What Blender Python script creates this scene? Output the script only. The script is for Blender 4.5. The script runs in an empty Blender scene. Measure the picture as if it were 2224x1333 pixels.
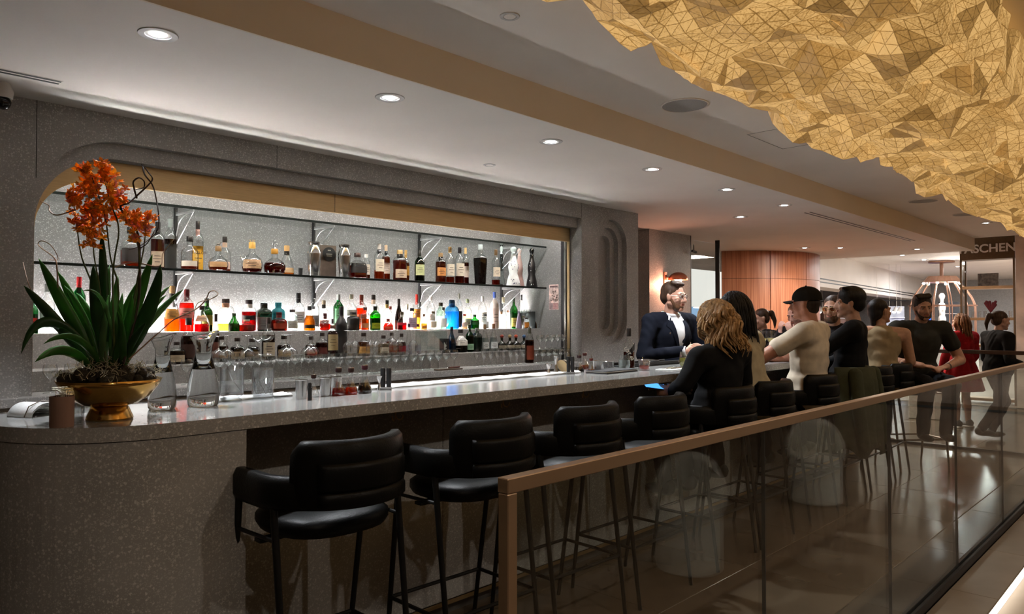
import bpy, math, random
from math import sin, cos, pi, radians, sqrt, atan2
from mathutils import Vector, Matrix, Euler
from mathutils.geometry import tessellate_polygon
import bmesh
R = random.Random(7)
SC = bpy.context.scene
COL = SC.collection

# ---------------------------------------------------------------- camera
FPX, HOR, YAW, CAMZ = 1580.0, 698.0, math.atan2(1517.0, 1580.0), 1.38
PITCH = math.atan2(HOR - 666.5, FPX)
FW = Vector((cos(YAW) * cos(PITCH), sin(YAW) * cos(PITCH), sin(PITCH)))
RT = Vector((sin(YAW), -cos(YAW), 0))
UP = RT.cross(FW)
CAM = Vector((0, 0, CAMZ))
cam = bpy.data.cameras.new('camera'); camo = bpy.data.objects.new('camera', cam); COL.objects.link(camo)
cam.sensor_width = 36; cam.lens = 36 * FPX / 2224; cam.clip_start = 0.05; cam.clip_end = 200
camo.matrix_world = Matrix(((RT.x, UP.x, -FW.x, CAM.x), (RT.y, UP.y, -FW.y, CAM.y), (RT.z, UP.z, -FW.z, CAM.z), (0, 0, 0, 1)))
SC.camera = camo

def at(u, v=HOR, X=None, Y=None, Z=None, D=None):
    """real-world point seen at a pixel of the photograph, on a known plane of the room"""
    d = FW + RT * ((u - 1112) / FPX) - UP * ((v - 666.5) / FPX)
    if X is not None: t = X / d.x
    elif Y is not None: t = Y / d.y
    elif Z is not None: t = (Z - CAMZ) / d.z
    else: t = D
    return CAM + d * t

def px(p):
    d = Vector(p) - CAM; z = d.dot(FW); return 1112 + FPX * d.dot(RT) / z, 666.5 - FPX * d.dot(UP) / z
# ---------------------------------------------------------------- world, exposure
w = bpy.data.worlds.new('world'); SC.world = w; w.use_nodes = True
w.node_tree.nodes['Background'].inputs[0].default_value = (1.0, 0.86, 0.72, 1)
w.node_tree.nodes['Background'].inputs[1].default_value = 0.012
SC.view_settings.view_transform = 'Standard'; SC.view_settings.look = 'None'
SC.view_settings.exposure = 1.55; SC.view_settings.gamma = 1.0
SC.view_settings.use_curve_mapping = False
cy = SC.cycles
cy.use_denoising = True
cy.max_bounces = 8; cy.diffuse_bounces = 6; cy.glossy_bounces = 3; cy.transmission_bounces = 4; cy.transparent_max_bounces = 40
cy.use_adaptive_sampling = True; cy.adaptive_threshold = 0.025; cy.adaptive_min_samples = 20; cy.use_light_tree = False; cy.use_auto_tile = False; cy.time_limit = 1050
cy.sample_clamp_indirect = 4.0; cy.caustics_reflective = False; cy.caustics_refractive = False

# ---------------------------------------------------------------- materials
MATS = {}
def nt(name):
    m = bpy.data.materials.new(name); m.use_nodes = True
    n = m.node_tree.nodes; l = m.node_tree.links
    return m, n, l, n['Principled BSDF'], n['Material Output']
def c4(c): return (c[0], c[1], c[2], 1)
def hexc(h):
    h = h.lstrip('#'); v = [int(h[i:i + 2], 16) / 255 for i in (0, 2, 4)]
    return tuple(x / 12.92 if x <= 0.04045 else ((x + 0.055) / 1.055) ** 2.4 for x in v)

def pm(name, col, rough=0.5, metal=0.0, var=0.12, scale=25, bump=0.0, bscale=None, sheen=0.0, coat=0.0, stretch=None, spec=None):
    """principled material with procedural colour variation and optional relief"""
    if name in MATS: return MATS[name]
    if isinstance(col, str): col = hexc(col)
    m, n, l, b, o = nt(name)
    tc = n.new('ShaderNodeTexCoord'); nz = n.new('ShaderNodeTexNoise'); nz.inputs['Scale'].default_value = scale; nz.inputs['Detail'].default_value = 3
    vec = tc.outputs['Object']
    if stretch:
        mp = n.new('ShaderNodeMapping'); mp.inputs['Scale'].default_value = stretch; l.new(vec, mp.inputs[0]); vec = mp.outputs[0]
    l.new(vec, nz.inputs['Vector'])
    mr = n.new('ShaderNodeMapRange'); mr.inputs[1].default_value = 0.3; mr.inputs[2].default_value = 0.7
    mr.inputs[3].default_value = 1 - var; mr.inputs[4].default_value = 1 + var; l.new(nz.outputs[0], mr.inputs[0])
    mx = n.new('ShaderNodeVectorMath'); mx.operation = 'SCALE'; mx.inputs[0].default_value = col; l.new(mr.outputs[0], mx.inputs['Scale'])
    l.new(mx.outputs[0], b.inputs['Base Color'])
    b.inputs['Roughness'].default_value = rough; b.inputs['Metallic'].default_value = metal
    if spec is not None: b.inputs['Specular IOR Level'].default_value = spec
    if sheen: b.inputs['Sheen Weight'].default_value = sheen
    if coat: b.inputs['Coat Weight'].default_value = coat
    if bump:
        bz = n.new('ShaderNodeTexNoise'); bz.inputs['Scale'].default_value = bscale or scale * 3; bz.inputs['Detail'].default_value = 4
        l.new(vec, bz.inputs['Vector'])
        bp = n.new('ShaderNodeBump'); bp.inputs['Strength'].default_value = bump; bp.inputs['Distance'].default_value = 0.004
        l.new(bz.outputs[0], bp.inputs['Height']); l.new(bp.outputs[0], b.inputs['Normal'])
    MATS[name] = m
    return m

def glassm(name, tint=(1, 1, 1), f0=0.045, rough=0.02, mul=1.0, edge=0.6):
    """thin clear or coloured glass: tinted transmission with a Schlick reflection"""
    if name in MATS: return MATS[name]
    if isinstance(tint, str): tint = hexc(tint)
    m, n, l, b, o = nt(name); n.remove(b)
    tr = n.new('ShaderNodeBsdfTransparent')
    gl = n.new('ShaderNodeBsdfGlossy'); gl.inputs['Roughness'].default_value = rough; gl.inputs['Color'].default_value = (1, 1, 1, 1)
    lw = n.new('ShaderNodeLayerWeight'); lw.inputs[0].default_value = 0.5
    e2 = n.new('ShaderNodeMath'); e2.operation = 'POWER'; e2.inputs[1].default_value = 2.5; l.new(lw.outputs['Facing'], e2.inputs[0])
    e3 = n.new('ShaderNodeMath'); e3.operation = 'MULTIPLY_ADD'; e3.inputs[1].default_value = -edge; e3.inputs[2].default_value = 1; l.new(e2.outputs[0], e3.inputs[0])
    vs2 = n.new('ShaderNodeVectorMath'); vs2.operation = 'SCALE'; vs2.inputs[0].default_value = tint; l.new(e3.outputs[0], vs2.inputs['Scale'])
    l.new(vs2.outputs[0], tr.inputs['Color'])
    pw = n.new('ShaderNodeMath'); pw.operation = 'POWER'; pw.inputs[1].default_value = 5; l.new(lw.outputs['Facing'], pw.inputs[0])
    ma = n.new('ShaderNodeMath'); ma.operation = 'MULTIPLY_ADD'; ma.inputs[1].default_value = (1 - f0) * mul; ma.inputs[2].default_value = f0; l.new(pw.outputs[0], ma.inputs[0])
    mix = n.new('ShaderNodeMixShader'); l.new(ma.outputs[0], mix.inputs[0]); l.new(tr.outputs[0], mix.inputs[1]); l.new(gl.outputs[0], mix.inputs[2])
    l.new(mix.outputs[0], o.inputs[0]); MATS[name] = m
    return m

def liquidm(name, col):
    """a drink: light passes through, tinted, with a little scatter so it shows its colour in front of dark things"""
    if name in MATS: return MATS[name]
    if isinstance(col, str): col = hexc(col)
    m, n, l, b, o = nt(name); n.remove(b)
    tr = n.new('ShaderNodeBsdfTransparent'); tl = n.new('ShaderNodeBsdfTranslucent')
    for s in (tr, tl): s.inputs['Color'].default_value = c4(col)
    mix = n.new('ShaderNodeMixShader'); mix.inputs[0].default_value = 0.35
    l.new(tr.outputs[0], mix.inputs[1]); l.new(tl.outputs[0], mix.inputs[2]); l.new(mix.outputs[0], o.inputs[0])
    MATS[name] = m
    return m

def refr(name, col=(1, 1, 1), ior=1.4, rough=0.0):
    if name in MATS: return MATS[name]
    m, n, l, b, o = nt(name); n.remove(b)
    g = n.new('ShaderNodeBsdfGlass'); g.inputs['IOR'].default_value = ior; g.inputs['Roughness'].default_value = rough
    tc = n.new('ShaderNodeTexCoord'); nz = n.new('ShaderNodeTexNoise'); nz.inputs['Scale'].default_value = 8; l.new(tc.outputs['Object'], nz.inputs[0])
    mr = n.new('ShaderNodeMapRange'); mr.inputs[3].default_value = 0.95; mr.inputs[4].default_value = 1.0; l.new(nz.outputs[0], mr.inputs[0])
    vs = n.new('ShaderNodeVectorMath'); vs.operation = 'SCALE'; vs.inputs[0].default_value = col; l.new(mr.outputs[0], vs.inputs['Scale']); l.new(vs.outputs[0], g.inputs['Color'])
    l.new(g.outputs[0], o.inputs[0]); MATS[name] = m
    return m
def leafm(name, col, tr=.45, rough=.45, var=.3, scale=9):
    """petals and leaves: light shines through them"""
    m = pm(name, col, rough, var=var, scale=scale); n = m.node_tree.nodes; l = m.node_tree.links; b = n['Principled BSDF']
    t = n.new('ShaderNodeBsdfTranslucent'); src = b.inputs['Base Color'].links[0].from_socket; l.new(src, t.inputs['Color'])
    mx = n.new('ShaderNodeMixShader'); mx.inputs[0].default_value = tr; l.new(b.outputs[0], mx.inputs[1]); l.new(t.outputs[0], mx.inputs[2]); l.new(mx.outputs[0], n['Material Output'].inputs[0])
    return m
ORD = ['first', 'second', 'third', 'fourth', 'fifth', 'sixth', 'seventh', 'eighth', 'ninth', 'tenth', 'eleventh', 'twelfth', 'thirteenth', 'fourteenth']
def emim(name, col, strength):
    if name in MATS: return MATS[name]
    m, n, l, b, o = nt(name); n.remove(b)
    e = n.new('ShaderNodeEmission'); e.inputs[0].default_value = c4(col); e.inputs[1].default_value = strength
    l.new(e.outputs[0], o.inputs[0]); MATS[name] = m
    return m

def terrazzo(name, base, chip, chip2, scale=70, rough=0.45):
    m, n, l, b, o = nt(name)
    tc = n.new('ShaderNodeTexCoord')
    dn = n.new('ShaderNodeTexNoise'); dn.inputs['Scale'].default_value = scale * 1.6; dn.inputs['Detail'].default_value = 1; l.new(tc.outputs['Object'], dn.inputs[0])
    dv = n.new('ShaderNodeVectorMath'); dv.operation = 'MULTIPLY_ADD'; dv.inputs[1].default_value = (.9 / scale,) * 3; l.new(dn.outputs['Color'], dv.inputs[0]); l.new(tc.outputs['Object'], dv.inputs[2])
    v = n.new('ShaderNodeTexVoronoi'); v.inputs['Scale'].default_value = scale; v.distance = 'MANHATTAN'; l.new(dv.outputs[0], v.inputs['Vector'])
    v2 = n.new('ShaderNodeTexVoronoi'); v2.inputs['Scale'].default_value = scale * 2.1; v2.distance = 'MANHATTAN'; l.new(dv.outputs[0], v2.inputs['Vector'])
    def mask(vn, lo, hi, keep):
        a = n.new('ShaderNodeMapRange'); a.inputs[1].default_value = lo; a.inputs[2].default_value = hi; a.inputs[3].default_value = 1; a.inputs[4].default_value = 0
        l.new(vn.outputs['Distance'], a.inputs[0])
        s = n.new('ShaderNodeSeparateColor'); l.new(vn.outputs['Color'], s.inputs[0])
        g = n.new('ShaderNodeMath'); g.operation = 'GREATER_THAN'; g.inputs[1].default_value = keep; l.new(s.outputs[0], g.inputs[0])
        q = n.new('ShaderNodeMath'); q.operation = 'MULTIPLY'; l.new(a.outputs[0], q.inputs[0]); l.new(g.outputs[0], q.inputs[1])
        return q.outputs[0], s.outputs[1]
    m1, r1 = mask(v, 0.42, 0.62, 0.42); m2, r2 = mask(v2, 0.4, 0.7, 0.4)
    nz = n.new('ShaderNodeTexNoise'); nz.inputs['Scale'].default_value = 3; nz.inputs['Detail'].default_value = 5; l.new(tc.outputs['Object'], nz.inputs[0])
    mr = n.new('ShaderNodeMapRange'); mr.inputs[1].default_value = .3; mr.inputs[2].default_value = .7; mr.inputs[3].default_value = 0.82; mr.inputs[4].default_value = 1.15; l.new(nz.outputs[0], mr.inputs[0])
    bs = n.new('ShaderNodeVectorMath'); bs.operation = 'SCALE'; bs.inputs[0].default_value = base; l.new(mr.outputs[0], bs.inputs['Scale'])
    a = n.new('ShaderNodeMix'); a.data_type = 'RGBA'; l.new(m2, a.inputs[0]); l.new(bs.outputs[0], a.inputs[6]); a.inputs[7].default_value = c4(chip2)
    cc = n.new('ShaderNodeMix'); cc.data_type = 'RGBA'; l.new(r1, cc.inputs[0]); cc.inputs[6].default_value = c4(chip2); cc.inputs[7].default_value = c4(chip)
    f = n.new('ShaderNodeMix'); f.data_type = 'RGBA'; l.new(m1, f.inputs[0]); l.new(a.outputs[2], f.inputs[6]); l.new(cc.outputs[2], f.inputs[7])
    l.new(f.outputs[2], b.inputs['Base Color']); b.inputs['Roughness'].default_value = rough
    MATS[name] = m
    return m

# ---------------------------------------------------------------- mesh helpers
class MB:
    """collects shapes into one mesh"""
    def __init__(s): s.v = []; s.f = []; s.uv = None
    def add(s, vs, fs):
        k = len(s.v); s.v += [tuple(p) for p in vs]; s.f += [tuple(i + k for i in q) for q in fs]; return s
    def box(s, a, b, bev=0.0):
        (x0, y0, z0), (x1, y1, z1) = a, b
        if x0 > x1: x0, x1 = x1, x0
        if y0 > y1: y0, y1 = y1, y0
        if z0 > z1: z0, z1 = z1, z0
        e = min(bev, (x1 - x0) / 2.01, (y1 - y0) / 2.01, (z1 - z0) / 2.01)
        if e <= 0:
            return s.add([(x0, y0, z0), (x1, y0, z0), (x1, y1, z0), (x0, y1, z0), (x0, y0, z1), (x1, y0, z1), (x1, y1, z1), (x0, y1, z1)],
                         [(0, 3, 2, 1), (4, 5, 6, 7), (0, 1, 5, 4), (1, 2, 6, 5), (2, 3, 7, 6), (3, 0, 4, 7)])
        def ring(x0, y0, x1, y1, z): return [(x0, y0, z), (x1, y0, z), (x1, y1, z), (x0, y1, z)]
        def oct_(i, z): return [(x0 + i, y0, z), (x1 - i, y0, z), (x1, y0 + i, z), (x1, y1 - i, z), (x1 - i, y1, z), (x0 + i, y1, z), (x0, y1 - i, z), (x0, y0 + i, z)]
        def oct2(i, z): return [(x0 + i, y0 + i * .999, z), (x1 - i, y0 + i * .999, z), (x1 - i * .999, y0 + i, z), (x1 - i * .999, y1 - i, z), (x1 - i, y1 - i * .999, z), (x0 + i, y1 - i * .999, z), (x0 + i * .999, y1 - i, z), (x0 + i * .999, y0 + i, z)]
        return s.loft([oct2(e, z0), oct_(e, z0 + e), oct_(e, z1 - e), oct2(e, z1)], caps=True)
    def loft(s, rings, caps=False, closed=True, loop=False):
        k = len(s.v); m = len(rings[0])
        for r in rings: s.v += [tuple(p) for p in r]
        nr = len(rings)
        for i in range(nr if loop else nr - 1):
            for j in range(m if closed else m - 1):
                a = k + i * m + j; b = k + i * m + (j + 1) % m; c = k + ((i + 1) % nr) * m + (j + 1) % m; d = k + ((i + 1) % nr) * m + j
                s.f.append((a, b, c, d))
        if caps and not loop:
            s.f.append(tuple(k + j for j in range(m))[::-1]); s.f.append(tuple(k + (nr - 1) * m + j for j in range(m)))
        return s
    def lathe(s, prof, seg=24, c=(0, 0, 0), sq=2.0, sx=1.0, sy=1.0, caps=True, rot=0):
        """profile of (radius, height); sq > 2 squares the section off"""
        rings = []
        for r, z in prof:
            ring = []
            for j in range(seg):
                t = 2 * pi * j / seg + rot; ct, st = cos(t), sin(t)
                q = 1.0 if sq == 2 else (abs(ct) ** sq + abs(st) ** sq) ** (-1 / sq)
                ring.append((c[0] + r * q * ct * sx, c[1] + r * q * st * sy, c[2] + z))
            rings.append(ring)
        return s.loft(rings, caps=caps)
    def tube(s, pts, rad, seg=8, caps=True, flat=1.0, loop=False):
        pts = [Vector(p) for p in pts]; n = len(pts)
        rad = rad if isinstance(rad, (list, tuple)) else [rad] * n
        rings = []; nrm = None
        for i, p in enumerate(pts):
            if loop: t = pts[(i + 1) % n] - pts[i - 1]
            else: t = pts[min(i + 1, n - 1)] - pts[max(i - 1, 0)]
            t.normalize()
            if nrm is None:
                nrm = t.orthogonal().normalized() if abs(t.z) > .9 else t.cross(Vector((0, 0, 1))).normalized()
            nrm = (nrm - t * nrm.dot(t))
            if nrm.length < 1e-6: nrm = t.orthogonal()
            nrm.normalize(); bn = t.cross(nrm)
            rings.append([p + (nrm * cos(2 * pi * j / seg) + bn * sin(2 * pi * j / seg) * flat) * rad[i] for j in range(seg)])
        return s.loft(rings, caps=caps, loop=loop)
    def ell(s, c, r, seg=16, rings=10, rot=None):
        rs = []
        for i in range(rings + 1):
            t = pi * (i + .001) / (rings + .002); ring = []
            for j in range(seg):
                p = Vector((r[0] * sin(t) * cos(2 * pi * j / seg), r[1] * sin(t) * sin(2 * pi * j / seg), -r[2] * cos(t)))
                if rot is not None: p = rot @ p
                ring.append(p + Vector(c))
            rs.append(ring)
        return s.loft(rs, caps=True)
    def cap(s, a, b, ra, rb, seg=12):
        """tapered capsule"""
        a = Vector(a); b = Vector(b); d = b - a; L = d.length
        if L < 1e-6: return s.ell(a, (ra, ra, ra))
        d.normalize(); n = d.orthogonal().normalized(); m = d.cross(n); rs = []
        for i in range(6):
            t = (i + .02) / 5.02 * pi / 2; rs.append((a - d * ra * cos(t), ra * sin(t)))
        for i in range(6):
            t = i / 5.02 * pi / 2; rs.append((b + d * rb * sin(t), rb * cos(t)))
        return s.loft([[p + (n * cos(2 * pi * j / seg) + m * sin(2 * pi * j / seg)) * r for j in range(seg)] for p, r in rs], caps=True)
    def plate(s, outer, holes, f, th):
        """flat plate with holes: 2D loops, f maps (a, b, depth) to space, th = thickness"""
        loops = [outer] + list(holes)
        tris = tessellate_polygon([[Vector((p[0], p[1], 0)) for p in lp] for lp in loops])
        flat = [p for lp in loops for p in lp]; N = len(flat); k = len(s.v)
        s.v += [tuple(f(p[0], p[1], 0)) for p in flat] + [tuple(f(p[0], p[1], th)) for p in flat]
        for t in tris:
            s.f.append(tuple(k + i for i in t)); s.f.append(tuple(k + N + i for i in reversed(t)))
        o = 0
        for lp in loops:
            m = len(lp)
            for j in range(m):
                a, b = o + j, o + (j + 1) % m
                s.f.append((k + a, k + b, k + N + b, k + N + a))
            o += m
        return s
    def mesh(s, name, mat=None, smooth=False, fix=True):
        me = bpy.data.meshes.new(name); me.from_pydata(s.v, [], s.f)
        if fix:
            bm = bmesh.new(); bm.from_mesh(me); bmesh.ops.recalc_face_normals(bm, faces=bm.faces); bm.to_mesh(me); bm.free()
        if mat: me.materials.append(mat)
        if smooth:
            me.polygons.foreach_set('use_smooth', [True] * len(me.polygons))
            if smooth != 'all':
                try: me.set_sharp_from_angle(angle=radians(40))
                except Exception: pass
        me.update()
        return me
    def build(s, name, mat, parent=None, smooth=False, loc=None, fix=True):
        return link(name, s.mesh(name, mat, smooth, fix), parent, loc)

def link(name, data, parent=None, loc=None, rz=None):
    o = bpy.data.objects.new(name, data); COL.objects.link(o)
    if parent is not None: o.parent = parent
    if loc is not None: o.location = loc
    if rz is not None: o.rotation_euler = (0, 0, rz)
    return o
def tag(o, label=None, cat=None, group=None, kind=None):
    if label: o['label'] = label
    if cat: o['category'] = cat
    if group: o['group'] = group
    if kind: o['kind'] = kind
    return o
def thing(name, label, cat, loc=(0, 0, 0), rz=0.0, group=None):
    return tag(link(name, None, None, loc, rz), label, cat, group)
def struct(name, mb, mat, smooth=False, label=None):
    o = mb.build(name, mat, None, smooth); o['kind'] = 'structure'
    if label: o['label'] = label
    return o
def dup(root, loc=None, rz=None, label=None):
    r = root.copy(); COL.objects.link(r)
    if loc is not None: r.location = loc
    if rz is not None: r.rotation_euler = (0, 0, rz)
    if label: r['label'] = label
    for ch in list(root.children):
        c = ch.copy(); COL.objects.link(c); c.parent = r
        for g in list(ch.children):
            d = g.copy(); COL.objects.link(d); d.parent = c
    return r
def smoothstep(a, b, x):
    t = max(0, min(1, (x - a) / (b - a))); return t * t * (3 - 2 * t)
def catmull(P, n=6):
    P = [Vector(p) for p in P]; out = []
    for i in range(len(P) - 1):
        a, b, c, d = P[max(i - 1, 0)], P[i], P[i + 1], P[min(i + 2, len(P) - 1)]
        for k in range(n):
            t = k / n; out.append(.5 * ((2 * b) + (c - a) * t + (2 * a - 5 * b + 4 * c - d) * t * t + (3 * b - a - 3 * c + d) * t ** 3))
    return out + [P[-1]]
def text_mesh(name, body, size, mat, parent=None, M=None, ext=0.002, align='CENTER', bold=0.0):
    cu = bpy.data.curves.new(name, 'FONT'); cu.body = body; cu.size = size; cu.extrude = ext; cu.align_x = align; cu.align_y = 'CENTER'; cu.offset = bold
    tmp = bpy.data.objects.new(name + '_src', cu); COL.objects.link(tmp)
    dg = bpy.context.evaluated_depsgraph_get(); me = bpy.data.meshes.new_from_object(tmp.evaluated_get(dg))
    bpy.data.objects.remove(tmp); me.name = name; me.materials.clear(); me.materials.append(mat)
    o = link(name, me, parent)
    if M is not None: o.matrix_local = M
    return o
def frame_m(o, ex, ez):
    """matrix whose x runs along ex and whose z (text normal) is ez"""
    ex = Vector(ex).normalized(); ez = Vector(ez).normalized(); ey = ez.cross(ex).normalized(); ex = ey.cross(ez)
    return Matrix(((ex.x, ey.x, ez.x, o[0]), (ex.y, ey.y, ez.y, o[1]), (ex.z, ey.z, ez.z, o[2]), (0, 0, 0, 1)))
# ---------------------------------------------------------------- large lights of the place
def lamp(name, kind, loc, energy, color, size=0.05, rot=(0, 0, 0), parent=None, sx=None, spot=None, blend=0.5):
    L = bpy.data.lights.new(name, kind); L.energy = energy; L.color = color
    if kind == 'AREA':
        L.size = size
        if sx: L.shape = 'RECTANGLE'; L.size_y = sx
    else: L.shadow_soft_size = size
    if spot: L.spot_size = radians(spot); L.spot_blend = blend
    o = bpy.data.objects.new(name, L); COL.objects.link(o); o.location = loc; o.rotation_euler = rot
    if parent: o.parent = parent
    return o
WARM, NEUT, COOL = (1, .74, .46), (1, .9, .78), (.92, .96, 1)

# ---------------------------------------------------------------- shared materials
TERR = terrazzo('terrazzo', (.335, .325, .312), (.62, .605, .58), (.46, .448, .43), 95, .5)
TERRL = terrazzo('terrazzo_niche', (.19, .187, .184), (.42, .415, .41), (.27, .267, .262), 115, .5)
TERRT = terrazzo('terrazzo_top', (.27, .268, .26), (.38, .375, .36), (.31, .306, .295), 80, .12)
PAINT = pm('ceiling_paint', '#e9e4de', .75, var=.03, scale=2)
PAINTB = pm('warm_tinted_paint', '#e6dac8', .8, var=.03, scale=2)  # ceiling paint with the warm light on the fascia tinted in
BRASS = pm('brushed_brass', (.60, .44, .24), .42, .85, var=.08, scale=6, stretch=(1, 1, 30))
BRONZE = pm('bronze_metal', (.30, .185, .10), .42, .8, var=.08, scale=8)
BLACKM = pm('black_metal', (.012, .012, .013), .45, .3, var=.15)
STEEL = pm('stainless_steel', (.62, .61, .6), .22, 1, var=.06, scale=12)
CHROME = pm('polished_chrome', (.8, .79, .78), .08, 1, var=.03)
GLASS = glassm('clear_glass', (.95, .965, .96), .06)
GLASSW = glassm('drinking_glass', (.95, .965, .965), .17)
GLASSR = glassm('railing_glass', (.90, .93, .915), .04, .012, .42, 0.0)
SHELFG = glassm('shelf_glass', (.93, .965, .958), .06, .02, 1.0, .2)
EDGEG = pm('glass_edge', (.004, .007, .0065), .35, var=.2, spec=.2)
BLACK = pm('matte_black', (.008, .008, .009), .5, var=.2)
WHITE = pm('white_cloth', (.80, .80, .79), .8, var=.04, bump=.3, bscale=90)
YW, YB, ZC, ZU, YE, ZB = 4.35, 2.30, 2.52, 2.72, 2.73, 1.07
XJ, XP = 5.496, 6.454

# ---------------------------------------------------------------- floor
sub = MB().box((-4, 1.0, -.06), (14.0, 9.5, -.006))
floor = struct('floor', sub, pm('grout', (.05, .04, .03), .8))
def stonem(name, c, rough):
    m = pm(name, c, rough, var=.22, scale=2.2)
    return m
TILE = stonem('floor_stone', (.120, .086, .058), .16)
TILED = stonem('floor_stone_dark', (.065, .052, .04), .2)
tw, td = 0.9, 0.6
tile_me = MB().box((.0015, .0015, -.006), (tw - .0015, td - .0015, 0), .0015).mesh('floor_tile', TILE)
for i in range(15):
    for j in range(10):
        x, y = .3 + i * tw, 1.30 + j * td
        if y > 2.55 and x < 7.0: continue
        link('tile', tile_me, floor, (x, y, 0))
bt = MB().box((.0015, .0015, -.006), (1.2 - .0015, .235, 0), .0015).mesh('border_tile', TILED)
for i in range(12):
    link('border_tile', bt, floor, (.2 + i * 1.2, 1.06, 0))
# camera side of the balustrade: a stone ledge, a light strip and a beige walkway one small step lower
ledge_me = MB().box((.0015, -.035, -.012), (.9 - .0015, .175, .0), .002).box((.0015, .0, -.11), (.9 - .0015, .175, -.012)).mesh('ledge_stone', pm('ledge_stone', (.20, .155, .115), .4, var=.15, scale=4))
led = tag(link('kerb_stones', None), kind='structure')
for i in range(16):
    link('kerb_stone', ledge_me, led, (-2 + i * .9, .815, 0))
led['label'] = 'row of brown kerb stones outside the glass balustrade'
struct('floor_walkway', MB().box((-4, -4.2, -.16), (14, .7995, -.10)), pm('walkway_stone', (.24, .175, .12), .5, var=.12, scale=3))
ls = thing('floor_light_strip', 'glowing white light strip along the foot of the walkway kerb', 'light strip')
MB().box((-2, .8052, -.099), (13, .8142, -.013)).build('housing', STEEL, ls)
MB().box((-2, .800, -.0985), (13, .805, -.0135)).build('diffuser', emim('strip_light', (1, .93, .80), 1.6), ls)

# ---------------------------------------------------------------- ceilings
struct('ceiling', MB().box((-4, YE, ZC), (13.57, 12, ZC + .22)), PAINT)
struct('ceiling_main', MB().box((-4, -4.2, ZU), (13.57, YE, ZU + .1)), PAINT)
struct('trim_1', MB().box((-4, YE - .012, ZC), (13.57, YE, ZU)), PAINTB, label='fascia where the bar ceiling drops, warm light tinted into its paint')
struct('wall_left', MB().box((-4.1, -4.2, -.2), (-4, 12, 2.9)), PAINTB)
struct('wall_front', MB().box((-4, -4.3, -.2), (30, -4.2, 3.1)), pm('far_side_paint', (.34, .28, .22), .8, var=.05))
struct('wall_far_side', MB().box((6.6, 9.4, 0), (14, 9.5, 2.7)), PAINT)

# ---------------------------------------------------------------- terrazzo bar wall with the stepped niche
def arch(left, right, bot, top, r, n=14):
    pts = [(left, bot), (right, bot), (right, top)]
    for k in range(n + 1):
        t = pi / 2 + k / n * pi / 2
        pts.append((left + r + r * cos(t), top - r + r * sin(t)))
    return pts
def stadium(x0, x1, z0, z1, n=16):
    r = (x1 - x0) / 2; cx = (x0 + x1) / 2
    return [(cx + r * cos(t), z1 - r + r * sin(t)) for t in [pi * k / n for k in range(n + 1)]] + \
           [(cx + r * cos(t), z0 + r + r * sin(t)) for t in [pi + pi * k / n for k in range(n + 1)]]
def wp(y): return lambda a, b, d: (a, y + d, b)
NB = .94
S = [stadium(5.757 + .075 * k, 6.245 - .075 * k, 1.148 + .075 * k, 2.407 - .075 * k) for k in range(3)]
wall = struct('wall_back', MB().plate([(-.5, 0), (XJ, 0), (XJ, ZC), (-.5, ZC)], [arch(.93, XJ - .001, NB, 2.375, .5)], wp(YW), .05), TERR)
# two joints between the stone slabs of the wall: real recessed grooves
MB().box((.992, YW - .001, 2.12), (.9955, YW + .002, ZC)).build('slab_joint', BLACK, wall)
MB().box((2.33, YW - .0012, 2.375), (2.3325, YW + .002, ZC)).build('slab_joint', BLACK, wall)
MB().box((XJ - .003, YW - .0012, 2.375), (XJ, YW + .002, ZC)).build('slab_joint', BLACK, wall)
MB().plate([(.6, .5), (XJ, .5), (XJ, 2.45), (.6, 2.45)], [arch(1.0, XJ - .001, NB, 2.285, .4)], wp(YW + .0501), .085).build('inner_step', TERR, wall)
pil = struct('wall_pillar', MB().plate([(XJ, 0), (XP, 0), (XP, ZC), (XJ, ZC)], [S[0]], wp(YW), .055), TERR)
MB().plate([(XJ, 0), (XP, 0), (XP, ZC), (XJ, ZC)], [S[1]], wp(YW + .0551), .05).build('recess_step', TERR, pil)
MB().plate([(XJ, 0), (XP, 0), (XP, ZC), (XJ, ZC)], [S[2]], wp(YW + .1052), .05).build('recess_step', TERR, pil)
MB().box((XJ, YW + .1553, 0), (XP, 5.30, ZC)).build('pillar_core', TERR, pil)
# inside of the niche
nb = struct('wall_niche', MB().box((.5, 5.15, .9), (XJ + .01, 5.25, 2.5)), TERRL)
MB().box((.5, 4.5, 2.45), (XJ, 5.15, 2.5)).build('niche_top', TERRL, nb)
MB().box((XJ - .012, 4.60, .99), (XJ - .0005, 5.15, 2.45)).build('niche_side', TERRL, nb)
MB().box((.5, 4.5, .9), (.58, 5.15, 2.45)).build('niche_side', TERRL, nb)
br = tag(MB().plate([(.62, .95), (XJ - .013, .95), (XJ - .013, 2.4495), (.62, 2.4495)], [arch(1.02, XJ - .02, .96, 2.155, .28)], wp(4.486), .03).build('brass_lintel', BRASS),
         'brass band lining the top of the bar niche above the bottles', 'brass band')
MB().box((2.85, 4.4835, 2.156), (2.852, 4.487, 2.28)).build('panel_joint', BLACK, br)
tr = struct('trim_2', MB().box((XJ - .03, 4.545, .995), (XJ - .0125, 4.58, 2.44)), BLACK, label='thin black edge at the right of the niche')
MB().box((XJ - .03, 4.525, .995), (XJ - .0125, 4.5449, 2.44)).build('steel_edge', STEEL, tr)

# far pillar with a side return
p2 = struct('wall_far_pillar', MB().box((7.60, 4.96, 0), (8.58, 5.8, ZC)), TERR)
struct('wall_passage', MB().box((6.45, 5.8, 0), (7.62, 5.9, ZC)), TERR)

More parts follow.
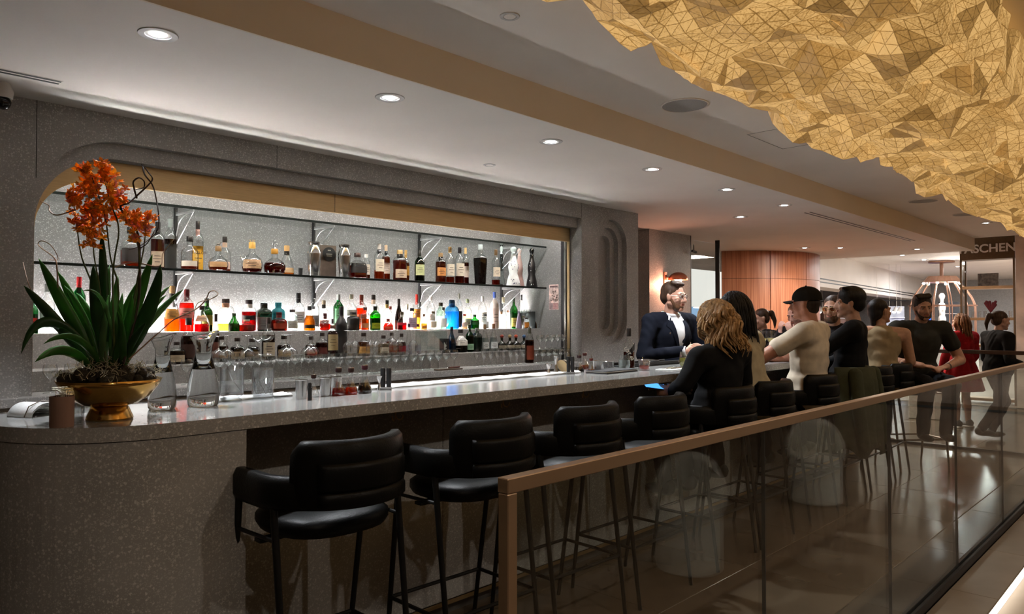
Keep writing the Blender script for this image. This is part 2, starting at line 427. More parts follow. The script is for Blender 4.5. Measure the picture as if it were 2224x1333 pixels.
# ---------------------------------------------------------------- back counter, steps, back-bar cabinets
bc = thing('back_counter', 'speckled stone back counter running along the foot of the niche', 'counter')
MB().box((.60, 4.33, .945), (XJ - .001, 5.15, .995), .004).build('worktop', TERR, bc)
MB().box((.60, 4.36, .905), (XJ, 4.42, .944)).build('steel_rail', STEEL, bc)
for k in range(8):
    x = .62 + k * .6
    dr = MB().box((x, 4.40, .12), (x + .594, 4.42, .90), .004).build('fridge_door', pm('fridge_black', (.03, .03, .032), .3, var=.1), bc)
    MB().box((x + .05, 4.385, .80), (x + .545, 4.399, .82), .003).build('handle', STEEL, dr)
MB().box((.62, 4.421, 0), (XJ, 5.1, .94)).build('carcass', BLACK, bc)
st = thing('bottle_steps', 'two stepped stone ledges carrying the rows of bottles', 'bottle steps')
MB().box((.66, 4.62, .9955), (XJ - .013, 4.86, 1.11), .003).build('lower_ledge', TERR, st)
MB().box((.66, 4.8601, .9955), (XJ - .013, 5.09, 1.31), .003).build('upper_ledge', TERR, st)
ledm = emim('back_led', (1, .95, .92), 77)
bl = thing('back_light_strip', 'bright white light strip behind the upper row of bottles', 'light strip')
MB().box((.68, 5.0905, 1.22), (XJ - .02, 5.145, 1.297)).build('housing', STEEL, bl)
MB().box((.70, 5.094, 1.2975), (XJ - .03, 5.142, 1.307)).build('diffuser', ledm, bl)

tl = thing('lintel_light_strip', 'slim light strip hidden behind the brass band, shining on the bottles', 'light strip')
MB().box((1.05, 4.525, 2.42), (XJ - .03, 4.565, 2.449)).build('housing', STEEL, tl)
MB().box((1.06, 4.53, 2.413), (XJ - .04, 4.56, 2.4195)).build('diffuser', emim('lintel_led', (1, .96, .92), 34), tl)

# ---------------------------------------------------------------- bar counter
def bar_outline(off=0.0, y1=2.92, x1=7.8, n=16):
    r = .41 - off; c = (.90, 2.71)
    pts = [(x1, 2.30 + off), (x1, y1)]
    pts += [(c[0] - r, y1)]
    pts += [(c[0] + r * cos(t), c[1] + r * sin(t)) for t in [pi + pi / 2 * k / n for k in range(n + 1)]]
    return pts
bar = thing('bar_counter', 'long speckled stone bar with rounded end and dark recessed front', 'bar counter')
zf = lambda z: (lambda a, b, d: (a, b, z + d))
MB().plate(bar_outline(0), [], zf(ZB - .042), .042).build('worktop', TERRT, bar)
MB().plate(bar_outline(.0), [], zf(ZB - .0445), .0435).build('worktop_edge', TERR, bar)
bar.children[1].data.transform(Matrix.Translation((0, -.0008, 0)))
def end_outline(off, n=16):
    r = .41 - off; c = (.90, 2.71)
    return [(1.132, 2.30 + off), (1.132, 2.92), (c[0] - r, 2.92)] + [(c[0] + r * cos(t), c[1] + r * sin(t)) for t in [pi + pi / 2 * k / n for k in range(n + 1)]]
MB().plate(end_outline(.003), [], zf(0), ZB - .0475).build('end_block', TERR, bar)
for k in range(6):
    x = 1.1325 + k * 1.111
    MB().box((x, 2.60, .075), (x + 1.108, 2.66, ZB - .046), .002).build('front_panel', TERR, bar)
MB().box((1.1325, 2.594, .055), (7.8, 2.60, .073)).build('brass_strip', BRASS, bar)
MB().box((1.1325, 2.63, 0), (7.8, 2.66, .0549)).build('kick_board', pm('kick_steel', (.18, .17, .16), .4, .6), bar)
MB().box((1.14, 2.6605, 0), (7.8, 2.90, ZB - .046)).build('carcass', BLACK, bar)
# hooks under the counter
hp = [(0, 0, 0), (0, 0, -.03), (0, -.006, -.045), (0, -.018, -.05), (0, -.028, -.042), (0, -.03, -.03)]
for k, x in enumerate((1.83, 2.46, 3.07, 3.70, 4.33, 4.96)):
    h = MB()
    for s in (-1, 1):
        h.tube([(s * .028 * (abs(p[1]) / .03), p[1] * .5, p[2]) for p in hp], .003, 6)
    h.lathe([(.012, -.004), (.012, 0)], 12)
    o = h.build('bag_hook', BRASS, bar, True, (x, 2.42, ZB - .0446))
# return of the bar at the far end
ret = thing('bar_return', 'far return of the stone bar beside the seated couple', 'bar counter')
MB().box((7.3, 2.925, ZB - .045), (7.8, 4.9, ZB), .004).build('worktop', TERRT, ret)
MB().box((7.36, 2.93, 0), (7.62, 4.9, ZB - .046)).build('panel', TERR, ret)

# ---------------------------------------------------------------- glass shelves with brackets
def glass_shelf(z, label):
    t = thing('glass_shelf', label, 'shelf', (0, 0, z))
    MB().box((.60, 4.776, -.0065), (5.46, 5.14, 0)).build('glass_pane', SHELFG, t)
    MB().box((.60, 4.7655, -.0150), (5.46, 4.7755, .0012), .0015).build('front_edge', EDGEG, t)
    for u in (382, 683, 914, 1092):
        x = at(u, Y=5.12).x
        b = MB().box((x - .009, 5.128, -.24), (x + .009, 5.15, .035)).build('rail', BLACKM, t)
        MB().box((x - .005, 4.84, -.018), (x + .005, 5.127, -.008)).tube(catmull([(x, 5.125, -.16), (x, 5.08, -.07), (x, 4.98, -.028), (x, 4.86, -.02)], 5), .0035, 6).tube([(x, 4.845, -.02), (x, 5.125, -.215)], .0035, 6).build('bracket', pm('bracket_steel', (.42, .42, .42), .3, .6), t)
    return t
glass_shelf(2.126, 'empty upper glass shelf high in the bar niche')
glass_shelf(1.719, 'lower glass shelf carrying the spirits and steel shakers')

# ---------------------------------------------------------------- ceiling fittings
def downlight(x, y, z, r, label, group, e=0.0, power=0, spot=80, col=COOL):
    t = thing('downlight', label, 'downlight', (x, y, z), 0, group)
    MB().lathe([(r * .62, .0), (r * .66, -.0035), (r * .97, -.0035), (r, -.0005), (r, .002)], 28, caps=False).build('trim_ring', pm('light_trim', (.55, .54, .53), .5), t, True)
    if e:
        MB().lathe([(r * .62, -.001), (r * .45, .02), (r * .3, .022)], 28, caps=False).build('cone', pm('light_cone', (.6, .62, .66), .25, .5), t, True)
        MB().lathe([(.0005, -.0022), (r * .36, -.0022), (r * .36, -.0006)], 24).build('lens', emim('lens_%d' % e, (.93, .97, 1), e), t)
    else:
        MB().lathe([(.0005, -.003), (r * .6, -.003), (r * .6, 0)], 24).build('cap', PAINT, t)
    if power:
        lamp('spot', 'SPOT', (x, y, z - .012), power, col, .03, (0, 0, 0), None, None, spot, .6).parent = None
    return t
DL = [(1.095, 3.0), (2.226, 3.0), (3.48, 3.0), (4.64, 3.0), (5.80, 3.0), (6.98, 3.0)]
ords = ['nearest, above the orange orchid', 'second from the left, above the carafes', 'third from the left, above the middle of the bar', 'fourth from the left, above the right of the niche', 'fifth in line, right of the terrazzo pillar', 'last and smallest of the row over the bar']
DLP = 49
WALK_FILLP = 15  # power of the added fill downlights over the walkway
for (x, y), o_ in zip(DL, ords):
    downlight(x, y, ZC - .0005, .075, 'lit round ceiling downlight, ' + o_, 'downlights over the bar', 30, DLP, 100)
for u, v, z, lab in ((1608, 471, ZC, 'small dim downlight beyond the last bar downlight'), (1748, 538, ZC, 'flat lit downlight above the wood drum, leftmost of three'), (1825, 538, ZC, 'flat lit downlight right of the wood drum'), (1992, 541, ZC, 'flat lit downlight left of the shop sign')):
    p = at(u, v, Z=z); downlight(p.x, p.y, z - .0005, .085, lab, 'distant downlights', 12, 12, 120)
p = at(2142, 484, Z=ZU); downlight(p.x, p.y, ZU - .0005, .075, 'lit downlight on the high ceiling above the shop sign', 'distant downlights', 30, 20, 120)
for u, v, z, lab in ((1063, 358, ZC, 'small unlit ceiling cap between the second and third downlights'), (1107, 35, ZU, 'unlit round cap on the high ceiling at the top of the picture')):
    p = at(u, v, Z=z); downlight(p.x, p.y, z - .0005, .045, lab, 'unlit caps')
def speaker_disc(u, v, r, lab):
    p = at(u, v, Z=ZU); t = thing('ceiling_speaker', lab, 'speaker', (p.x, p.y, ZU - .0005), 0, 'ceiling speakers')
    MB().lathe([(.0005, -.004), (r * .93, -.004), (r * .94, 0)], 40).build('grille', pm('speaker_grille', (.32, .31, .30), .7, var=.2, scale=300), t)
    MB().lathe([(r * .945, .001), (r * .95, -.006), (r, -.004), (r, .001)], 40, caps=False).build('rim', PAINT, t, True)
speaker_disc(1487, 228, .145, 'grey round ceiling speaker, the largest and nearest')
speaker_disc(2005, 436, .15, 'grey round ceiling speaker under the far end of the paper lamp')
speaker_disc(2098, 465, .15, 'grey round ceiling speaker nearest the shop sign')
def slot_vent(a, b, w_, z, lab):
    t = thing('slot_diffuser', lab, 'air vent', (0, 0, 0), 0, 'slot diffusers')
    MB().box((a[0], a[1] - w_, z - .002), (b[0], a[1] + w_, z - .0005)).build('face', PAINT, t)
    for s in (-1, 1):
        MB().box((a[0] + .005, a[1] + s * w_ * .55 - .009, z - .0035), (b[0] - .005, a[1] + s * w_ * .55 + .009, z - .002)).build('slot', BLACK, t)
a, b = at(-90, 140, Z=ZC), at(133, 180, Z=ZC)
slot_vent((a.x - .5, b.y), (b.x, b.y), .035, ZC, 'double slot air vent at the left edge of the bar ceiling')
a, b = at(1740, 462, Z=ZC), at(1993, 522, Z=ZC)
slot_vent((a.x, (a.y + b.y) / 2), (b.x, b.y), .05, ZC, 'long double slot air vent in the far bar ceiling')
a = at(1590, 298, Z=ZU); hx = a.x
hat = thing('access_hatch', 'faint square access hatch in the high ceiling beside the paper lamp', 'hatch')
for q in (((hx, 1.75, ZU - .0015), (hx + .004, 2.38, ZU - .0003)), ((hx, 2.376, ZU - .0015), (hx + .6, 2.38, ZU - .0003)), ((hx + .6, 1.75, ZU - .0015), (hx + .604, 2.38, ZU - .0003))):
    MB().box(*q).build('shadow_gap', pm('gap_grey', (.2, .19, .18), .8), hat)
p = at(6, 222, Y=4.15)
sc = thing('security_camera', 'black dome security camera on white bracket in the top left corner', 'camera', (p.x, 4.15, p.z))
MB().ell((0, 0, 0), (.035, .035, .035)).build('dome', pm('camera_black', (.01, .01, .012), .12), sc, True)
MB().lathe([(.04, .02), (.045, .05), (.03, ZC - p.z)], 20).build('mount', PAINT, sc, True)
# ---------------------------------------------------------------- crumpled paper lamp
def paper_mat():
    m, n, l, b, o = nt('lit_paper')
    at_ = n.new('ShaderNodeAttribute'); at_.attribute_name = 'facet_glow'
    uv = n.new('ShaderNodeUVMap'); sp = n.new('ShaderNodeSeparateXYZ'); l.new(uv.outputs[0], sp.inputs[0])
    ad = n.new('ShaderNodeMath'); ad.operation = 'ADD'; l.new(sp.outputs[0], ad.inputs[0]); l.new(sp.outputs[1], ad.inputs[1])
    iv = n.new('ShaderNodeMath'); iv.operation = 'SUBTRACT'; iv.inputs[0].default_value = 1; l.new(ad.outputs[0], iv.inputs[1])
    m1 = n.new('ShaderNodeMath'); m1.operation = 'MINIMUM'; l.new(sp.outputs[0], m1.inputs[0]); l.new(sp.outputs[1], m1.inputs[1])
    m2 = n.new('ShaderNodeMath'); m2.operation = 'MINIMUM'; l.new(m1.outputs[0], m2.inputs[0]); l.new(iv.outputs[0], m2.inputs[1])
    cr = n.new('ShaderNodeMapRange'); cr.inputs[1].default_value = 0.0; cr.inputs[2].default_value = .06; cr.inputs[3].default_value = .28; cr.inputs[4].default_value = 1; l.new(m2.outputs[0], cr.inputs[0])
    tc = n.new('ShaderNodeTexCoord')
    nz = n.new('ShaderNodeTexNoise'); nz.inputs['Scale'].default_value = 150; nz.inputs['Detail'].default_value = 5; l.new(tc.outputs['Object'], nz.inputs[0])
    fb = n.new('ShaderNodeMapRange'); fb.inputs[1].default_value = .36; fb.inputs[2].default_value = .58; fb.inputs[3].default_value = .66; fb.inputs[4].default_value = 1.06; l.new(nz.outputs[0], fb.inputs[0])
    wv = n.new('ShaderNodeTexNoise'); wv.inputs['Scale'].default_value = 5; wv.inputs['Detail'].default_value = 3; l.new(tc.outputs['Object'], wv.inputs[0])
    wf = n.new('ShaderNodeMapRange'); wf.inputs[1].default_value = .3; wf.inputs[2].default_value = .7; wf.inputs[3].default_value = .85; wf.inputs[4].default_value = 1.15; l.new(wv.outputs[0], wf.inputs[0])
    p = cr.outputs[0]
    for q in (fb.outputs[0], wf.outputs[0], at_.outputs['Fac']):
        k = n.new('ShaderNodeMath'); k.operation = 'MULTIPLY'; l.new(p, k.inputs[0]); l.new(q, k.inputs[1]); p = k.outputs[0]
    ramp = n.new('ShaderNodeValToRGB'); e = ramp.color_ramp.elements
    e[0].position = 0.1; e[0].color = (.10, .05, .012, 1); e[1].position = 1.0; e[1].color = (1, .60, .21, 1)
    e2 = ramp.color_ramp.elements.new(.55); e2.color = (.50, .265, .07, 1)
    l.new(p, ramp.inputs[0]); l.new(ramp.outputs[0], b.inputs['Emission Color']); b.inputs['Emission Strength'].default_value = LAMP_E
    b.inputs['Base Color'].default_value = (.40, .31, .21, 1); b.inputs['Roughness'].default_value = .8
    return m
LAMP_E = .23
def paper_lamp():
    rr = random.Random(21)
    nx, ny, sub_ = 62, 12, 3
    V = {}
    def wob(x, s): return .5 * sin(x * 1.7 + s) + .3 * sin(x * 3.9 + 2 * s) + .2 * sin(x * 7.3 + s * 3)
    for i in range(nx + 1):
        for j in range(ny + 1):
            x = .75 + i * .149 + (.075 if j % 2 else 0) + rr.uniform(-.04, .04)
            t = j / ny; a = pi * t
            wl = .63 + .07 * wob(x, 1.3); wr = .50 + .06 * wob(x, 4.1)
            y = 1.05 + cos(a) * (wl if t < .5 else wr) + rr.uniform(-.03, .03)
            z = 2.63 - .27 * max(0, sin(a)) ** .55 + (rr.uniform(-.085, .058) if 0 < j < ny else rr.uniform(-.04, .03)) + .035 * wob(x * 1.3, 2.2 + t)
            if i in (0, nx): z = min(z, 2.6)
            V[i, j] = Vector((x, y, min(z, 2.685)))
    vs, fs, uvs, facet_glow = [], [], [], []
    mid = {}
    def emit(A, B, C):
        br_ = rr.choice((.38, .55, .66, .75, .8, .88, .95, 1.0, 1.22)) * rr.uniform(.92, 1.08)  # random brightness per facet, put into the emission for light through the folds
        N = sub_
        nrm = (B - A).cross(C - A).normalized()
        k = len(vs); idx = {}
        for p in range(N + 1):
            for q in range(N + 1 - p):
                P = A + (B - A) * (p / N) + (C - A) * (q / N)
                edge = p == 0 or q == 0 or p + q == N
                key = (round(P.x, 4), round(P.y, 4), round(P.z, 4))
                if key in mid: P2 = mid[key]
                else:
                    P2 = P + (Vector((0, 0, rr.uniform(-.006, .006))) if edge else nrm * rr.uniform(-.012, .012))
                    mid[key] = P2
                idx[p, q] = len(vs); vs.append(P2)
        for p in range(N):
            for q in range(N - p):
                fs.append((idx[p, q], idx[p + 1, q], idx[p, q + 1])); facet_glow.append(br_ * rr.uniform(.93, 1.07))
                if p + q < N - 1:
                    fs.append((idx[p + 1, q + 1], idx[p, q + 1], idx[p + 1, q])); facet_glow.append(br_ * rr.uniform(.93, 1.07))
    for i in range(nx):
        for j in range(ny):
            a, b, c, d = V[i, j], V[i + 1, j], V[i + 1, j + 1], V[i, j + 1]
            if (i + j) % 2: emit(a, b, c); emit(a, c, d)
            else: emit(a, b, d); emit(b, c, d)
    # folded flaps of the same paper, standing proud of the sheet
    for k in range(60):
        i, j = rr.randrange(nx), rr.randrange(4, ny - 3)
        a, b, c = V[i, j], V[i + 1, j], V[i, j + 1]
        apex = (a + b) / 2 + Vector((rr.uniform(-.05, .05), rr.uniform(-.06, .06), -rr.uniform(.02, .045)))
        emit(a, b, apex)
    me = bpy.data.meshes.new('paper_shade'); me.from_pydata([tuple(v) for v in vs], [], fs)
    u = me.uv_layers.new(name='UVMap'); q = [0, 0, 1, 0, 0, 1] * len(fs); u.data.foreach_set('uv', q)
    A = me.attributes.new('facet_glow', 'FLOAT', 'FACE'); A.data.foreach_set('value', facet_glow)
    me.materials.append(paper_mat())
    t = thing('paper_lamp', 'huge glowing crumpled amber paper lamp hanging from the ceiling', 'pendant lamp')
    link('paper_shade', me, t)
    for x in (1.8, 3.2, 4.6, 6.0, 7.4, 8.8):
        for y in (.85, 1.3):
            MB().tube([(x, y, 2.42), (x, y, ZU)], .0025, 6).build('cable', BLACKM, t)
    MB().tube([(1.0, .85, 2.45), (9.6, .85, 2.45)], .008, 6).tube([(1.0, 1.3, 2.45), (9.6, 1.3, 2.45)], .008, 6).build('frame', BLACKM, t)
paper_lamp()

# ---------------------------------------------------------------- glass balustrade
RAILM = pm('rail_bronze', (.36, .235, .14), .42, .55, var=.06, scale=8, stretch=(.2, 1, 1))
bal = thing('glass_balustrade', 'glass balustrade with bronze handrail in front of the bar stools', 'balustrade')
MB().box((1.03, 1.0, 1.04), (9.03, 1.03, 1.07), .002).build('handrail', RAILM, bal)
MB().box((1.03, 1.0, .0), (1.058, 1.028, 1.0395), .002).build('end_post', RAILM, bal)
xs = [1.062, 2.19, 3.42, 4.56, 5.77, 6.9, 8.0, 9.0]
for k in range(7):
    MB().box((xs[k] + .004, 1.009, .03), (xs[k + 1] - .004, 1.021, 1.0395)).build('glass_panel', GLASSR, bal)
    if k: MB().box((xs[k] - .0012, 1.009, .03), (xs[k] + .0012, 1.021, 1.0395)).build('panel_seam', pm('seam', (.05, .05, .05), .4), bal)
MB().box((1.03, .993, 0), (9.03, 1.0085, .045), .002).box((1.03, 1.0215, 0), (9.03, 1.04, .045), .002).build('base_channel', BLACKM, bal)
fr = thing('far_balustrade', 'cross balustrade with dark handrail behind the smiling man', 'balustrade')
MB().box((9.032, 1.06, 1.035), (9.065, 3.4, 1.075), .003).build('handrail', pm('dark_rail', (.10, .06, .045), .4, .3), fr)
for k in range(2):
    MB().box((9.042, 1.06 + k * 1.18, .03), (9.054, 2.21 + k * 1.18, 1.0345)).build('glass_panel', GLASSR, fr)
MB().box((9.032, 1.06, 0), (9.068, 3.4, .03)).build('base_channel', BLACKM, fr)
MB().ell((9.048, 1.09, 1.055), (.04, .04, .045)).build('corner_knuckle', BLACKM, fr, True)

# ---------------------------------------------------------------- bar stools
LEATH = pm('black_leather', (.004, .0038, .0035), .40, var=.25, scale=14, bump=.25, bscale=160, spec=.15)
LEGM = pm('stool_leg', (.006, .0055, .005), .45, 0, var=.2, spec=.3)
LEG_LIT = pm('stool_leg_warm_lit', (.12, .075, .045), .35, .6, var=.1)  # same black legs, browned by warm light painted into the colour
def band(u_pts, z_of, th, n_sec=10):
    """padded strip following a plan path; z_of(i) gives bottom and top"""
    rings = []; n = len(u_pts)
    for i, p in enumerate(u_pts):
        t = Vector(u_pts[min(i + 1, n - 1)]) - Vector(u_pts[max(i - 1, 0)]); t.normalize(); nr = Vector((-t.y, t.x))
        z0, z1 = z_of(i / (n - 1)); h = (z1 - z0) / 2; cz = (z0 + z1) / 2; ring = []
        for k in range(n_sec):
            a = 2 * pi * k / n_sec; ca, sa = cos(a), sin(a)
            q = (abs(ca) ** 4 + abs(sa) ** 4) ** (-.25)
            o = nr * (th * q * ca); ring.append((p[0] + o.x, p[1] + o.y, cz + h * q * sa))
        rings.append(ring)
    return rings
def make_stool(name, label, leg):
    t = thing(name, label, 'bar stool', group='bar stools')
    MB().lathe([(.02, .692), (.155, .692), (.193, .70), (.206, .722), (.205, .742), (.185, .757), (.12, .765), (.01, .768)], 32, sq=2.6).build('seat', LEATH, t, 'all')
    P = [(-.235, .13)] + [(-.24, .13 - .03 * k) for k in range(1, 7)]
    P += [(-.24 * cos(a), -.05 - .175 * sin(a)) for a in [pi * k / 20 for k in range(1, 20)]]
    P += [(.24, -.05 + .03 * k) for k in range(0, 6)] + [(.235, .13)]
    mb = MB(); mb.loft(band(P, lambda s: (.80, .905), .026, 12), caps=True); mb.build('arm_band', LEATH, t, 'all')
    B = [(-.215 * cos(a), -.045 - .215 * sin(a)) for a in [radians(28) + radians(124) * k / 18 for k in range(19)]]
    def zb(s):
        e = min(1, min(s, 1 - s) / .07); q = sqrt(max(0, 1 - (1 - e) ** 2)); return (.80 + .012 * (1 - q), .985 + .028 * q)
    mb = MB(); mb.loft(band(B, zb, .030, 16), caps=True); bk = mb.build('backrest', LEATH, t, 'all')
    C = [(p[0] * 1.12, -.045 + (p[1] + .045) * 1.135) for p in B[3:-3]]
    mb = MB(); mb.loft(band(C, lambda s: (.855, .945), .012, 10), caps=True); mb.build('welt_panel', LEATH, bk, 'all')
    mb = MB(); mb.loft(band([(p[0] * .99, -.045 + (p[1] + .045) * .99) for p in C], lambda s: (.805, .858), .016, 10), caps=True); mb.build('welt_panel', LEATH, bk, 'all')
    feet = {}
    for sx in (-1, 1):
        for sy, y0, y1 in ((1, .10, .215), (-1, -.10, -.205)):
            top = Vector((sx * (.247 if sy > 0 else .235), y0, .83)); bot = Vector((sx * .232, y1, 0)); feet[sx, sy] = (top, bot)
            MB().tube([top, bot], [.012, .0095], 10).build('leg', leg, t, True)
    def on(k, z):
        a, b = feet[k]; return a + (b - a) * ((a.z - z) / a.z)
    for a, b in (((-1, -1), (1, -1)), ((1, -1), (1, 1)), ((1, 1), (-1, 1)), ((-1, 1), (-1, -1))):
        MB().tube([on(a, .285), on(b, .285)], .008, 8).build('footrest_rail', leg, t, True)
    for sx in (-1, 1):
        MB().tube([on((sx, 1), .705), on((sx, -1), .705)], .007, 8).build('seat_rail', leg, t, True)
    MB().box((-.235, -.02, .680), (.235, .02, .6915)).build('seat_bracket', leg, t)
    return t
SX = [1.35, 2.0, 2.60, 3.19, 3.93, 4.47, 5.24, 5.90, 6.47, 7.07, 7.62]
SY = 2.19
slabels = ['empty black leather bar stool nearest the camera', 'empty black bar stool, second from the left', 'empty black bar stool, third from the left, just above the handrail',
           'empty black bar stool beside the woman with the blond wavy hair', 'black bar stool under the blond woman', 'black bar stool under the woman in cream',
           'black bar stool under the man in the cap', 'black bar stool with the olive jacket hung over its back', 'black bar stool under the bearded man',
           'black bar stool under the woman in the sleeveless tan top', 'black bar stool under the smiling man, warm light painted into its legs']
stool = make_stool('bar_stool', slabels[0], LEGM); stool.location = (SX[0], SY, 0)
for k in range(1, 10):
    dup(stool, (SX[k], SY + R.uniform(-.01, .01), 0), R.uniform(-.04, .04), slabels[k])
o = make_stool('bar_stool', slabels[10], LEG_LIT); o.location = (SX[10], SY - .12, 0); o.rotation_euler = (0, 0, 2.4)
# ---------------------------------------------------------------- bottles
KP = {  # profiles: (radius, height) as shares of the bottle's own radius and height; neck radius; cap bottom
 'std': ([(.88, 0), (1, .015), (1, .56), (.95, .62), (.70, .69), (.42, .74), (.34, .78), (.33, .94)], .36, .86),
 'tall': ([(.9, 0), (1, .012), (1, .60), (.96, .66), (.7, .735), (.40, .79), (.33, .82), (.32, .95)], .36, .84),
 'slope': ([(.9, 0), (1, .015), (1, .34), (.9, .45), (.62, .60), (.40, .72), (.30, .8), (.29, .95)], .34, .84),
 'squat': ([(.86, 0), (1, .03), (1, .50), (.9, .58), (.55, .66), (.34, .71), (.31, .75), (.31, .90)], .40, .84),
 'round': ([(.6, 0), (.88, .05), (1, .2), (1, .33), (.86, .46), (.5, .57), (.3, .63), (.27, .68), (.27, .86)], .31, .80),
 'jug': ([(.92, 0), (1, .02), (1, .60), (.97, .68), (.8, .75), (.5, .79), (.44, .82), (.44, .95)], .47, .87),
 'cone': ([(.95, 0), (1, .02), (.93, .2), (.62, .55), (.40, .75), (.30, .88), (.30, .95)], .36, .9),
 'bell': ([(.95, 0), (1, .04), (.96, .2), (.7, .5), (.42, .68), (.30, .76), (.29, .88)], .36, .82),
 'trap': ([(.72, 0), (.78, .02), (1, .62), (.95, .68), (.5, .75), (.36, .79), (.36, .92)], .40, .86),
 'figure': ([(.95, 0), (1, .02), (.86, .16), (.58, .32), (.66, .40), (.74, .48), (.62, .60), (.40, .72), (.34, .78), (.36, .80)], .5, .80),
}
ROWS = {'T': (1.7205, 4.86), 'T2': (1.7205, 4.985), 'U': (1.311, 4.935), 'U2': (1.311, 5.035), 'L': (1.111, 4.74), 'L2': (1.111, 4.81), 'S': (1.1625, 4.48), 'C': (.996, 4.55)}
BT = []
def gm(c): return GLASS if c is None else glassm('glass_' + c, c, .05)
def capm(c): return pm('cap_' + c, '#' + c, .4, var=.1)
def labm(c): return pm('label_' + c, '#' + c, .65, var=.07, scale=60)
def bottle(row, u, vt, w, kind, glass, liq, fill, cap, lab, text, sq=2.0, lz=(.12, .46), neck=None, cat='bottle', la=58, solid=False, rz=None):
    z, y = ROWS[row]; p = at(u, Y=y); d = (p - CAM).dot(FW); r = w / 2 * d / FPX
    top = at(u, vt, Y=y).z; H = max(.07, top - z)
    t = thing('bottle', text, cat, (p.x, y, z), R.uniform(-.12, .12) if rz is None else rz, ROWG[row])
    prof, nr, cz = KP[kind]
    BT.append((t, r * (1.06 if sq > 2 else 1.0) + .0015, row))
    body = [(q[0] * r, q[1] * H) for q in prof]; rr_ = pi / 4 if sq > 2 else 0; seg = 20
    rot = pi / seg
    bm_ = MB().lathe(body, seg, sq=sq, rot=rot).build('glass_body', capm(glass.strip('#')) if solid else gm(glass), t, True)
    if liq and fill > .03 and not solid:
        lp = [(q[0] * .93, max(q[1], .008 * H)) for q in body if q[1] < fill * H]
        # cut the profile at the fill level
        for a, b in zip(body, body[1:]):
            if a[1] < fill * H <= b[1]:
                k = (fill * H - a[1]) / (b[1] - a[1]); lp.append(((a[0] + (b[0] - a[0]) * k) * .93, fill * H))
        if len(lp) > 1: MB().lathe(lp, seg, sq=sq, rot=rot).build('liquid', liquidm('liq_' + liq, '#' + liq), bm_, True)
    rc = r * nr
    if cap:
        if kind == 'figure':
            MB().lathe([(rc * .75, cz * H), (rc * .5, (cz + .05) * H), (rc * .78, (cz + .10) * H), (rc * .9, (cz + .14) * H), (rc * .62, (cz + .185) * H), (.001, H)], 16).build('stopper', pm('gloss_' + cap, '#' + cap, .12), t, True)
        else:
            MB().lathe([(rc, cz * H), (rc * 1.03, (cz + .01) * H), (rc * 1.03, .985 * H), (rc * .94, H)], 16).build('cap', capm(cap), t, True)
    if neck: MB().lathe([(rc * .97, (cz - .13) * H), (rc * 1.0, (cz - .005) * H)], 16, caps=False).build('neck_wrap', capm(neck), t, True)
    if lab:
        rings = []
        for zz in (lz[0], (lz[0] + lz[1]) / 2, lz[1]):
            q = r
            for a, b in zip(body, body[1:]):
                if a[1] <= zz * H <= b[1]: q = a[0] + (b[0] - a[0]) * (zz * H - a[1]) / max(1e-6, b[1] - a[1])
            ring = []
            for k in range(11):
                th = -pi / 2 - .35 + radians(la) * (k / 5 - 1); ct, st_ = cos(th), sin(th)
                s_ = 1.0 if sq == 2 else (abs(ct) ** sq + abs(st_) ** sq) ** (-1 / sq)
                ring.append((q * 1.02 * s_ * ct, q * 1.02 * s_ * st_, zz * H))
            rings.append(ring)
        MB().loft(rings, closed=False).build('label', labm(lab), t, True)
        # printed lines on the label
        if lz[1] - lz[0] > .2 and w > 16 and sum(hexc(lab)) > .5:
            ink = MB(); dk = '30231c' if sum(hexc(lab)) > .5 else 'cfc6b4'
            for s_, wd in ((.68, .42), (.5, .62), (.3, .35)):
                zz = lz[0] + (lz[1] - lz[0]) * s_; rg = []
                for dz in (-.006, .006):
                    ring = []
                    for k in range(7):
                        th = -pi / 2 - .35 + radians(la) * wd * (k / 3 - 1); ct, st_ = cos(th), sin(th)
                        s2 = 1.0 if sq == 2 else (abs(ct) ** sq + abs(st_) ** sq) ** (-1 / sq)
                        ring.append((r * 1.03 * s2 * ct, r * 1.03 * s2 * st_, (zz + dz) * H))
                    rg.append(ring)
                ink.loft(rg, closed=False)
            ink.build('print', labm(dk), t, True)
    return t
ROWG = {'T': 'bottles on the lower glass shelf', 'T2': 'bottles on the lower glass shelf', 'U': 'bottles on the upper lit ledge', 'U2': 'bottles on the upper lit ledge',
        'L': 'bottles on the lower ledge', 'L2': 'bottles on the lower ledge', 'S': 'bottles among the glasses', 'C': 'bottles among the glasses'}
B = bottle
AMB, RED, DRK, GLD = '8a3d0c', '7a1206', '2b0f05', 'c98a1c'
# ----- lower glass shelf, left to right
B('T', 282, 493, 38, 'squat', None, AMB, .42, '1a1512', '1c1512', 'broad clear bottle with black script label behind the orange orchid', 3.2)
B('T', 341, 482, 29, 'tall', None, '6a2a0a', .62, '120e0e', 'b9a58a', 'amber bottle with long black neck and cream label right of the orchid', 2, (.03, .36), '140f0f')
B('T2', 368, 475, 27, 'tall', None, '4a1a08', .6, '8f9590', '15130f', 'dark bottle with grey stopper and black picture label by the first shelf rail', 2, (.03, .5))
B('T', 411, 513, 36, 'squat', None, AMB, .26, '14110f', 'cfc4ae', 'round-shouldered clear bottle with flat black cap and low white label', 2, (.10, .26))
tb = B('T2', 428, 480, 24, 'tall', None, GLD, .5, '1a0d0a', 'd8a32a', 'tall bottle with yellow label reading TAYLOR and pink neck strip', 2, (.02, .50), 'c9968a')
B('T', 473, 534, 41, 'round', None, AMB, .22, '8a6b45', 'c79a6a', 'round squat bottle with cork stopper topped by a tiny horse', 2, (.16, .36))
B('T2', 487, 514, 25, 'squat', None, AMB, .2, '1a1412', 'd9b8a0', 'clear bottle with wide black cap behind the horse-stoppered bottle', 2, (.1, .3), 'c9a890')
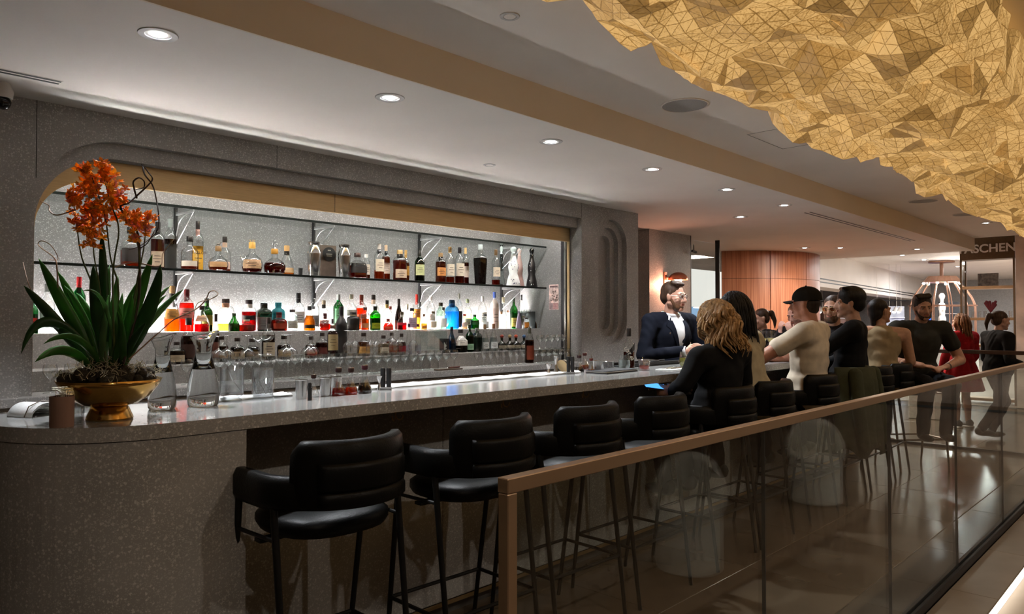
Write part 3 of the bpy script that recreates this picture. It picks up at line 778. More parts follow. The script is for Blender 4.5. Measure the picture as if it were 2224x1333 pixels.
B('T', 547, 526, 44, 'round', None, '7a2014', .2, 'c79a4a', 'c29a72', 'ribbed crystal bottle with golden crown stopper', 2, (.14, .42))
B('T', 597, 540, 47, 'round', None, '7a1206', .44, 'b5832f', None, 'crystal decanter of deep red cognac with clear lily stopper', 2)
B('T2', 622, 533, 32, 'bell', None, 'c98a3a', .2, 'b98f5a', 'd2b083', 'bell-shaped clear bottle with black neck behind the red decanter', 2, (.1, .26), '141110')
B('T', 776, 549, 36, 'squat', None, '8a2408', .5, '3a2620', '16110f', 'low square whisky bottle with flat stopper and black label, right of the steel shaker', 4, (.2, .58))
B('T2', 795, 552, 17, 'jug', None, AMB, .2, 'c9c2b8', 'd6cbb8', 'small clear bottle with white label behind the low square whisky', 2, (.2, .6))
B('T', 823, 529, 22, 'tall', None, 'a8520f', .26, 'cfc6ba', 'd8c9ae', 'whisky with white cap, black neck and large cream label', 2, (.22, .56), '111014')
B('T2', 838, 532, 18, 'tall', None, '8a3d0c', .68, 'c9a98a', 'd6c2b0', 'amber whisky with cream cap close behind the white-capped one', 2, (.2, .5), '12141a')
B('T', 868, 543, 27, 'jug', None, '8a2a0a', .66, 'b99a66', 'd8bfa2', 'red-amber bourbon with black neck and cream label', 3, (.08, .36), '17110f')
B('T2', 881, 543, 16, 'std', None, '8a4a14', .6, 'b58f55', 'b9852f', 'amber bottle with gold neck behind the red-amber bourbon', 2, (.2, .5), 'b08a4a')
B('T', 911, 545, 22, 'tall', '1f7a3a', '0f4a1c', .5, '10130f', 'c3c98f', 'green glass bottle with pale label, the only green one on this shelf', 2, (.2, .55), '12301a')
B('T', 957, 549, 21, 'jug', None, '8a3d0c', .7, '9a7a52', 'cf8a4a', 'amber bottle with orange label, right of the green one', 3, (.22, .5), '15110e')
B('T', 977, 536, 20, 'tall', None, '8a3408', .17, 'c9a46a', 'd9cdb6', 'clear bottle with tan cork and tall cream label, first of three alike', 2, (.2, .52))
B('T', 998, 537, 21, 'tall', None, '7a2408', .2, '14121a', 'd4c8b0', 'cream-labelled bottle with black neck, middle of three alike', 2, (.2, .55))
B('T2', 1011, 538, 15, 'tall', None, '6a1c08', .6, 'c9a46a', 'd4c4b4', 'half-hidden cream-labelled bottle with tan neck, last of three alike', 2, (.2, .5))
B('T', 1043, 531, 26, 'trap', None, '3a0c06', .66, 'cfd4d2', None, 'tapering dark brown decanter with square clear stopper', 4)
B('T', 1077, 542, 19, 'tall', None, '8a2408', .15, '8a6a4a', 'd8c8ae', 'cream-labelled bottle beside the clear ball-topped bottle', 2, (.24, .5))
B('T2', 1089, 534, 17, 'figure', 'e6eeee', None, 0, 'bfcac6', None, 'clear figure-shaped bottle with silver ball top')
az = B('T', 1115, 535, 31, 'figure', '#dfe0dc', None, 0, 'c8d2d0', None, 'white ceramic bottle with blue painted flowers and silver ball top', solid=True)
B('T2', 1128, 539, 22, 'figure', '#c8a49c', None, 0, 'd6bcb4', None, 'pale pink ceramic bottle behind the blue-flowered one', solid=True)
bk_ = B('T', 1155, 539, 25, 'figure', '#100f10', None, 0, '0d0d0e', None, 'glossy black ceramic bottle at the right end of the glass shelf', solid=True)
for o_, c_, n_ in ((az, '1c2550', 26), (bk_, 'b9bcc0', 12)):
    rr2 = random.Random(4); mb = MB(); H_ = o_.children[0].dimensions.z / .8; r_ = o_.children[0].dimensions.x / 2
    for k in range(n_):
        th = -pi / 2 - .3 + rr2.uniform(-1.1, 1.1); zz = rr2.choice((rr2.uniform(.03, .25), rr2.uniform(.4, .62)))
        prof = KP['figure'][0]; q = 1
        for a, b in zip(prof, prof[1:]):
            if a[1] <= zz <= b[1]: q = a[0] + (b[0] - a[0]) * (zz - a[1]) / (b[1] - a[1])
        mb.ell((r_ * q * cos(th), r_ * q * sin(th), zz * H_), (.0035, .0035, .006), 6, 4)
    mb.build('painted_pattern', capm(c_), o_)
# lettering and fancy stoppers
z_, y_ = ROWS['T2']
text_mesh('label_text', 'TAYLOR', .026, capm('3a2408'), tb, frame_m((-.012, -.0405, .125), (1, -.35, 0), (-.33, -1, 0)), .0004)
for o_ in [o for o in COL.objects if o.get('label', '').startswith(('crystal decanter of', 'round squat bottle with cork', 'ribbed crystal'))]:
    H_ = max(c.dimensions.z + 0 for c in o_.children); lab_ = o_['label']; zt = ROWS['T'][0]
    top = max((c.data.vertices[i].co.z for c in o_.children for i in range(len(c.data.vertices))), default=.2)
    if lab_.startswith('crystal'):
        mb = MB().lathe([(.012, top), (.007, top + .012), (.013, top + .022), (.011, top + .034), (.003, top + .042)], 14)
        mb.ell((0, 0, top + .052), (.011, .011, .014), 10, 6).ell((-.017, 0, top + .034), (.010, .008, .010), 10, 6).ell((.017, 0, top + .034), (.010, .008, .010), 10, 6)
        mb.build('lily_stopper', glassm('crystal', (.82, .84, .85), .12), o_, True)
        mb = MB()
        for k in range(9): mb.ell((.062 * cos(k * .7), .062 * sin(k * .7), .02), (.012, .012, .012), 8, 6)
        mb.build('crystal_beads', glassm('crystal', (.82, .84, .85), .12), o_, True)
    elif lab_.startswith('round'):
        MB().ell((0, 0, top + .012), (.014, .004, .006), 10, 6).cap((.008, 0, top + .012), (.016, 0, top + .026), .004, .003, 8).ell((.019, 0, top + .027), (.006, .003, .004), 8, 6).tube([(-.01, 0, top + .01), (-.014, 0, top)], .002, 6).tube([(.006, 0, top + .01), (.012, 0, top)], .002, 6).build('horse_figure', pm('pewter', (.12, .11, .10), .35, .8), o_, True)
    else:
        mb = MB()
        for k in range(7):
            a = k * 2 * pi / 7; mb.cap((.006 * cos(a), .006 * sin(a), top - .004), (.019 * cos(a), .019 * sin(a), top + .016), .003, .0022, 6)
        mb.build('crown', BRASS, o_, True)
# ----- upper lit ledge, left to right (first seen through the leaves)
B('U', 95, 617, 30, 'tall', None, 'bfc9c6', .5, '8d9290', 'a9c2b4', 'clear bottle with grey cap half hidden by the leftmost orchid leaves')
B('U', 76, 640, 26, 'std', '2f8a52', '1f6a3a', .5, 'b01c14', 'c8281c', 'green bottle with red label at the far left edge of the niche', 2, (.1, .4))
B('U', 171, 601, 27, 'tall', '2f9a5c', '1c6a38', .5, 'a3121c', '6b6a72', 'green bottle with bright red cap seen between the orchid leaves', 2, (.06, .40), 'a3121c')
B('U', 374, 621, 33, 'slope', None, 'd8741a', .32, 'b08a5c', 'c98a3a', 'clear bottle with orange drink, its tan cap above the right leaves', 2, (.28, .5), '17120f')
B('U', 405, 628, 31, 'tall', None, 'c2341a', .68, '5a0f14', 'b96a5c', 'rose-red bottle with maroon cap and long neck', 2, (.3, .56), '5a0f14')
B('U2', 449, 648, 25, 'std', '3f7a1c', '5a5a0c', .5, '1a2410', '8a7a1c', 'green bottle with olive label behind the curling twig', 2, (.2, .5), '2a5a14')
B('U', 438, 664, 31, 'slope', None, 'c2182a', .3, '12100f', 'd9b08a', 'curvy clear bottle with black cap and red drink at its foot', 2, (.4, .62))
B('U2', 490, 649, 33, 'jug', None, 'd8bc5a', .24, '2a1a14', None, 'large clear bottle with gold drink and brown cork', 3, (.2, .4), 'c98a6a')
B('U', 506, 680, 24, 'slope', '2f8a1c', '5aa00c', .45, '1a3014', None, 'small bright green sloping bottle')
B('U2', 540, 651, 31, 'jug', None, '8a0a1c', .62, '221416', '1a1014', 'crimson bottle with clear shoulders and black cap', 2, (.35, .5), 'd8cfc8')
B('U', 536, 694, 33, 'squat', None, '9a2a06', .55, 'c9b8a8', None, 'short round bottle of glowing orange-red brandy')
B('U2', 572, 658, 31, 'jug', '3a5a4c', '2a4a3c', .5, '111816', '7a7472', 'dark green square-shouldered bottle with grey label', 4, (.05, .5))
B('U2', 604, 657, 29, 'jug', '#1f9aa8', None, 0, '1c8794', '4fb3bd', 'opaque bright turquoise gin bottle', 2, (.2, .55), solid=True)
B('U', 606, 678, 30, 'squat', None, 'a8280c', .62, '5a1414', 'a8381c', 'square red-amber bottle with dark red cap in front of the turquoise one', 4, (.12, .4), '7a1c1c')
B('U', 635, 672, 24, 'jug', None, 'e2e6e8', .5, '2a1f1c', 'c9c2b4', 'plain clear bottle with brown cap right of the turquoise one')
B('U2', 648, 636, 27, 'std', None, 'dfe4e6', .4, '101012', 'e6e2da', 'clear bottle with flared black cap and black oval badge', 2, (.2, .5), '101012')
B('U', 672, 665, 25, 'slope', None, 'c98a1c', .62, '12100e', '3a2a14', 'golden bottle with slim black cap', 2, (.1, .24))
B('U2', 682, 636, 22, 'std', None, 'dfe2e2', .4, '15151a', '8d8a86', 'clear bottle with black cap and grey label by the second shelf rail', 2, (.1, .4))
B('U2', 703, 652, 23, 'std', None, 'e2d8d0', .4, 'b9a58c', 'c9847a', 'clear bottle with cream cap and black collar', 2, (.1, .34), '1a1614')
B('U', 706, 680, 25, 'round', None, 'c2340c', .4, '4a1410', None, 'round bottle of orange-red liqueur with maroon neck', 2, (.1, .3), '5a1a14')
B('L2', 722, 692, 13, 'std', None, '5a3a24', .5, '2a2420', '2a1c14', 'slim dark bottle with grey-brown cap left of the tall black one')
B('U2', 735, 639, 23, 'tall', '1f9a4c', '14803a', .6, 'a8aaa6', '7fbf93', 'tall emerald green bottle with silver cap', 2, (.2, .6), '1f8a44')
B('L2', 741, 665, 25, 'tall', '#0b0a0b', None, 0, '0b0a0b', '1c1410', 'tall glossy black bottle in front of the emerald one', 2, (.1, .4), solid=True)
B('U2', 763, 639, 25, 'std', None, 'e6e6e6', .4, 'c2b8a6', 'e2dcd6', 'clear bottle with cream cap right of the emerald one', 2, (.4, .56))
B('U', 767, 678, 28, 'jug', '#14100f', None, 0, '1a1410', '2c2018', 'squat black bottle with pale neck label', 2, (.05, .3), 'b5a27c', solid=True)
B('U2', 785, 640, 23, 'tall', None, 'd2500c', .62, '6a2410', 'c95a2c', 'tall bright orange bottle with brown cap', 2, (.15, .45), '7a2a14')
B('U', 793, 667, 18, 'jug', None, 'c9742c', .5, '4a1c14', 'c98a5a', 'small amber bottle in front of the orange one', 2, (.1, .3))
B('U2', 811, 640, 25, 'std', None, 'eaeaea', .4, '1a1714', 'e6e2da', 'clear bottle with black cap and cream collar behind the lime green one', 2, (.15, .3), 'd9c9ae')
B('U', 815, 665, 23, 'tall', '3fae2a', '2a8a1c', .5, '131c10', 'a8b81c', 'lime green bottle with yellow label and black cap', 2, (.06, .3))
B('U2', 840, 652, 20, 'std', None, 'ece6e2', .3, '1a1510', None, 'clear bottle with gold neck', 2, (.1, .3), 'b59a4a')
B('U2', 848, 665, 18, 'std', None, 'e2a8a0', .4, '6a2a1c', None, 'pale pink bottle with brown cork')
B('U', 843, 692, 22, 'slope', None, 'd2442c', .6, '7a2418', 'c26a4a', 'coral red bottle with rust cap', 2, (.1, .3), '7a2418')
B('U2', 861, 649, 18, 'slope', '4a2414', '8a4a10', .4, '1c100c', '3a1c10', 'slim dark brown long-necked bottle', 2, (.1, .3), '2a1610')
B('U', 873, 677, 21, 'slope', None, 'c2102a', .4, '4a3a24', 'c81c34', 'white-necked bottle with crimson drink', 2, (.25, .4), 'd8d4d0')
B('U2', 884, 661, 17, 'round', None, 'ece2da', .4, 'c9bda0', None, 'round clear bottle with cream stopper')
B('U', 895, 669, 19, 'jug', None, 'd8cfd6', .5, '141214', 'b9a0b4', 'clear bottle with lavender scroll print and black cap', 3, (.1, .55))
B('U2', 905, 639, 17, 'tall', None, 'd8a05a', .55, 'b0261a', 'd88a34', 'bottle with bright red neck and orange label', 2, (.34, .58), 'b0261a')
B('L', 888, 703, 15, 'cone', None, 'e6e2ea', .3, '3a2434', None, 'small clear flask with purple cap, left of a pair')
B('L', 908, 703, 15, 'cone', None, 'e6e2ea', .3, '3a2434', None, 'small clear flask with purple cap, right of a pair')
B('U', 921, 682, 14, 'slope', None, 'd8a85a', .4, '5a3a24', 'c9852f', 'small gold bottle with brown cap', 2, (.05, .25))
B('U2', 936, 642, 19, 'tall', None, 'eaeaec', .4, 'c6c4c0', 'e2e0dc', 'clear bottle with pearl white cap', 2, (.25, .45))
B('U', 941, 676, 15, 'jug', None, 'eae6e2', .4, '4a3a1c', 'd9c9b4', 'white-labelled bottle with gold and black cap', 2, (.1, .45))
B('U2', 957, 657, 19, 'jug', 'd8e8dc', 'd0e2d8', .5, '2a2418', None, 'faintly green clear bottle with brown cork')
B('U', 963, 667, 15, 'std', None, 'eaeaea', .4, '1a1c1a', 'd8d8d4', 'slim bottle with black cap and white bird label', 2, (.1, .5))
B('U2', 980, 651, 26, 'jug', '8ccbe6', '5ab4dc', .6, '1c3448', None, 'pale sky blue bottle with navy cap', 4, (.1, .3), '2a5a86')
B('U2', 997, 637, 15, 'tall', None, 'e6e8e6', .4, 'a8a496', '2a2a2c', 'tall clear bottle with pewter cap and black upright label', 2, (.05, .5))
B('U2', 1015, 649, 19, 'std', None, 'dfe2b4', .5, '9aa07a', 'd8d6a8', 'pale yellow bottle with wide green-grey cap', 2, (.1, .35))
B('U', 1009, 682, 13, 'jug', None, 'd8b8a8', .4, 'b01420', 'c8b0a0', 'small bottle with bright red cap')
B('U', 1031, 683, 20, 'std', '2fa84a', '1f8a34', .6, '243a24', '1f5a2c', 'small bright green bottle with grey cap', 2, (.3, .5))
B('U2', 1048, 643, 19, 'tall', None, 'ececec', .4, 'b4b2ae', 'e6e6e4', 'frosty clear bottle with grey cap', 2, (.2, .5))
B('U', 1054, 682, 16, 'jug', None, 'efefef', .4, '1c1c1e', 'e6e6e6', 'white bottle with small black cap', 2, (.05, .5))
B('U2', 1074, 634, 19, 'tall', '#d8c4bc', None, 0, '3a4f8a', 'cfb4aa', 'pink-white diamond-patterned bottle with blue cap', 2, (.05, .55), 'd8dce6', solid=True)
B('U2', 1093, 645, 18, 'bell', None, 'f0eee8', .4, 'd6c8a8', None, 'clear bell-shaped bottle with cream cap by the last shelf rail')
B('U', 1089, 676, 12, 'slope', None, 'e8e2d8', .4, 'b08058', None, 'tiny clear bottle with cork, left of two')
B('U', 1103, 674, 12, 'cone', None, 'e8e2d8', .4, 'a8704a', None, 'tiny clear bottle with cork, right of two')
B('U2', 1116, 646, 17, 'std', '2f9a4a', '2a7a34', .5, '1a2a18', 'b9a84a', 'green wine bottle with yellow label at the right of the ledge', 2, (.06, .34))
B('U2', 1132, 640, 15, 'tall', None, 'ececec', .4, '8a8a8c', '8f908f', 'slim clear bottle with grey label right of the green wine bottle', 2, (.1, .45))
B('U', 1127, 676, 14, 'cone', '#8a7a92', None, 0, '6d6078', None, 'opaque lavender cone-shaped bottle on the lit ledge', solid=True)
B('U', 1143, 690, 13, 'jug', None, 'd89a3a', .6, '2a1814', 'd8862f', 'small bottle with orange label and black cap', 2, (.1, .5))
B('U', 1167, 671, 15, 'cone', 'a8743a', '6a3408', .75, '2a1a14', None, 'long amber cone bottle at the right end of the ledge')
# ----- lower ledge
for k, (u, vt, w_, c_, l_, tx) in enumerate(((386, 742, 34, '3a1408', 'b9a88a', 'dark whisky bottle with cream label behind the left carafe'), (408, 690, 33, '5a1c08', '3a1c10', 'dark amber onion-shaped bottle behind the right carafe'),
        (470, 682, 15, '4a2014', '6a3a2a', 'slim brown-necked bottle behind the right carafe spout'), (481, 730, 28, '4a1a0a', '8a6a4a', 'dark amber bottle behind the inverted glasses, leftmost'),
        (516, 733, 30, '3a1608', 'a08a6a', 'amber bottle with tan label behind the inverted glasses, second'), (548, 735, 32, '30140a', '7a6a58', 'dark bottle with grey label behind the inverted glasses, third'),
        (583, 690, 26, '4a2410', 'b9aa90', 'bottle with ribbed neck behind the tilted cocktail glass'), (617, 728, 30, '4a1c0a', 'b0905a', 'amber bottle with gold label behind the stacked coupes'),
        (676, 730, 24, '7a1c0c', '8a2414', 'red-brown bottle behind the right-hand stacked coupe'), (700, 722, 28, '6a140c', '5a1c14', 'deep red squat bottle left of the cream-labelled whisky'),
        (790, 722, 26, '9a5a1c', 'b98a4a', 'honey bottle behind the wine glasses'), (833, 728, 24, 'b9a890', 'c9bfa8', 'pale bottle with black brushstroke label behind the wine glasses'),
        (851, 722, 22, 'b0502c', '8a3a1c', 'rosy bottle behind the wine glasses'), (872, 724, 20, '6a0c14', '8a1420', 'dark red bottle behind the wine glasses'))):
    B('L', u, vt, w_, 'squat' if k % 3 else 'std', None, c_, .6, '2a1c16', l_, tx, 2 if k % 2 else 3, (.12, .42))
B('L', 981, 709, 19, 'slope', '3a9ab8', '1f86a8', .55, '12181a', None, 'small teal bottle with black cap on the lower ledge')
B('L', 1000, 715, 27, 'squat', None, '3a4038', .4, '1c1a1a', 'd9d6cc', 'squat bottle with big white label and red mark', 4, (.3, .72))
B('L', 1020, 705, 18, 'std', '3f9a6a', '2a7a4a', .6, '16201a', '8fbf9a', 'green-tinted bottle with black collar on the lower ledge', 2, (.08, .3))
B('L', 1036, 712, 19, 'jug', 'a8b8b0', '8a9a94', .6, '8a8680', None, 'grey-green square bottle on the lower ledge', 4)
B('L', 1053, 704, 18, 'bell', None, 'c8d2d2', .5, '8a6a4c', 'cfd4d2', 'clear stout bottle with wooden cork, left of a pair on the lower ledge', 3, (.1, .34))
B('L', 1072, 703, 18, 'bell', None, 'c8d2d2', .5, '8a5a3c', 'cfd4d2', 'clear stout bottle with wooden cork, right of a pair on the lower ledge', 3, (.1, .34))
for u, c_, tx in ((1090, '8a2c1c', 'round squat tequila with brick red ball stopper'), (1107, 'a08a62', 'round squat tequila with tan ball stopper'), (1121, 'b0442a', 'round squat tequila with orange ball stopper'), (1138, '2c4a74', 'round squat tequila with blue ball stopper')):
    o_ = B('L', u, 729, 21, 'round', '8a8a7a', '5a4a34', .45, None, 'b0a890', tx, 2, (.12, .36))
    H_ = o_.children[0].dimensions.z / .86
    MB().ell((0, 0, H_ * .96), (.018, .018, .018), 14, 10).build('ball_stopper', capm(c_), o_, True)
B('L', 1150, 709, 15, 'tall', None, 'b4b8b4', .4, '6a5a44', None, 'slim clear bottle left of the wine glasses at the right')
B('S', 723, 706, 24, 'jug', None, '6a1408', .78, '7a5a48', 'd2bd8c', 'whisky bottle with large parchment label standing among the glasses', 2, (.08, .66))
B('C', 1150, 712, 20, 'tall', None, '7a2a0c', .66, '4a4a3c', '7a3014', 'red-brown bottle on the back counter among the wine glasses', 2, (.1, .5))
p = at(965, Y=4.72); sb = thing('gift_box', 'black box with white diamond on the lower ledge', 'box', (p.x, 4.72, 1.111))
MB().box((-.03, -.03, 0), (.03, .03, .125), .002).build('carton', BLACK, sb)
MB().add([(-.028, -.0306, .03), (.0, -.0306, .062), (-.028, -.0306, .095), (-.0285, -.0306, .062)], [(0, 1, 2, 3)]).build('white_diamond', labm('d8d6d0'), sb)

# nudge bottles on one ledge apart until none touch
YL = {'T': (4.79, 5.13), 'U': (4.868, 5.085), 'L': (4.63, 4.855), 'S': (4.42, 4.57), 'C': (4.4, 4.6)}
for it in range(80):
    for i in range(len(BT)):
        a, ra, wa = BT[i]
        for j in range(i + 1, len(BT)):
            b, rb, wb = BT[j]
            if wa[0] != wb[0]: continue
            dx, dy = b.location.x - a.location.x, b.location.y - a.location.y
            if abs(dx) > ra + rb: continue
            d = sqrt(dx * dx + dy * dy); ov = ra + rb - d
            if ov <= 0: continue
            sy = 1 if dy >= 0 else -1; sx_ = 1 if dx >= 0 else -1
            a.location.y -= sy * ov * .35; b.location.y += sy * ov * .35; a.location.x -= sx_ * ov * .22; b.location.x += sx_ * ov * .22
        lo, hi = YL[wa[0]]; a.location.y = min(max(a.location.y, lo + ra), hi - ra)
# ----- steel shakers, box and cup on the glass shelf
def shaker(u, vt, w_, tx):
    z, y = ROWS['T']; p = at(u, Y=y); r = w_ / 2 * (p - CAM).dot(FW) / FPX; H = at(u, vt, Y=y).z - z
    t = thing('cocktail_shaker', tx, 'shaker', (p.x, y, z), 0, 'steel shakers')
    MB().lathe([(r * .74, 0), (r * .78, .01 * H), (r * .98, .55 * H), (r, .66 * H)], 28).build('tin', STEEL, t, True)
    MB().lathe([(r * 1.02, .655 * H), (r * 1.0, .72 * H), (r * .80, .84 * H), (r * .66, .9 * H)], 28, caps=False).build('shoulder', CHROME, t, True)
    MB().lathe([(r * .67, .895 * H), (r * .84, .93 * H), (r * .88, .99 * H), (r * .8, H)], 28).build('lid', STEEL, t, True)
shaker(681, 525, 30, 'brushed steel cocktail shaker left of the brown box'); shaker(747, 531, 27, 'brushed steel cocktail shaker right of the brown box')
z, y = ROWS['T2']; p = at(709, Y=y)
t = thing('whisky_box', 'brown carton with black round emblem between the two steel shakers', 'box', (p.x, y, z), -.1)
MB().box((-.066, -.03, 0), (.066, .03, at(709, 533, Y=y).z - z), .002).build('carton', pm('brown_card', (.10, .07, .05), .6, var=.2), t)
hb = at(709, 533, Y=y).z - z
MB().lathe([(.001, 0), (.055, 0), (.055, .002)], 32).build('emblem', BLACK, t).matrix_local = frame_m((.004, -.032, hb - .07), (1, 0, 0), (0, -1, 0))
mb = MB()
for k, (wd, zz) in enumerate(((.026, .03), (.05, .0), (.044, -.014))): mb.box((.004 - wd / 2, -.0348, hb - .07 + zz - .004), (.004 + wd / 2, -.0342, hb - .07 + zz + .004))
mb.build('emblem_print', labm('8f8a80'), t)
p = at(652, Y=4.83); t = thing('shot_cup', 'tiny black cup left of the shakers on the glass shelf', 'cup', (p.x, 4.83, 1.7205))
MB().lathe([(.014, 0), (.017, .05), (.014, .05), (.012, .006)], 18).build('bowl', BLACK, t, True)
MB().lathe([(.0165, .046), (.0185, .05), (.0165, .052)], 18, caps=False).build('rim', BLACKM, t, True)
# ---------------------------------------------------------------- glassware on the back counter
def wine_profile(h, r): return [(r * .9, 0), (r * .88, .003), (.006, .007), (.004, .012), (.0038, h * .46), (.007, h * .5), (r * .72, h * .6), (r, h * .74), (r * .98, h * .86), (r * .86, h)]
def coupe_profile(h, r): return [(r * .68, 0), (r * .66, .003), (.006, .007), (.004, .012), (.004, h * .6), (.008, h * .64), (r * .7, h * .74), (r * .96, h * .9), (r, h)]
def tumbler_profile(h, r): return [(r * .9, 0), (r * .93, .006), (r, h), (r * .965, h), (r * .89, .012), (.001, .012)]
def flute_profile(h, r): return [(r * 1.1, 0), (r, .003), (.005, .007), (.004, .012), (.004, h * .4), (.008, h * .44), (r * .8, h * .55), (r, h * .8), (r * .92, h)]
def glass_mesh(name, prof, seg=22): return MB().lathe(prof, seg, caps=False).mesh(name, GLASSW, 'all', False)
WINE = glass_mesh('wine_glass', wine_profile(.155, .036)); COUP = glass_mesh('coupe_glass', coupe_profile(.13, .05)); FLUT = glass_mesh('stem_glass', flute_profile(.15, .026))
WINES = glass_mesh('small_wine_glass', wine_profile(.125, .034))
def put(me, name, x, y, z, label, group, flip=0.0, cat='glass'):
    o = link(name, me, None, (x, y, z)); tag(o, label, cat, group)
    if flip: o.rotation_euler = (pi, 0, 0); o.location.z = z + flip
    return o
z0 = .9955
def glass_tray(x0, x1, z, tx):
    o = tag(MB().box((x0, 4.40, z), (x1, 4.585, z + .006)).build('glass_sheet', SHELFG), tx, 'glass sheet'); return o
x0, x1, x2 = at(452, Y=4.48).x, at(738, Y=4.48).x, at(988, Y=4.48).x
glass_tray(x0, x1 - .006, 1.1555, 'clear glass sheet under the inverted coupes and the parchment-labelled whisky'); glass_tray(x1, x2, 1.1555, 'clear glass sheet under the inverted wine glasses')
n = 9
for k in range(n):
    for y in (4.445, 4.54):
        put(COUP, 'coupe_glass', x0 + .06 + k * (x1 - x0 - .12) / (n - 1), y, z0, ORD[k] + ' upright coupe from the left, ' + ('front' if y < 4.5 else 'back') + ' row under the left glass sheet', 'coupes under the left glass sheet').scale = (.9, .9, 1.22)
n = 13
for k in range(n):
    for y in (4.44, 4.54):
        put(WINE, 'wine_glass', x1 + .045 + k * (x2 - x1 - .09) / (n - 1), y, z0, ORD[k] + ' upright wine glass from the left, ' + ('front' if y < 4.5 else 'back') + ' row under the right glass sheet', 'wine glasses under the right glass sheet')
for k, u in enumerate((472, 502, 534)):
    put(COUP, 'coupe_glass', at(u, Y=4.47).x, (4.45, 4.53, 4.45)[k], 1.162, ORD[k] + ' of three inverted coupes beside the right carafe', 'inverted coupes beside the carafe', .13)
ti = put(COUP, 'cocktail_glass', at(563, Y=4.46).x, 4.46, 1.162, 'upright cocktail glass standing on the left glass sheet', None)
ti = put(COUP, 'cocktail_glass', at(583, Y=4.50).x, 4.52, 1.162, 'second cocktail glass leaning behind the upright one', None)
for k, u in enumerate((613, 637, 661, 685)):
    put(COUP, 'coupe_glass', at(u, Y=4.50).x, 4.45 + .09 * (k % 2), 1.162, ORD[k] + ' of four inverted coupes left of the parchment-labelled whisky', 'inverted coupes in the middle', .13)
for k in range(7):
    put(WINE, 'wine_glass', x1 + .05 + k * .098, 4.45 + .06 * (k % 2), 1.162, ORD[k] + ' inverted wine glass from the left on the right glass sheet', 'inverted wine glasses', .155)
o_ = put(COUP, 'martini_glass', at(529, Y=4.84).x, 4.84, 1.7205, 'etched cocktail glass left of the crown-stoppered bottle on the glass shelf', None); o_.scale = (.62, .62, .95)
# clear boxes at the end of the sheet
for k, (a, b, zt, tx) in enumerate(((915, 957, 1.30, 'clear acrylic box holding small glasses beside the black box'),)):
    xa, xb = at(a, Y=4.5).x, at(b, Y=4.5).x
    t = thing('acrylic_box', tx, 'box', ((xa + xb) / 2, 4.50, 1.162)); w2 = (xb - xa) / 2
    for q in (((-w2, -.08, 0), (w2, -.076, .14)), ((-w2, .076, 0), (w2, .08, .14)), ((-w2, -.0755, 0), (-w2 + .004, .0755, .14)), ((w2 - .004, -.0755, 0), (w2, .0755, .14))):
        MB().box(*q).build('side_panel', SHELFG, t)
    MB().box((-w2, -.08, .1405), (w2, .08, .1445)).build('lid', SHELFG, t)
for k in range(7):
    for y in (4.46, 4.55):
        put(FLUT, 'stem_glass', 4.30 + k * .082, y, z0, ORD[k] + ' small stemmed glass from the left, ' + ('front' if y < 4.5 else 'back') + ' row right of centre', 'stemmed glasses right of centre')
for k in range(5):
    for y in (4.45, 4.54):
        put(WINES, 'small_wine_glass', 5.05 + k * .085, y, z0, ORD[k] + ' small wine glass, ' + ('front' if y < 4.5 else 'back') + ' row at the right end of the counter', 'wine glasses at the right end')
glass_tray(5.0, 5.44, 1.1225, 'small clear glass sheet at the right end of the back counter')
for k in range(5):
    put(WINES, 'small_wine_glass', 5.05 + k * .085, 4.49, 1.1292, ORD[k] + ' small wine glass from the left on the right-end glass sheet', 'wine glasses on the right-end sheet')
for k, x in enumerate((1.62, 1.72, 1.82, 1.10, 1.2, 1.3)):
    put(WINE, 'wine_glass', x, 4.48, z0, ORD[(k + 3) % 6] + ' wine glass from the left on the counter behind bowl and carafes', 'wine glasses behind the bowl')
# tray with cutlery, on the counter front
p = at(970, 800, Y=4.39); t = thing('small_tray', 'small brown tray with a dark stick on the back counter', 'tray', (p.x, 4.375, z0))
MB().box((-.13, -.035, 0), (.13, .02, .012), .003).build('board', pm('tray_brown', (.12, .08, .055), .5), t)
MB().tube([(.0, -.01, .018), (.12, -.005, .020)], .006, 8).build('stick', pm('stick_red', (.11, .03, .02), .4), t, True)
# right end of the niche: poster and clear dispenser
p = at(1203, 645, X=XJ - .0125)
po = thing('small_poster', 'small pink picture card taped to the right side of the niche', 'poster', (XJ - .0130, p.y, p.z))
MB().box((-.0012, -.062, -.125), (0, .062, .125)).build('card', pm('poster_paper', (.58, .43, .40), .6, var=.5, scale=28), po)
MB().box((-.0018, -.05, .095), (-.0013, .05, .112)).build('title_bar', pm('poster_title', (.12, .07, .07), .6, var=.6, scale=90, stretch=(1, 1, .2)), po)
MB().box((-.0018, -.056, -.12), (-.0013, .01, -.06)).build('panel', pm('poster_panel', (.42, .22, .22), .6, var=.3, scale=40), po)
MB().box((-.0018, .014, -.12), (-.0013, .058, -.06)).build('panel', pm('poster_panel2', (.25, .17, .18), .6, var=.3, scale=40), po)
rr3 = random.Random(9); mb = MB()
for k in range(16): mb.ell((-.0016, rr3.uniform(-.045, .045), rr3.uniform(-.04, .08)), (.0006, rr3.uniform(.006, .016), rr3.uniform(.004, .012)), 8, 4)
mb.build('picture', pm('poster_dark', (.13, .08, .07), .6, var=.6, scale=50), po)
t = thing('clear_dispenser', 'clear plastic caddy with glasses and an orange slice at the right of the niche', 'caddy', (5.395, 4.98, 1.3105))
for q in (((-.08, -.05, 0), (.08, -.047, .17)), ((-.08, .047, 0), (.08, .05, .17)), ((-.08, -.0465, 0), (-.077, .0465, .17)), ((.077, -.0465, 0), (.08, .0465, .17))):
    MB().box(*q).build('side_panel', glassm('milky_plastic', (.72, .74, .74), .10, .2), t)
MB().lathe([(.02, .1), (.028, .19), (.026, .19), (.018, .104)], 16, (-.04, 0, 0)).build('cup', GLASSW, t, True)
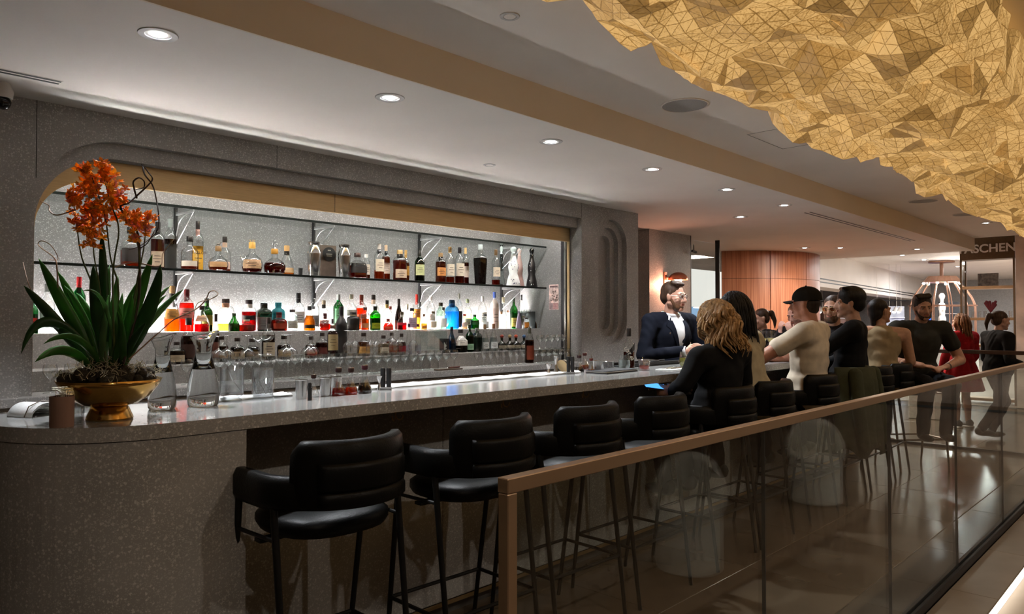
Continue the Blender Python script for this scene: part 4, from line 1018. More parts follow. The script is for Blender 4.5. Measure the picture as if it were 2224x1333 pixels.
MB().lathe([(.02, .1), (.028, .19), (.026, .19), (.018, .104)], 16, (.03, 0, 0)).build('cup', GLASSW, t, True)
MB().ell((-.04, -.0, .115), (.02, .016, .012), 12, 8).build('orange_slice', pm('orange_peel', (.8, .32, .06), .5), t, True)

# ---------------------------------------------------------------- things on the bar
def on_bar(u, v): p = at(u, v, Z=ZB); return p
def hpx(u, v, vt):  # height of something standing on the bar at (u, v) whose top is seen at vt
    p = on_bar(u, v); d = (p - CAM).dot(FW); return (v - vt) * d / FPX
def wpx(u, v, w_): return w_ * (on_bar(u, v) - CAM).dot(FW) / FPX
WATER = liquidm('water', (.88, .90, .90))
# carafes
def carafe(u, v, vt, w_, tx):
    p = on_bar(u, v); H = hpx(u, v, vt); r = wpx(u, v, w_) / 2
    t = thing('carafe', tx, 'carafe', (p.x, p.y, ZB), radians(-60), 'water carafes')
    P = [(.86, 0), (.97, .03), (1.0, .14), (.98, .25), (.84, .42), (.60, .60), (.50, .72), (.54, .82), (.66, .9), (.78, .96)]
    rings = []
    for q in P + [(.80, .97)]:
        ring = []
        for j in range(28):
            a = 2 * pi * j / 28
            spout = max(0, cos(a)) ** 3 * smoothstep(.8, .97, q[1])
            ring.append((r * q[0] * cos(a) * (1 + .35 * spout), r * q[0] * sin(a), H * (q[1] + .06 * spout - .05 * smoothstep(.8, .97, q[1]) * max(0, -cos(a)))))
        rings.append(ring)
    bot = [(q[0] * .02, q[1] * .02, .0004) for q in rings[0]]; n_in = [[(q[0] * .93, q[1] * .93, q[2]) for q in rg_] for rg_ in reversed(rings[6:])]
    lowin = [(q[0] * .93, q[1] * .93, H * .50) for q in rings[5]]
    MB().loft([bot] + rings + n_in + [lowin], caps=True).build('glass_body', refr('carafe_glass', (.97, .975, .97), 1.38), t, 'all')
    MB().tube([rings[-1][j_] for j_ in range(28)], .0016, 6, loop=True).build('rim', GLASSW, t, True)
carafe(352, 888, 728, 58, 'curvy glass water carafe right beside the golden bowl'); carafe(441, 881, 722, 66, 'curvy glass water carafe, the taller one on the right')
def mixing_glass(u, v, vt, w_, tx, kind):
    p = on_bar(u, v); H = hpx(u, v, vt); r = wpx(u, v, w_) / 2
    t = thing('mixing_glass', tx, 'mixing glass', (p.x, p.y, ZB), 0, 'mixing glasses')
    if kind == 'foot': P = [(.72, 0), (.86, .02), (.9, .05), (.62, .10), (.64, .13), (.96, .17), (.98, .2), (1, .95), (1.04, 1), (.98, 1), (.94, .24), (.01, .22)]
    else: P = [(.92, 0), (.97, .02), (.97, .1), (.98, .95), (1.03, 1), (.96, 1), (.91, .12), (.01, .11)]
    MB().lathe([(a * r, b * H) for a, b in P], 28, caps=False).build('bowl', GLASSW, t, 'all')
    if kind == 'cut':
        mb = MB()
        for s in (-1, 1):
            for k in range(14):
                a0 = 2 * pi * k / 14
                mb.tube([(r * .992 * cos(a0 + s * q * .75), r * .992 * sin(a0 + s * q * .75), H * (.18 + .5 * q)) for q in [i / 5 for i in range(6)]], .0011, 5)
        mb.build('cut_pattern', glassm('cut_glass', (.75, .76, .77), .25, .1), t, True)
    else:
        q = MB().tube([(-.3 * r, .2 * r, 1.02 * H), (.1 * r, 0, .6 * H), (.75 * r, -.2 * r, .27 * H)], .0028, 6); q.build('bar_spoon', STEEL, t, True)
mixing_glass(503, 871, 797, 50, 'footed mixing glass with a bar spoon in it', 'foot'); mixing_glass(571, 865, 799, 46, 'straight mixing glass with cut diamond pattern', 'cut')
DRED, DORG, DPUR = 'a80f06', 'c9500a', '3a100a'
def dasher(u, v, vt, w_, tx, liq, fill=.32, cap='2a0f0c', pin=True):
    p = on_bar(u, v); H = hpx(u, v, vt); r = wpx(u, v, w_) / 2
    t = thing('bitters_bottle', tx, 'bitters bottle', (p.x, p.y, ZB), R.uniform(0, 3), 'bitters bottles')
    prof = [(r * .92, 0), (r, .03 * H), (r, .12 * H), (r * .9, .22 * H), (r * .55, .42 * H), (r * .32, .58 * H), (r * .30, .86 * H)]
    b_ = MB().lathe(prof, 20).build('glass_body', GLASSW, t, True)
    if liq: MB().lathe([(r * .90, .012 * H), (r * .94, .04 * H), (r * .93, .12 * H), (r * .8, fill * .8 * H)], 20).build('liquid', liquidm('liq_' + liq, '#' + liq), b_, True)
    MB().lathe([(r * .33, .80 * H), (r * .46, .83 * H), (r * .48, .95 * H), (r * .42, .97 * H)], 16).build('stopper', capm(cap), t, True)
    MB().lathe([(r * .45, .97 * H), (r * .43, .985 * H), (.002, H)] + ([(.0016, H * 1.22), (.0008, H * 1.24)] if pin else []), 12).build('dash_top', CHROME, t, True)
dasher(681, 862, 812, 24, 'small clear bitters bottle beside the black stick', None)
dasher(735, 858, 797, 31, 'bitters bottle with red liquid, left of three', DRED, pin=False); dasher(762, 856, 797, 29, 'bitters bottle with orange liquid, middle of three', DORG, pin=False); dasher(792, 853, 791, 31, 'bitters bottle with plum liquid, right of three', DPUR, cap='3a0c18', pin=False)
dasher(1258, 808, 770, 21, 'bitters bottle with black liquid and pin top, left of the right-hand trio', '1c0a06'); dasher(1270, 802, 765, 21, 'bitters bottle with pin top, middle of the right-hand trio', 'a84a20', cap='4a1c14'); dasher(1284, 810, 777, 18, 'bitters bottle with pin top, right of the right-hand trio', 'a8481c', cap='5a1410')
def tin(u, v, vt, w_, tx, mat=STEEL):
    p = on_bar(u, v); H = hpx(u, v, vt); r = wpx(u, v, w_) / 2
    t = thing('steel_tin', tx, 'tin', (p.x, p.y, ZB))
    MB().lathe([(r * .86, 0), (r * .88, .01), (r, H * .97), (r * .95, H * .97), (r * .83, .012), (.001, .012)], 26).build('cup', mat, t, True)
    MB().lathe([(r * .99, H * .955), (r * 1.05, H * .98), (r * .99, H)], 26, caps=False).build('rim', CHROME, t, True)
tin(654, 866, 824, 26, 'upright steel shaking tin beside the black stick'); tin(707, 860, 820, 26, 'steel tin behind the red bitters bottle, left'); tin(728, 852, 818, 28, 'steel tin behind the red bitters bottle, right')
tin(1295, 808, 783, 24, 'steel cup behind the right-hand bitters'); tin(1312, 804, 784, 22, 'small steel cup with white lid left of the water glass'); tin(1325, 803, 784, 18, 'small plain steel cup next to the menu')
p = on_bar(664, 868); t = thing('muddler', 'black muddler standing in front of the steel tin', 'muddler', (p.x, p.y - .03, ZB))
MB().lathe([(.0085, 0), (.0085, .045), (.006, .05), (.0075, .058), (.0075, .066), (.005, .07)], 14).build('handle', BLACK, t, True)
MB().lathe([(.0088, .045), (.0088, .049)], 14).build('collar', BLACKM, t, True)
def jigger(u, v, vt, w_, tx):
    p = on_bar(u, v); H = hpx(u, v, vt); r = wpx(u, v, w_) / 2
    t = thing('jigger', tx, 'jigger', (p.x, p.y, ZB), 0, 'jiggers')
    MB().lathe([(r * .78, 0), (r * .72, .05 * H), (r * .32, .5 * H)], 20).build('small_cup', STEEL, t, True)
    MB().lathe([(r * .32, .5 * H), (r * .55, .7 * H), (r, .97 * H), (r, H), (r * .9, H), (r * .3, .6 * H)], 20, caps=False).build('large_cup', STEEL, t, True)
jigger(825, 846, 816, 17, 'small steel jigger left of the black straw holder'); jigger(1207, 811, 772, 15, 'tall steel jigger near the right end of the white towel'); jigger(1191, 813, 790, 15, 'short jigger with clear cup at the right end of the white towel')
def straw_holder(u, v, vt, w_, tx):
    p = on_bar(u, v); H = hpx(u, v, vt); r = wpx(u, v, w_) / 2
    t = thing('straw_holder', tx, 'straw holder', (p.x, p.y, ZB), -.7, 'straw holders')
    MB().box((-r * 1.1, -r * .6, 0), (r * 1.1, r * .6, .012), .003).build('base', pm('holder_grey', (.25, .25, .25), .4), t)
    for s in (-1, 1):
        MB().lathe([(r * .44, .0125), (r * .5, H * .95), (r * .42, H)], 16, (s * r * .55, 0, 0)).build('tube', BLACK, t, True)
        MB().ell((s * r * .55, 0, H), (r * .2, r * .2, r * .12), 10, 6).build('tip', CHROME, t, True)
straw_holder(838, 846, 799, 23, 'pair of black straw tubes on a grey base, left of the long towel'); straw_holder(1239, 812, 774, 17, 'pair of black straw tubes near the right-hand bitters')
# striped stack of strainers
p = on_bar(1226, 811); t = thing('strainer_stack', 'leaning stack of brass and black strainers beside the straw tubes', 'strainers', (p.x, p.y, ZB))
for k in range(4):
    M_ = Matrix.Translation((k * .011 - .02, 0, .045)) @ Matrix.Rotation(radians(68), 4, 'Y')
    o = MB().lathe([(.001, 0), (.038, 0), (.04, .002), (.038, .005), (.001, .005)], 24).build('strainer_disc', [BRASS, BLACK, BRASS, WHITE][k], t, True); o.matrix_local = M_
# folded towels on the bar
def towel(x0, x1, y0, y1, tx, seed):
    rr4 = random.Random(seed); n_, m_ = max(8, int((x1 - x0) / .04)), 7; V_ = []
    for lay in (0, 1):
        for i in range(n_ + 1):
            for j in range(m_ + 1):
                x = x0 + (x1 - x0) * i / n_ + rr4.uniform(-.006, .006); y = y0 + (y1 - y0) * j / m_ + (rr4.uniform(-.012, .012) if j in (0, m_) else 0)
                e = min(j, m_ - j, 1.0)
                V_.append((x, y, ZB + .0006 + (0 if lay == 0 else .005 + .006 * e + rr4.uniform(-.0015, .004))))
    F_ = []; N_ = (n_ + 1) * (m_ + 1); id_ = lambda l, i, j: l * N_ + i * (m_ + 1) + j
    for i in range(n_):
        for j in range(m_):
            F_.append((id_(1, i, j), id_(1, i + 1, j), id_(1, i + 1, j + 1), id_(1, i, j + 1))); F_.append((id_(0, i, j), id_(0, i, j + 1), id_(0, i + 1, j + 1), id_(0, i + 1, j)))
    for i in range(n_):
        F_.append((id_(0, i, 0), id_(0, i + 1, 0), id_(1, i + 1, 0), id_(1, i, 0))); F_.append((id_(0, i, m_), id_(1, i, m_), id_(1, i + 1, m_), id_(0, i + 1, m_)))
    for j in range(m_):
        F_.append((id_(0, 0, j), id_(1, 0, j), id_(1, 0, j + 1), id_(0, 0, j + 1))); F_.append((id_(0, n_, j), id_(0, n_, j + 1), id_(1, n_, j + 1), id_(1, n_, j)))
    return tag(MB().add(V_, F_).build('bar_towel', WHITE, None, 'all'), tx, 'towel')
a, b = on_bar(800, 848), on_bar(1282, 811)
towel(a.x, b.x, a.y + .015, a.y + .11, 'long folded white towel laid along the back of the bar', 1)
a, b = on_bar(470, 880), on_bar(645, 862)
towel(a.x, b.x, (a.y + b.y) / 2 + .075, (a.y + b.y) / 2 + .16, 'short white towel behind the mixing glasses', 2)
# towel roll, cup with flowers and tumblers at the left end
p = on_bar(76, 902); t = thing('napkin_holder', 'white folded napkins under a thin wire at the left end of the bar', 'napkins', (p.x, p.y, ZB), .5)
def arc_sheet(r, h, w_, y0, th): 
    pts = [(r * cos(a), h * sin(a)) for a in [pi * k / 14 for k in range(15)]]; pin = [(q[0] * (1 - th / r), q[1] * (1 - th / h) + .001) for q in pts]
    rings = [[(q[0], y, q[1]) for q in pts] + [(q[0], y, q[1]) for q in reversed(pin)] for y in (y0, y0 + w_)]
    return MB().loft(rings, caps=True)
for k in range(3): arc_sheet(.058 - .008 * k, .044 - .007 * k, .10, -.05 + .008 * k, .003).build('napkin', WHITE, t, 'all')
MB().tube([(-.066, -.03, .002), (-.05, -.03, .035), (0, -.03, .052), (.05, -.03, .035), (.066, -.03, .002)], .0018, 6).build('wire', STEEL, t, True)
p = on_bar(134, 926); H = hpx(134, 926, 860); r = wpx(134, 926, 48) / 2
t = thing('flower_cup', 'plain pinkish clay cup holding tiny white flowers', 'cup', (p.x, p.y, ZB))
MB().lathe([(r * .94, 0), (r * .97, .003), (r, H), (r * .93, H), (r * .9, H * .85), (.001, H * .85)], 28).build('clay_pot', pm('pink_clay', (.30, .175, .13), .7, var=.06), t, True)
rr5 = random.Random(3)
for k in range(16):
    a_, q = rr5.uniform(0, 6.28), rr5.uniform(0, r * .8)
    mb = MB(); c_ = (q * cos(a_), q * sin(a_), H + rr5.uniform(.004, .028))
    for j in range(5): mb.ell((c_[0] + .005 * cos(j * 1.257), c_[1] + .005 * sin(j * 1.257), c_[2]), (.0042, .0042, .002), 6, 4)
    mb.tube([(c_[0] * .6, c_[1] * .6, H * .86), c_], .0009, 4).build('white_flower', pm('flower_white', (.82, .8, .70), .6), t)
for u, v, vt, tx in ((170, 905, 862, 'clear tumbler half hidden behind the clay cup'), (189, 903, 864, 'clear tumbler between clay cup and golden bowl')):
    p = on_bar(u, v); put(glass_mesh('tumbler', tumbler_profile(hpx(u, v, vt), wpx(u, v, 24) / 2)), 'tumbler', p.x, p.y, ZB + .0005, tx, 'tumblers at the left end')

# ---- right-hand place settings
p = on_bar(1330, 808); t = thing('menu_folder', 'flat black menu folder lying on the bar', 'menu', (p.x, p.y, ZB + .0005), radians(4))
MB().box((-.18, -.075, 0), (.18, .075, .006), .002).build('lower_cover', BLACK, t)
MB().box((-.176, -.071, .0065), (.176, .07, .012)).build('pages', labm('b8b6ac'), t)
MB().box((-.18, -.075, .0125), (.18, .075, .017), .002).build('upper_cover', pm('menu_black', (.02, .02, .022), .5), t)
def drink(u, v, vt, w_, prof, tx, liq, fill, cat='drink', ice=0):
    p = on_bar(u, v); H = hpx(u, v, vt); r = wpx(u, v, w_) / 2
    t = thing('drink_glass', tx, 'glass', (p.x, p.y, ZB + .0005))
    MB().lathe([(a * r, b * H) for a, b in prof], 26, caps=False).build('glass_body', GLASSW, t, 'all')
    q = [(a * r * .93, max(.008, b * H)) for a, b in prof if b < fill and a > .3]
    if len(q) > 1: MB().lathe(q + [(q[-1][0], fill * H)], 26).build('liquid', liquidm('drink_' + liq, '#' + liq), t, True)
    for k in range(ice):
        MB().box((-.011, -.011, 0), (.011, .011, .022), .003).build('ice_cube', glassm('ice', (.85, .87, .88), .12, .1), t).matrix_local = Matrix.Translation((r * .35 * cos(k * 2.3), r * .35 * sin(k * 2.3), fill * H * (.7 + .2 * k))) @ Matrix.Rotation(.6 + k, 4, (1, .4, .7))
    return t
STEML = [(.72, 0), (.8, .015), (.96, .2), (1, .4), (.97, .6), (.82, 1)]
ROCK = [(.92, 0), (.95, .02), (1, 1), (.96, 1), (.9, .08), (.01, .08)]
drink(1356, 803, 771, 26, STEML, 'stemless glass of iced water beside the rye bottle', 'dfe4e2', .66, ice=3)
d_ = drink(1399, 804, 780, 25, ROCK, 'rocks glass of orange whisky cocktail right of the rye bottle', 'd2691e', .44, ice=2)
MB().tube(catmull([(.0, 0, .02), (-.006, 0, .05), (-.014, 0, .062), (-.01, .004, .075), (-.018, 0, .082)], 5), .003, 6, flat=.3).build('lemon_twist', pm('lemon_peel', (.62, .45, .08), .5), d_, True)
drink(1487, 797, 764, 23, STEML, 'stemless glass of white wine with ice near the bartender\'s hands', 'c9c88a', .6, ice=2)
p = on_bar(1380, 803); H = hpx(1380, 803, 713); r = wpx(1380, 803, 25) / 2
t = thing('rye_bottle', 'tall whisky bottle with slanted LOT 40 label standing on the bar', 'bottle', (p.x + .03, p.y + .07, ZB + .0005))
b_ = MB().lathe([(r * .9, 0), (r, .015 * H), (r, .52 * H), (r * .93, .60 * H), (r * .6, .67 * H), (r * .38, .72 * H), (r * .36, .93 * H)], 24).build('glass_body', GLASS, t, True)
MB().lathe([(r * .92, .02 * H), (r * .93, .05 * H), (r * .93, .42 * H)], 24).build('liquid', liquidm('liq_rye', '#6a1f06'), b_, True)
MB().lathe([(r * .40, .80 * H), (r * .42, .82 * H), (r * .42, .985 * H), (r * .38, H)], 16).build('cap', capm('1a1210'), t, True)
lb = []
fc = Vector((-p.x, -p.y)).normalized(); fa = atan2(fc.y, fc.x)
for k in range(9):
    th = fa + radians(75) * (1 - k / 4); zc = (.58 - .40 * k / 8) * H
    lb.append([(r * 1.03 * cos(th), r * 1.03 * sin(th), zc - .08 * H), (r * 1.03 * cos(th), r * 1.03 * sin(th), zc + .08 * H)])
# label wraps diagonally; image-left is +tangent side
MB().loft(lb, closed=False).build('slanted_label', labm('191210'), t, True)
nx_ = Vector((fc.x, fc.y, 0)); tx_ = Vector((0, 0, 1)).cross(nx_)
tm = text_mesh('label_text', 'LOT 40', .030, labm('c9c2b4'), t, frame_m(nx_ * (r * 1.06) + Vector((0, 0, .385 * H)), tx_ * .50 - Vector((0, 0, .86)), nx_), .0004, bold=.0006)
p = on_bar(1435, 794)
t = thing('black_tray', 'flat black tray behind the wine glass on the bar', 'tray', (p.x - .02, p.y + .1, ZB + .0005), 0)
MB().box((-.34, -.07, 0), (.34, .07, .008), .002).build('base', BLACK, t)
for s in (-1, 1): MB().box((-.34, s * .07 - .006, .0082), (.34, s * .07 + .006, .028), .002).build('rim', BLACK, t)
t = thing('glass_dish', 'shallow glass dish on the black tray', 'dish', (p.x, p.y + .1, ZB + .0090))
MB().lathe([(.03, 0), (.035, .004), (.075, .026), (.078, .028), (.03, .006)], 28, caps=False).build('bowl', GLASSW, t, 'all')
MB().lathe([(.074, .0255), (.079, .0285), (.0775, .030)], 28, caps=False).build('rim', CHROME, t, True)
p = on_bar(1466, 801); t = thing('place_setting', 'white napkin with silver cutlery near the end of the visible bar top', 'napkin', (p.x, p.y, ZB + .0006), .1)
MB().box((-.16, -.06, 0), (.12, .06, .004), .001).build('napkin', WHITE, t)
for k, y in enumerate((-.03, .0, .03)):
    MB().tube([(-.12, y, .0072), (.05, y + .01, .0072)], .0028, 6).ell((.07, y + .012, .0072), (.022, .008, .0025), 10, 6).build('cutlery', CHROME, t, True)
for u, v, vt, tx in ((1655, 775, 718, 'tall white wine glass left of the man in the cap, left of two'), (1676, 776, 718, 'tall white wine glass nearest the man in the cap')):
    p = at(u, v, Y=2.75); h_ = (718 and at(u, 718, Y=2.75).z) - ZB
    t = thing('wine_glass', tx, 'glass', (p.x, 2.75, ZB + .0005), 0, 'wine glasses by the man in the cap')
    pr = wine_profile(h_, .042); MB().lathe(pr, 22, caps=False).build('glass_body', GLASSW, t, 'all')
    MB().lathe([(.012, h_ * .53), (.034, h_ * .66), (.038, h_ * .72)], 20).build('wine', liquidm('white_wine', (.80, .72, .40)), t, True)
# ---------------------------------------------------------------- orchid arrangement in a golden bowl
def plant():
    rr = random.Random(12)
    base = on_bar(238, 909); D0 = (base - CAM).dot(FW); k = D0 / FPX
    t = thing('orchid_bowl', 'golden footed bowl of orange orchids, strap leaves and curly twigs', 'plant', (base.x, base.y, ZB))
    def P(u, v, dd=0.0): return at(u, v, D=D0 + dd) - Vector((base.x, base.y, ZB))
    H = (909 - 823) * k; Rb = 103 * k
    GOLD = pm('polished_gold', (.62, .36, .10), .16, 1, var=.05)
    bw = MB().lathe([(.001, H * .34), (Rb * .30, H * .33), (Rb * .52, H * .38), (Rb * .78, H * .58), (Rb * .95, H * .86), (Rb, H), (Rb * .97, H), (Rb * .9, H * .88), (.001, H * .86)], 48).build('bowl', GOLD, t, 'all')
    MB().lathe([(Rb * .44, 0), (Rb * .45, .004), (Rb * .36, H * .30), (Rb * .33, H * .335), (.001, H * .335)], 40).build('foot', GOLD, bw, True)
    # moss mound
    mb = MB()
    for i in range(95):
        a, q = rr.uniform(0, 6.283), Rb * sqrt(rr.random()) * .84
        mb.ell((q * cos(a), q * sin(a), H * .95 + rr.uniform(0, .05) * (1.2 - q / Rb)), (rr.uniform(.010, .024),) * 3, 8, 5)
    m = mb.build('moss', pm('dark_moss', (.045, .036, .024), .95, var=.5, scale=60, bump=1, bscale=200), t, True)
    mb = MB()
    for i in range(330):
        a, q = rr.uniform(0, 6.283), Rb * sqrt(rr.random()); z = H * .98 + .05 * (1.1 - q / Rb) + rr.uniform(0, .02)
        p0 = Vector((q * cos(a), q * sin(a), z)); v = Vector((rr.uniform(-1, 1), rr.uniform(-1, 1), rr.uniform(-.2, 1))).normalized() * rr.uniform(.012, .03)
        w_ = v.orthogonal().normalized() * rr.uniform(-.012, .012)
        mb.tube([p0, p0 + v * .5 + w_, p0 + v], .0011, 4, caps=False)
    c = mb.build('moss_threads', pm('pale_moss', (.34, .30, .20), .9, var=.4, scale=40), t); c['kind'] = 'stuff'
    # leaves
    G1 = leafm('leaf_green', (.06, .19, .035), .35, .36); G2 = leafm('leaf_light', (.14, .28, .11), .4, .4); G3 = leafm('leaf_dark', (.03, .10, .028), .25, .34)
    L = [((190, 770), (135, 665), (84, 561), 27, -.02, 0), ((200, 762), (168, 680), (125, 588), 25, .03, 0), ((186, 778), (112, 690), (52, 620), 24, -.06, 2), ((175, 745), (95, 675), (46, 768), 20, -.08, 2),
         ((218, 790), (168, 722), (94, 747), 15, -.10, 0), ((185, 788), (140, 750), (76, 786), 20, -.12, 0), ((212, 745), (203, 660), (203, 574), 24, -.03, 2), ((226, 720), (222, 600), (221, 503), 20, .03, 2),
         ((238, 760), (246, 660), (256, 598), 17, .05, 1), ((256, 760), (296, 655), (331, 552), 25, .02, 0), ((264, 775), (322, 680), (349, 574), 31, -.06, 2), ((266, 770), (330, 688), (401, 626), 15, .06, 1),
         ((262, 762), (310, 680), (372, 618), 14, .09, 1), ((250, 730), (225, 640), (178, 632), 8, -.06, 1), ((272, 785), (278, 712), (287, 640), 20, -.05, 0), ((242, 782), (256, 700), (266, 636), 15, .0, 1),
         ((228, 784), (198, 690), (166, 636), 18, .05, 0), ((276, 790), (303, 722), (345, 668), 17, .08, 0), ((277, 806), (268, 738), (254, 672), 15, -.10, 0), ((232, 800), (262, 730), (258, 660), 13, -.08, 0),
         ((206, 800), (222, 715), (236, 640), 14, -.02, 1), ((255, 800), (286, 738), (318, 700), 15, -.09, 2), ((222, 770), (228, 660), (238, 575), 17, .06, 1), ((232, 775), (262, 690), (300, 610), 18, .05, 0), ((205, 780), (180, 690), (140, 620), 20, .02, 0), ((248, 790), (300, 700), (362, 640), 16, .04, 1), ((212, 770), (188, 640), (150, 560), 0, 0, 0)][:-1]
    for a, b, c_, w_, dd, g in L:
        A, Bm, C = P(a[0], a[1] + 22, 0), P(b[0], b[1], dd * .7), P(c_[0], c_[1], dd * 1.3)
        A.x *= .6; A.y *= .6
        n = 11; rings = []
        for i in range(n + 1):
            s = i / n; p = A * (1 - s) ** 2 + Bm * 2 * s * (1 - s) * 1.0 + C * s * s
            # pull the curve through the middle point
            p += (Bm - (A + Bm * 2 + C) / 4) * (4 * s * (1 - s)) * .5
            tg = ((Bm - A) * (1 - s) + (C - Bm) * s).normalized(); sd = tg.cross(FW).normalized(); nn = sd.cross(tg).normalized()
            ww = w_ * k * .56 * (sin(pi * min(1, .18 + .82 * s)) ** .7 if s < .99 else .02) * (.55 + .45 * smoothstep(0, .3, s))
            f = ww * .35; th = .0009
            up = [p - sd * ww + nn * f, p - sd * ww * .5 + nn * f * .35, p, p + sd * ww * .5 + nn * f * .35, p + sd * ww + nn * f]
            rings.append(up + [q - nn * th for q in reversed(up)])
        MB().loft(rings, caps=True).build('leaf', (G1, G2, G3)[g], t, 'all')
    # stems
    SM = pm('stem_brown', (.05, .028, .016), .6, var=.3); SG = pm('stem_green', (.08, .10, .03), .5, var=.3)
    stems = [[(225, 810), (205, 640), (178, 560), (168, 500), (160, 440)], [(232, 810), (218, 640), (205, 560), (200, 500)], [(245, 810), (258, 640), (240, 560), (228, 470), (200, 385)],
             [(250, 810), (245, 600), (258, 500), (240, 440), (222, 372)], [(262, 810), (296, 640), (303, 560), (290, 500), (265, 455), (252, 410)], [(262, 810), (300, 600), (312, 540), (318, 480)]]
    for s_ in stems:
        pts = catmull([P(u, v, rr.uniform(-.03, .03)) for u, v in s_], 5)
        MB().tube(pts, [.0032 - .0018 * i / len(pts) for i in range(len(pts))], 7).build('flower_stem', SG, t, True)
    # curly twigs
    TW = pm('twig_dark', (.035, .018, .011), .7, var=.3); TP = pm('twig_pale', (.34, .22, .14), .7, var=.3)
    twigs = [([(268, 790), (300, 660), (303, 560), (297, 500), (262, 452), (280, 440), (297, 425), (322, 402), (331, 388), (322, 374), (308, 356)], .0042, 2), ([(297, 430), (291, 408), (290, 394), (302, 386), (313, 394), (312, 407), (296, 411)], .0032, 2),
             ([(310, 357), (314, 378), (330, 400), (338, 425), (345, 470), (342, 500), (326, 518), (300, 536), (280, 542)], .0028, 2), ([(165, 455), (125, 467), (108, 458), (106, 446), (88, 437)], .0026, 3),
             ([(126, 640), (124, 585), (118, 560), (92, 540), (83, 529), (92, 523), (112, 534), (126, 562), (108, 564)], .0022, 3), ([(250, 580), (290, 570), (346, 578), (354, 550), (377, 520)], .0026, 3),
             ([(280, 780), (345, 722), (378, 694), (424, 672), (446, 652), (455, 634), (468, 632), (473, 640), (456, 650), (428, 660), (420, 700)], .0025, 3), ([(72, 640), (60, 610), (50, 570)], .0018, 3), ([(303, 540), (320, 528), (336, 500)], .0022, 2)]
    for pts, r_, m_ in twigs:
        q = catmull([P(u, v, rr.uniform(-.04, .02)) for u, v in pts], 6)
        MB().tube(q, [r_ * (1 - .55 * i / len(q)) for i in range(len(q))], 6).build('twig', (None, None, TW, TP)[m_], t, True)
    # blossoms
    OR = [leafm(a_, b_, .5, .5, .3, 60) for a_, b_ in (('petal_orange', (.95, .42, .03)), ('petal_deep', (.90, .28, .02)), ('petal_gold', (.97, .58, .08)), ('petal_pink', (.85, .34, .20)))]
    BM = []
    for i in range(6):
        mb = MB()
        for j in range(5):
            a = j * 1.2566 + rr.uniform(-.2, .2); ln = rr.uniform(.011, .016); up = rr.uniform(-.1, .5)
            dx, dy = cos(a), sin(a); px, py = -dy, dx; w_ = ln * .32
            v0, v1, v2, v3, vt = Vector((0, 0, 0)), Vector((dx * ln * .5 + px * w_, dy * ln * .5 + py * w_, ln * up * .5)), Vector((dx * ln, dy * ln, ln * up)), Vector((dx * ln * .5 - px * w_, dy * ln * .5 - py * w_, ln * up * .5)), Vector((dx * ln * .5, dy * ln * .5, ln * up * .5 + .002))
            mb.add([v0, v1, v2, v3, vt, vt - Vector((0, 0, .0035))], [(0, 1, 4), (1, 2, 4), (2, 3, 4), (3, 0, 4), (1, 0, 5), (2, 1, 5), (3, 2, 5), (0, 3, 5)])
        mb.ell((0, 0, .002), (.003, .003, .004), 6, 4)
        BM.append(mb.mesh('blossom', OR[i % 4] if i < 4 else OR[0]))
    CL = [(172, 425, 26, 26), (180, 455, 32, 30), (185, 485, 30, 24), (200, 512, 26, 16), (212, 470, 20, 10), (195, 400, 16, 10), (190, 375, 16, 10), (178, 368, 10, 6), (225, 362, 15, 13), (222, 378, 10, 5), (208, 395, 16, 10), (208, 415, 14, 8), (247, 395, 18, 14), (256, 412, 16, 10), (256, 430, 18, 12), (228, 440, 24, 16),
          (232, 470, 24, 12), (262, 452, 14, 8), (285, 482, 22, 13), (305, 478, 20, 13), (325, 472, 14, 10), (300, 500, 26, 15), (318, 495, 14, 8), (250, 478, 18, 8), (235, 500, 20, 12), (228, 520, 20, 12), (190, 535, 16, 9), (210, 545, 16, 8), (222, 556, 10, 5), (248, 590, 7, 3), (222, 585, 6, 2)]
    n_ = 0
    for u, v, r_, c_ in CL:
        for i in range(c_):
            a, q = rr.uniform(0, 6.283), r_ * sqrt(rr.random())
            if n_ >= 299: break
            o = link('blossom', BM[rr.choice((0, 0, 1, 2, 3, 4, 5))], t, P(u + q * cos(a), v + q * sin(a), rr.uniform(-.05, .05))); n_ += 1
            o.rotation_euler = (rr.uniform(-.9, 2.0), rr.uniform(-.9, .9), rr.uniform(0, 6.28)); s_ = rr.uniform(1.05, 1.6); o.scale = (s_, s_, s_)
plant()
# ---------------------------------------------------------------- people
import numpy as np
def blob(name, mb, mat, parent=None, vox=.009, it=5, fac=.5, wr=0.0, seed=0):
    me = mb.mesh(name + '_src'); tmp = bpy.data.objects.new('tmp', me); COL.objects.link(tmp)
    m = tmp.modifiers.new('r', 'REMESH'); m.mode = 'VOXEL'; m.voxel_size = vox
    s = tmp.modifiers.new('s', 'SMOOTH'); s.factor = fac; s.iterations = it
    dg = bpy.context.evaluated_depsgraph_get(); out = bpy.data.meshes.new_from_object(tmp.evaluated_get(dg))
    bpy.data.objects.remove(tmp); bpy.data.meshes.remove(me); out.name = name; out.materials.clear(); out.materials.append(mat)
    if wr:  # folds in the cloth
        nv = len(out.vertices); co = np.empty(nv * 3, np.float32); out.vertices.foreach_get('co', co); co = co.reshape(-1, 3)
        nr = np.empty(nv * 3, np.float32); out.vertex_normals.foreach_get('vector', nr); nr = nr.reshape(-1, 3)
        x, y, z = co[:, 0], co[:, 1], co[:, 2]; sd = seed
        f = np.sin(31 * z + 14 * x + 5 * np.sin(9 * y + sd) + sd) * np.sin(13 * x + 11 * y + 7 * z + 2 * sd) + .6 * np.sin(52 * z - 27 * x + 6 * np.sin(15 * x + sd)) * np.sin(21 * y + 17 * x + sd)
        co += nr * (wr * .6 * f)[:, None]; out.vertices.foreach_set('co', co.ravel()); out.update()
    out.polygons.foreach_set('use_smooth', [True] * len(out.polygons))
    return link(name, out, parent)
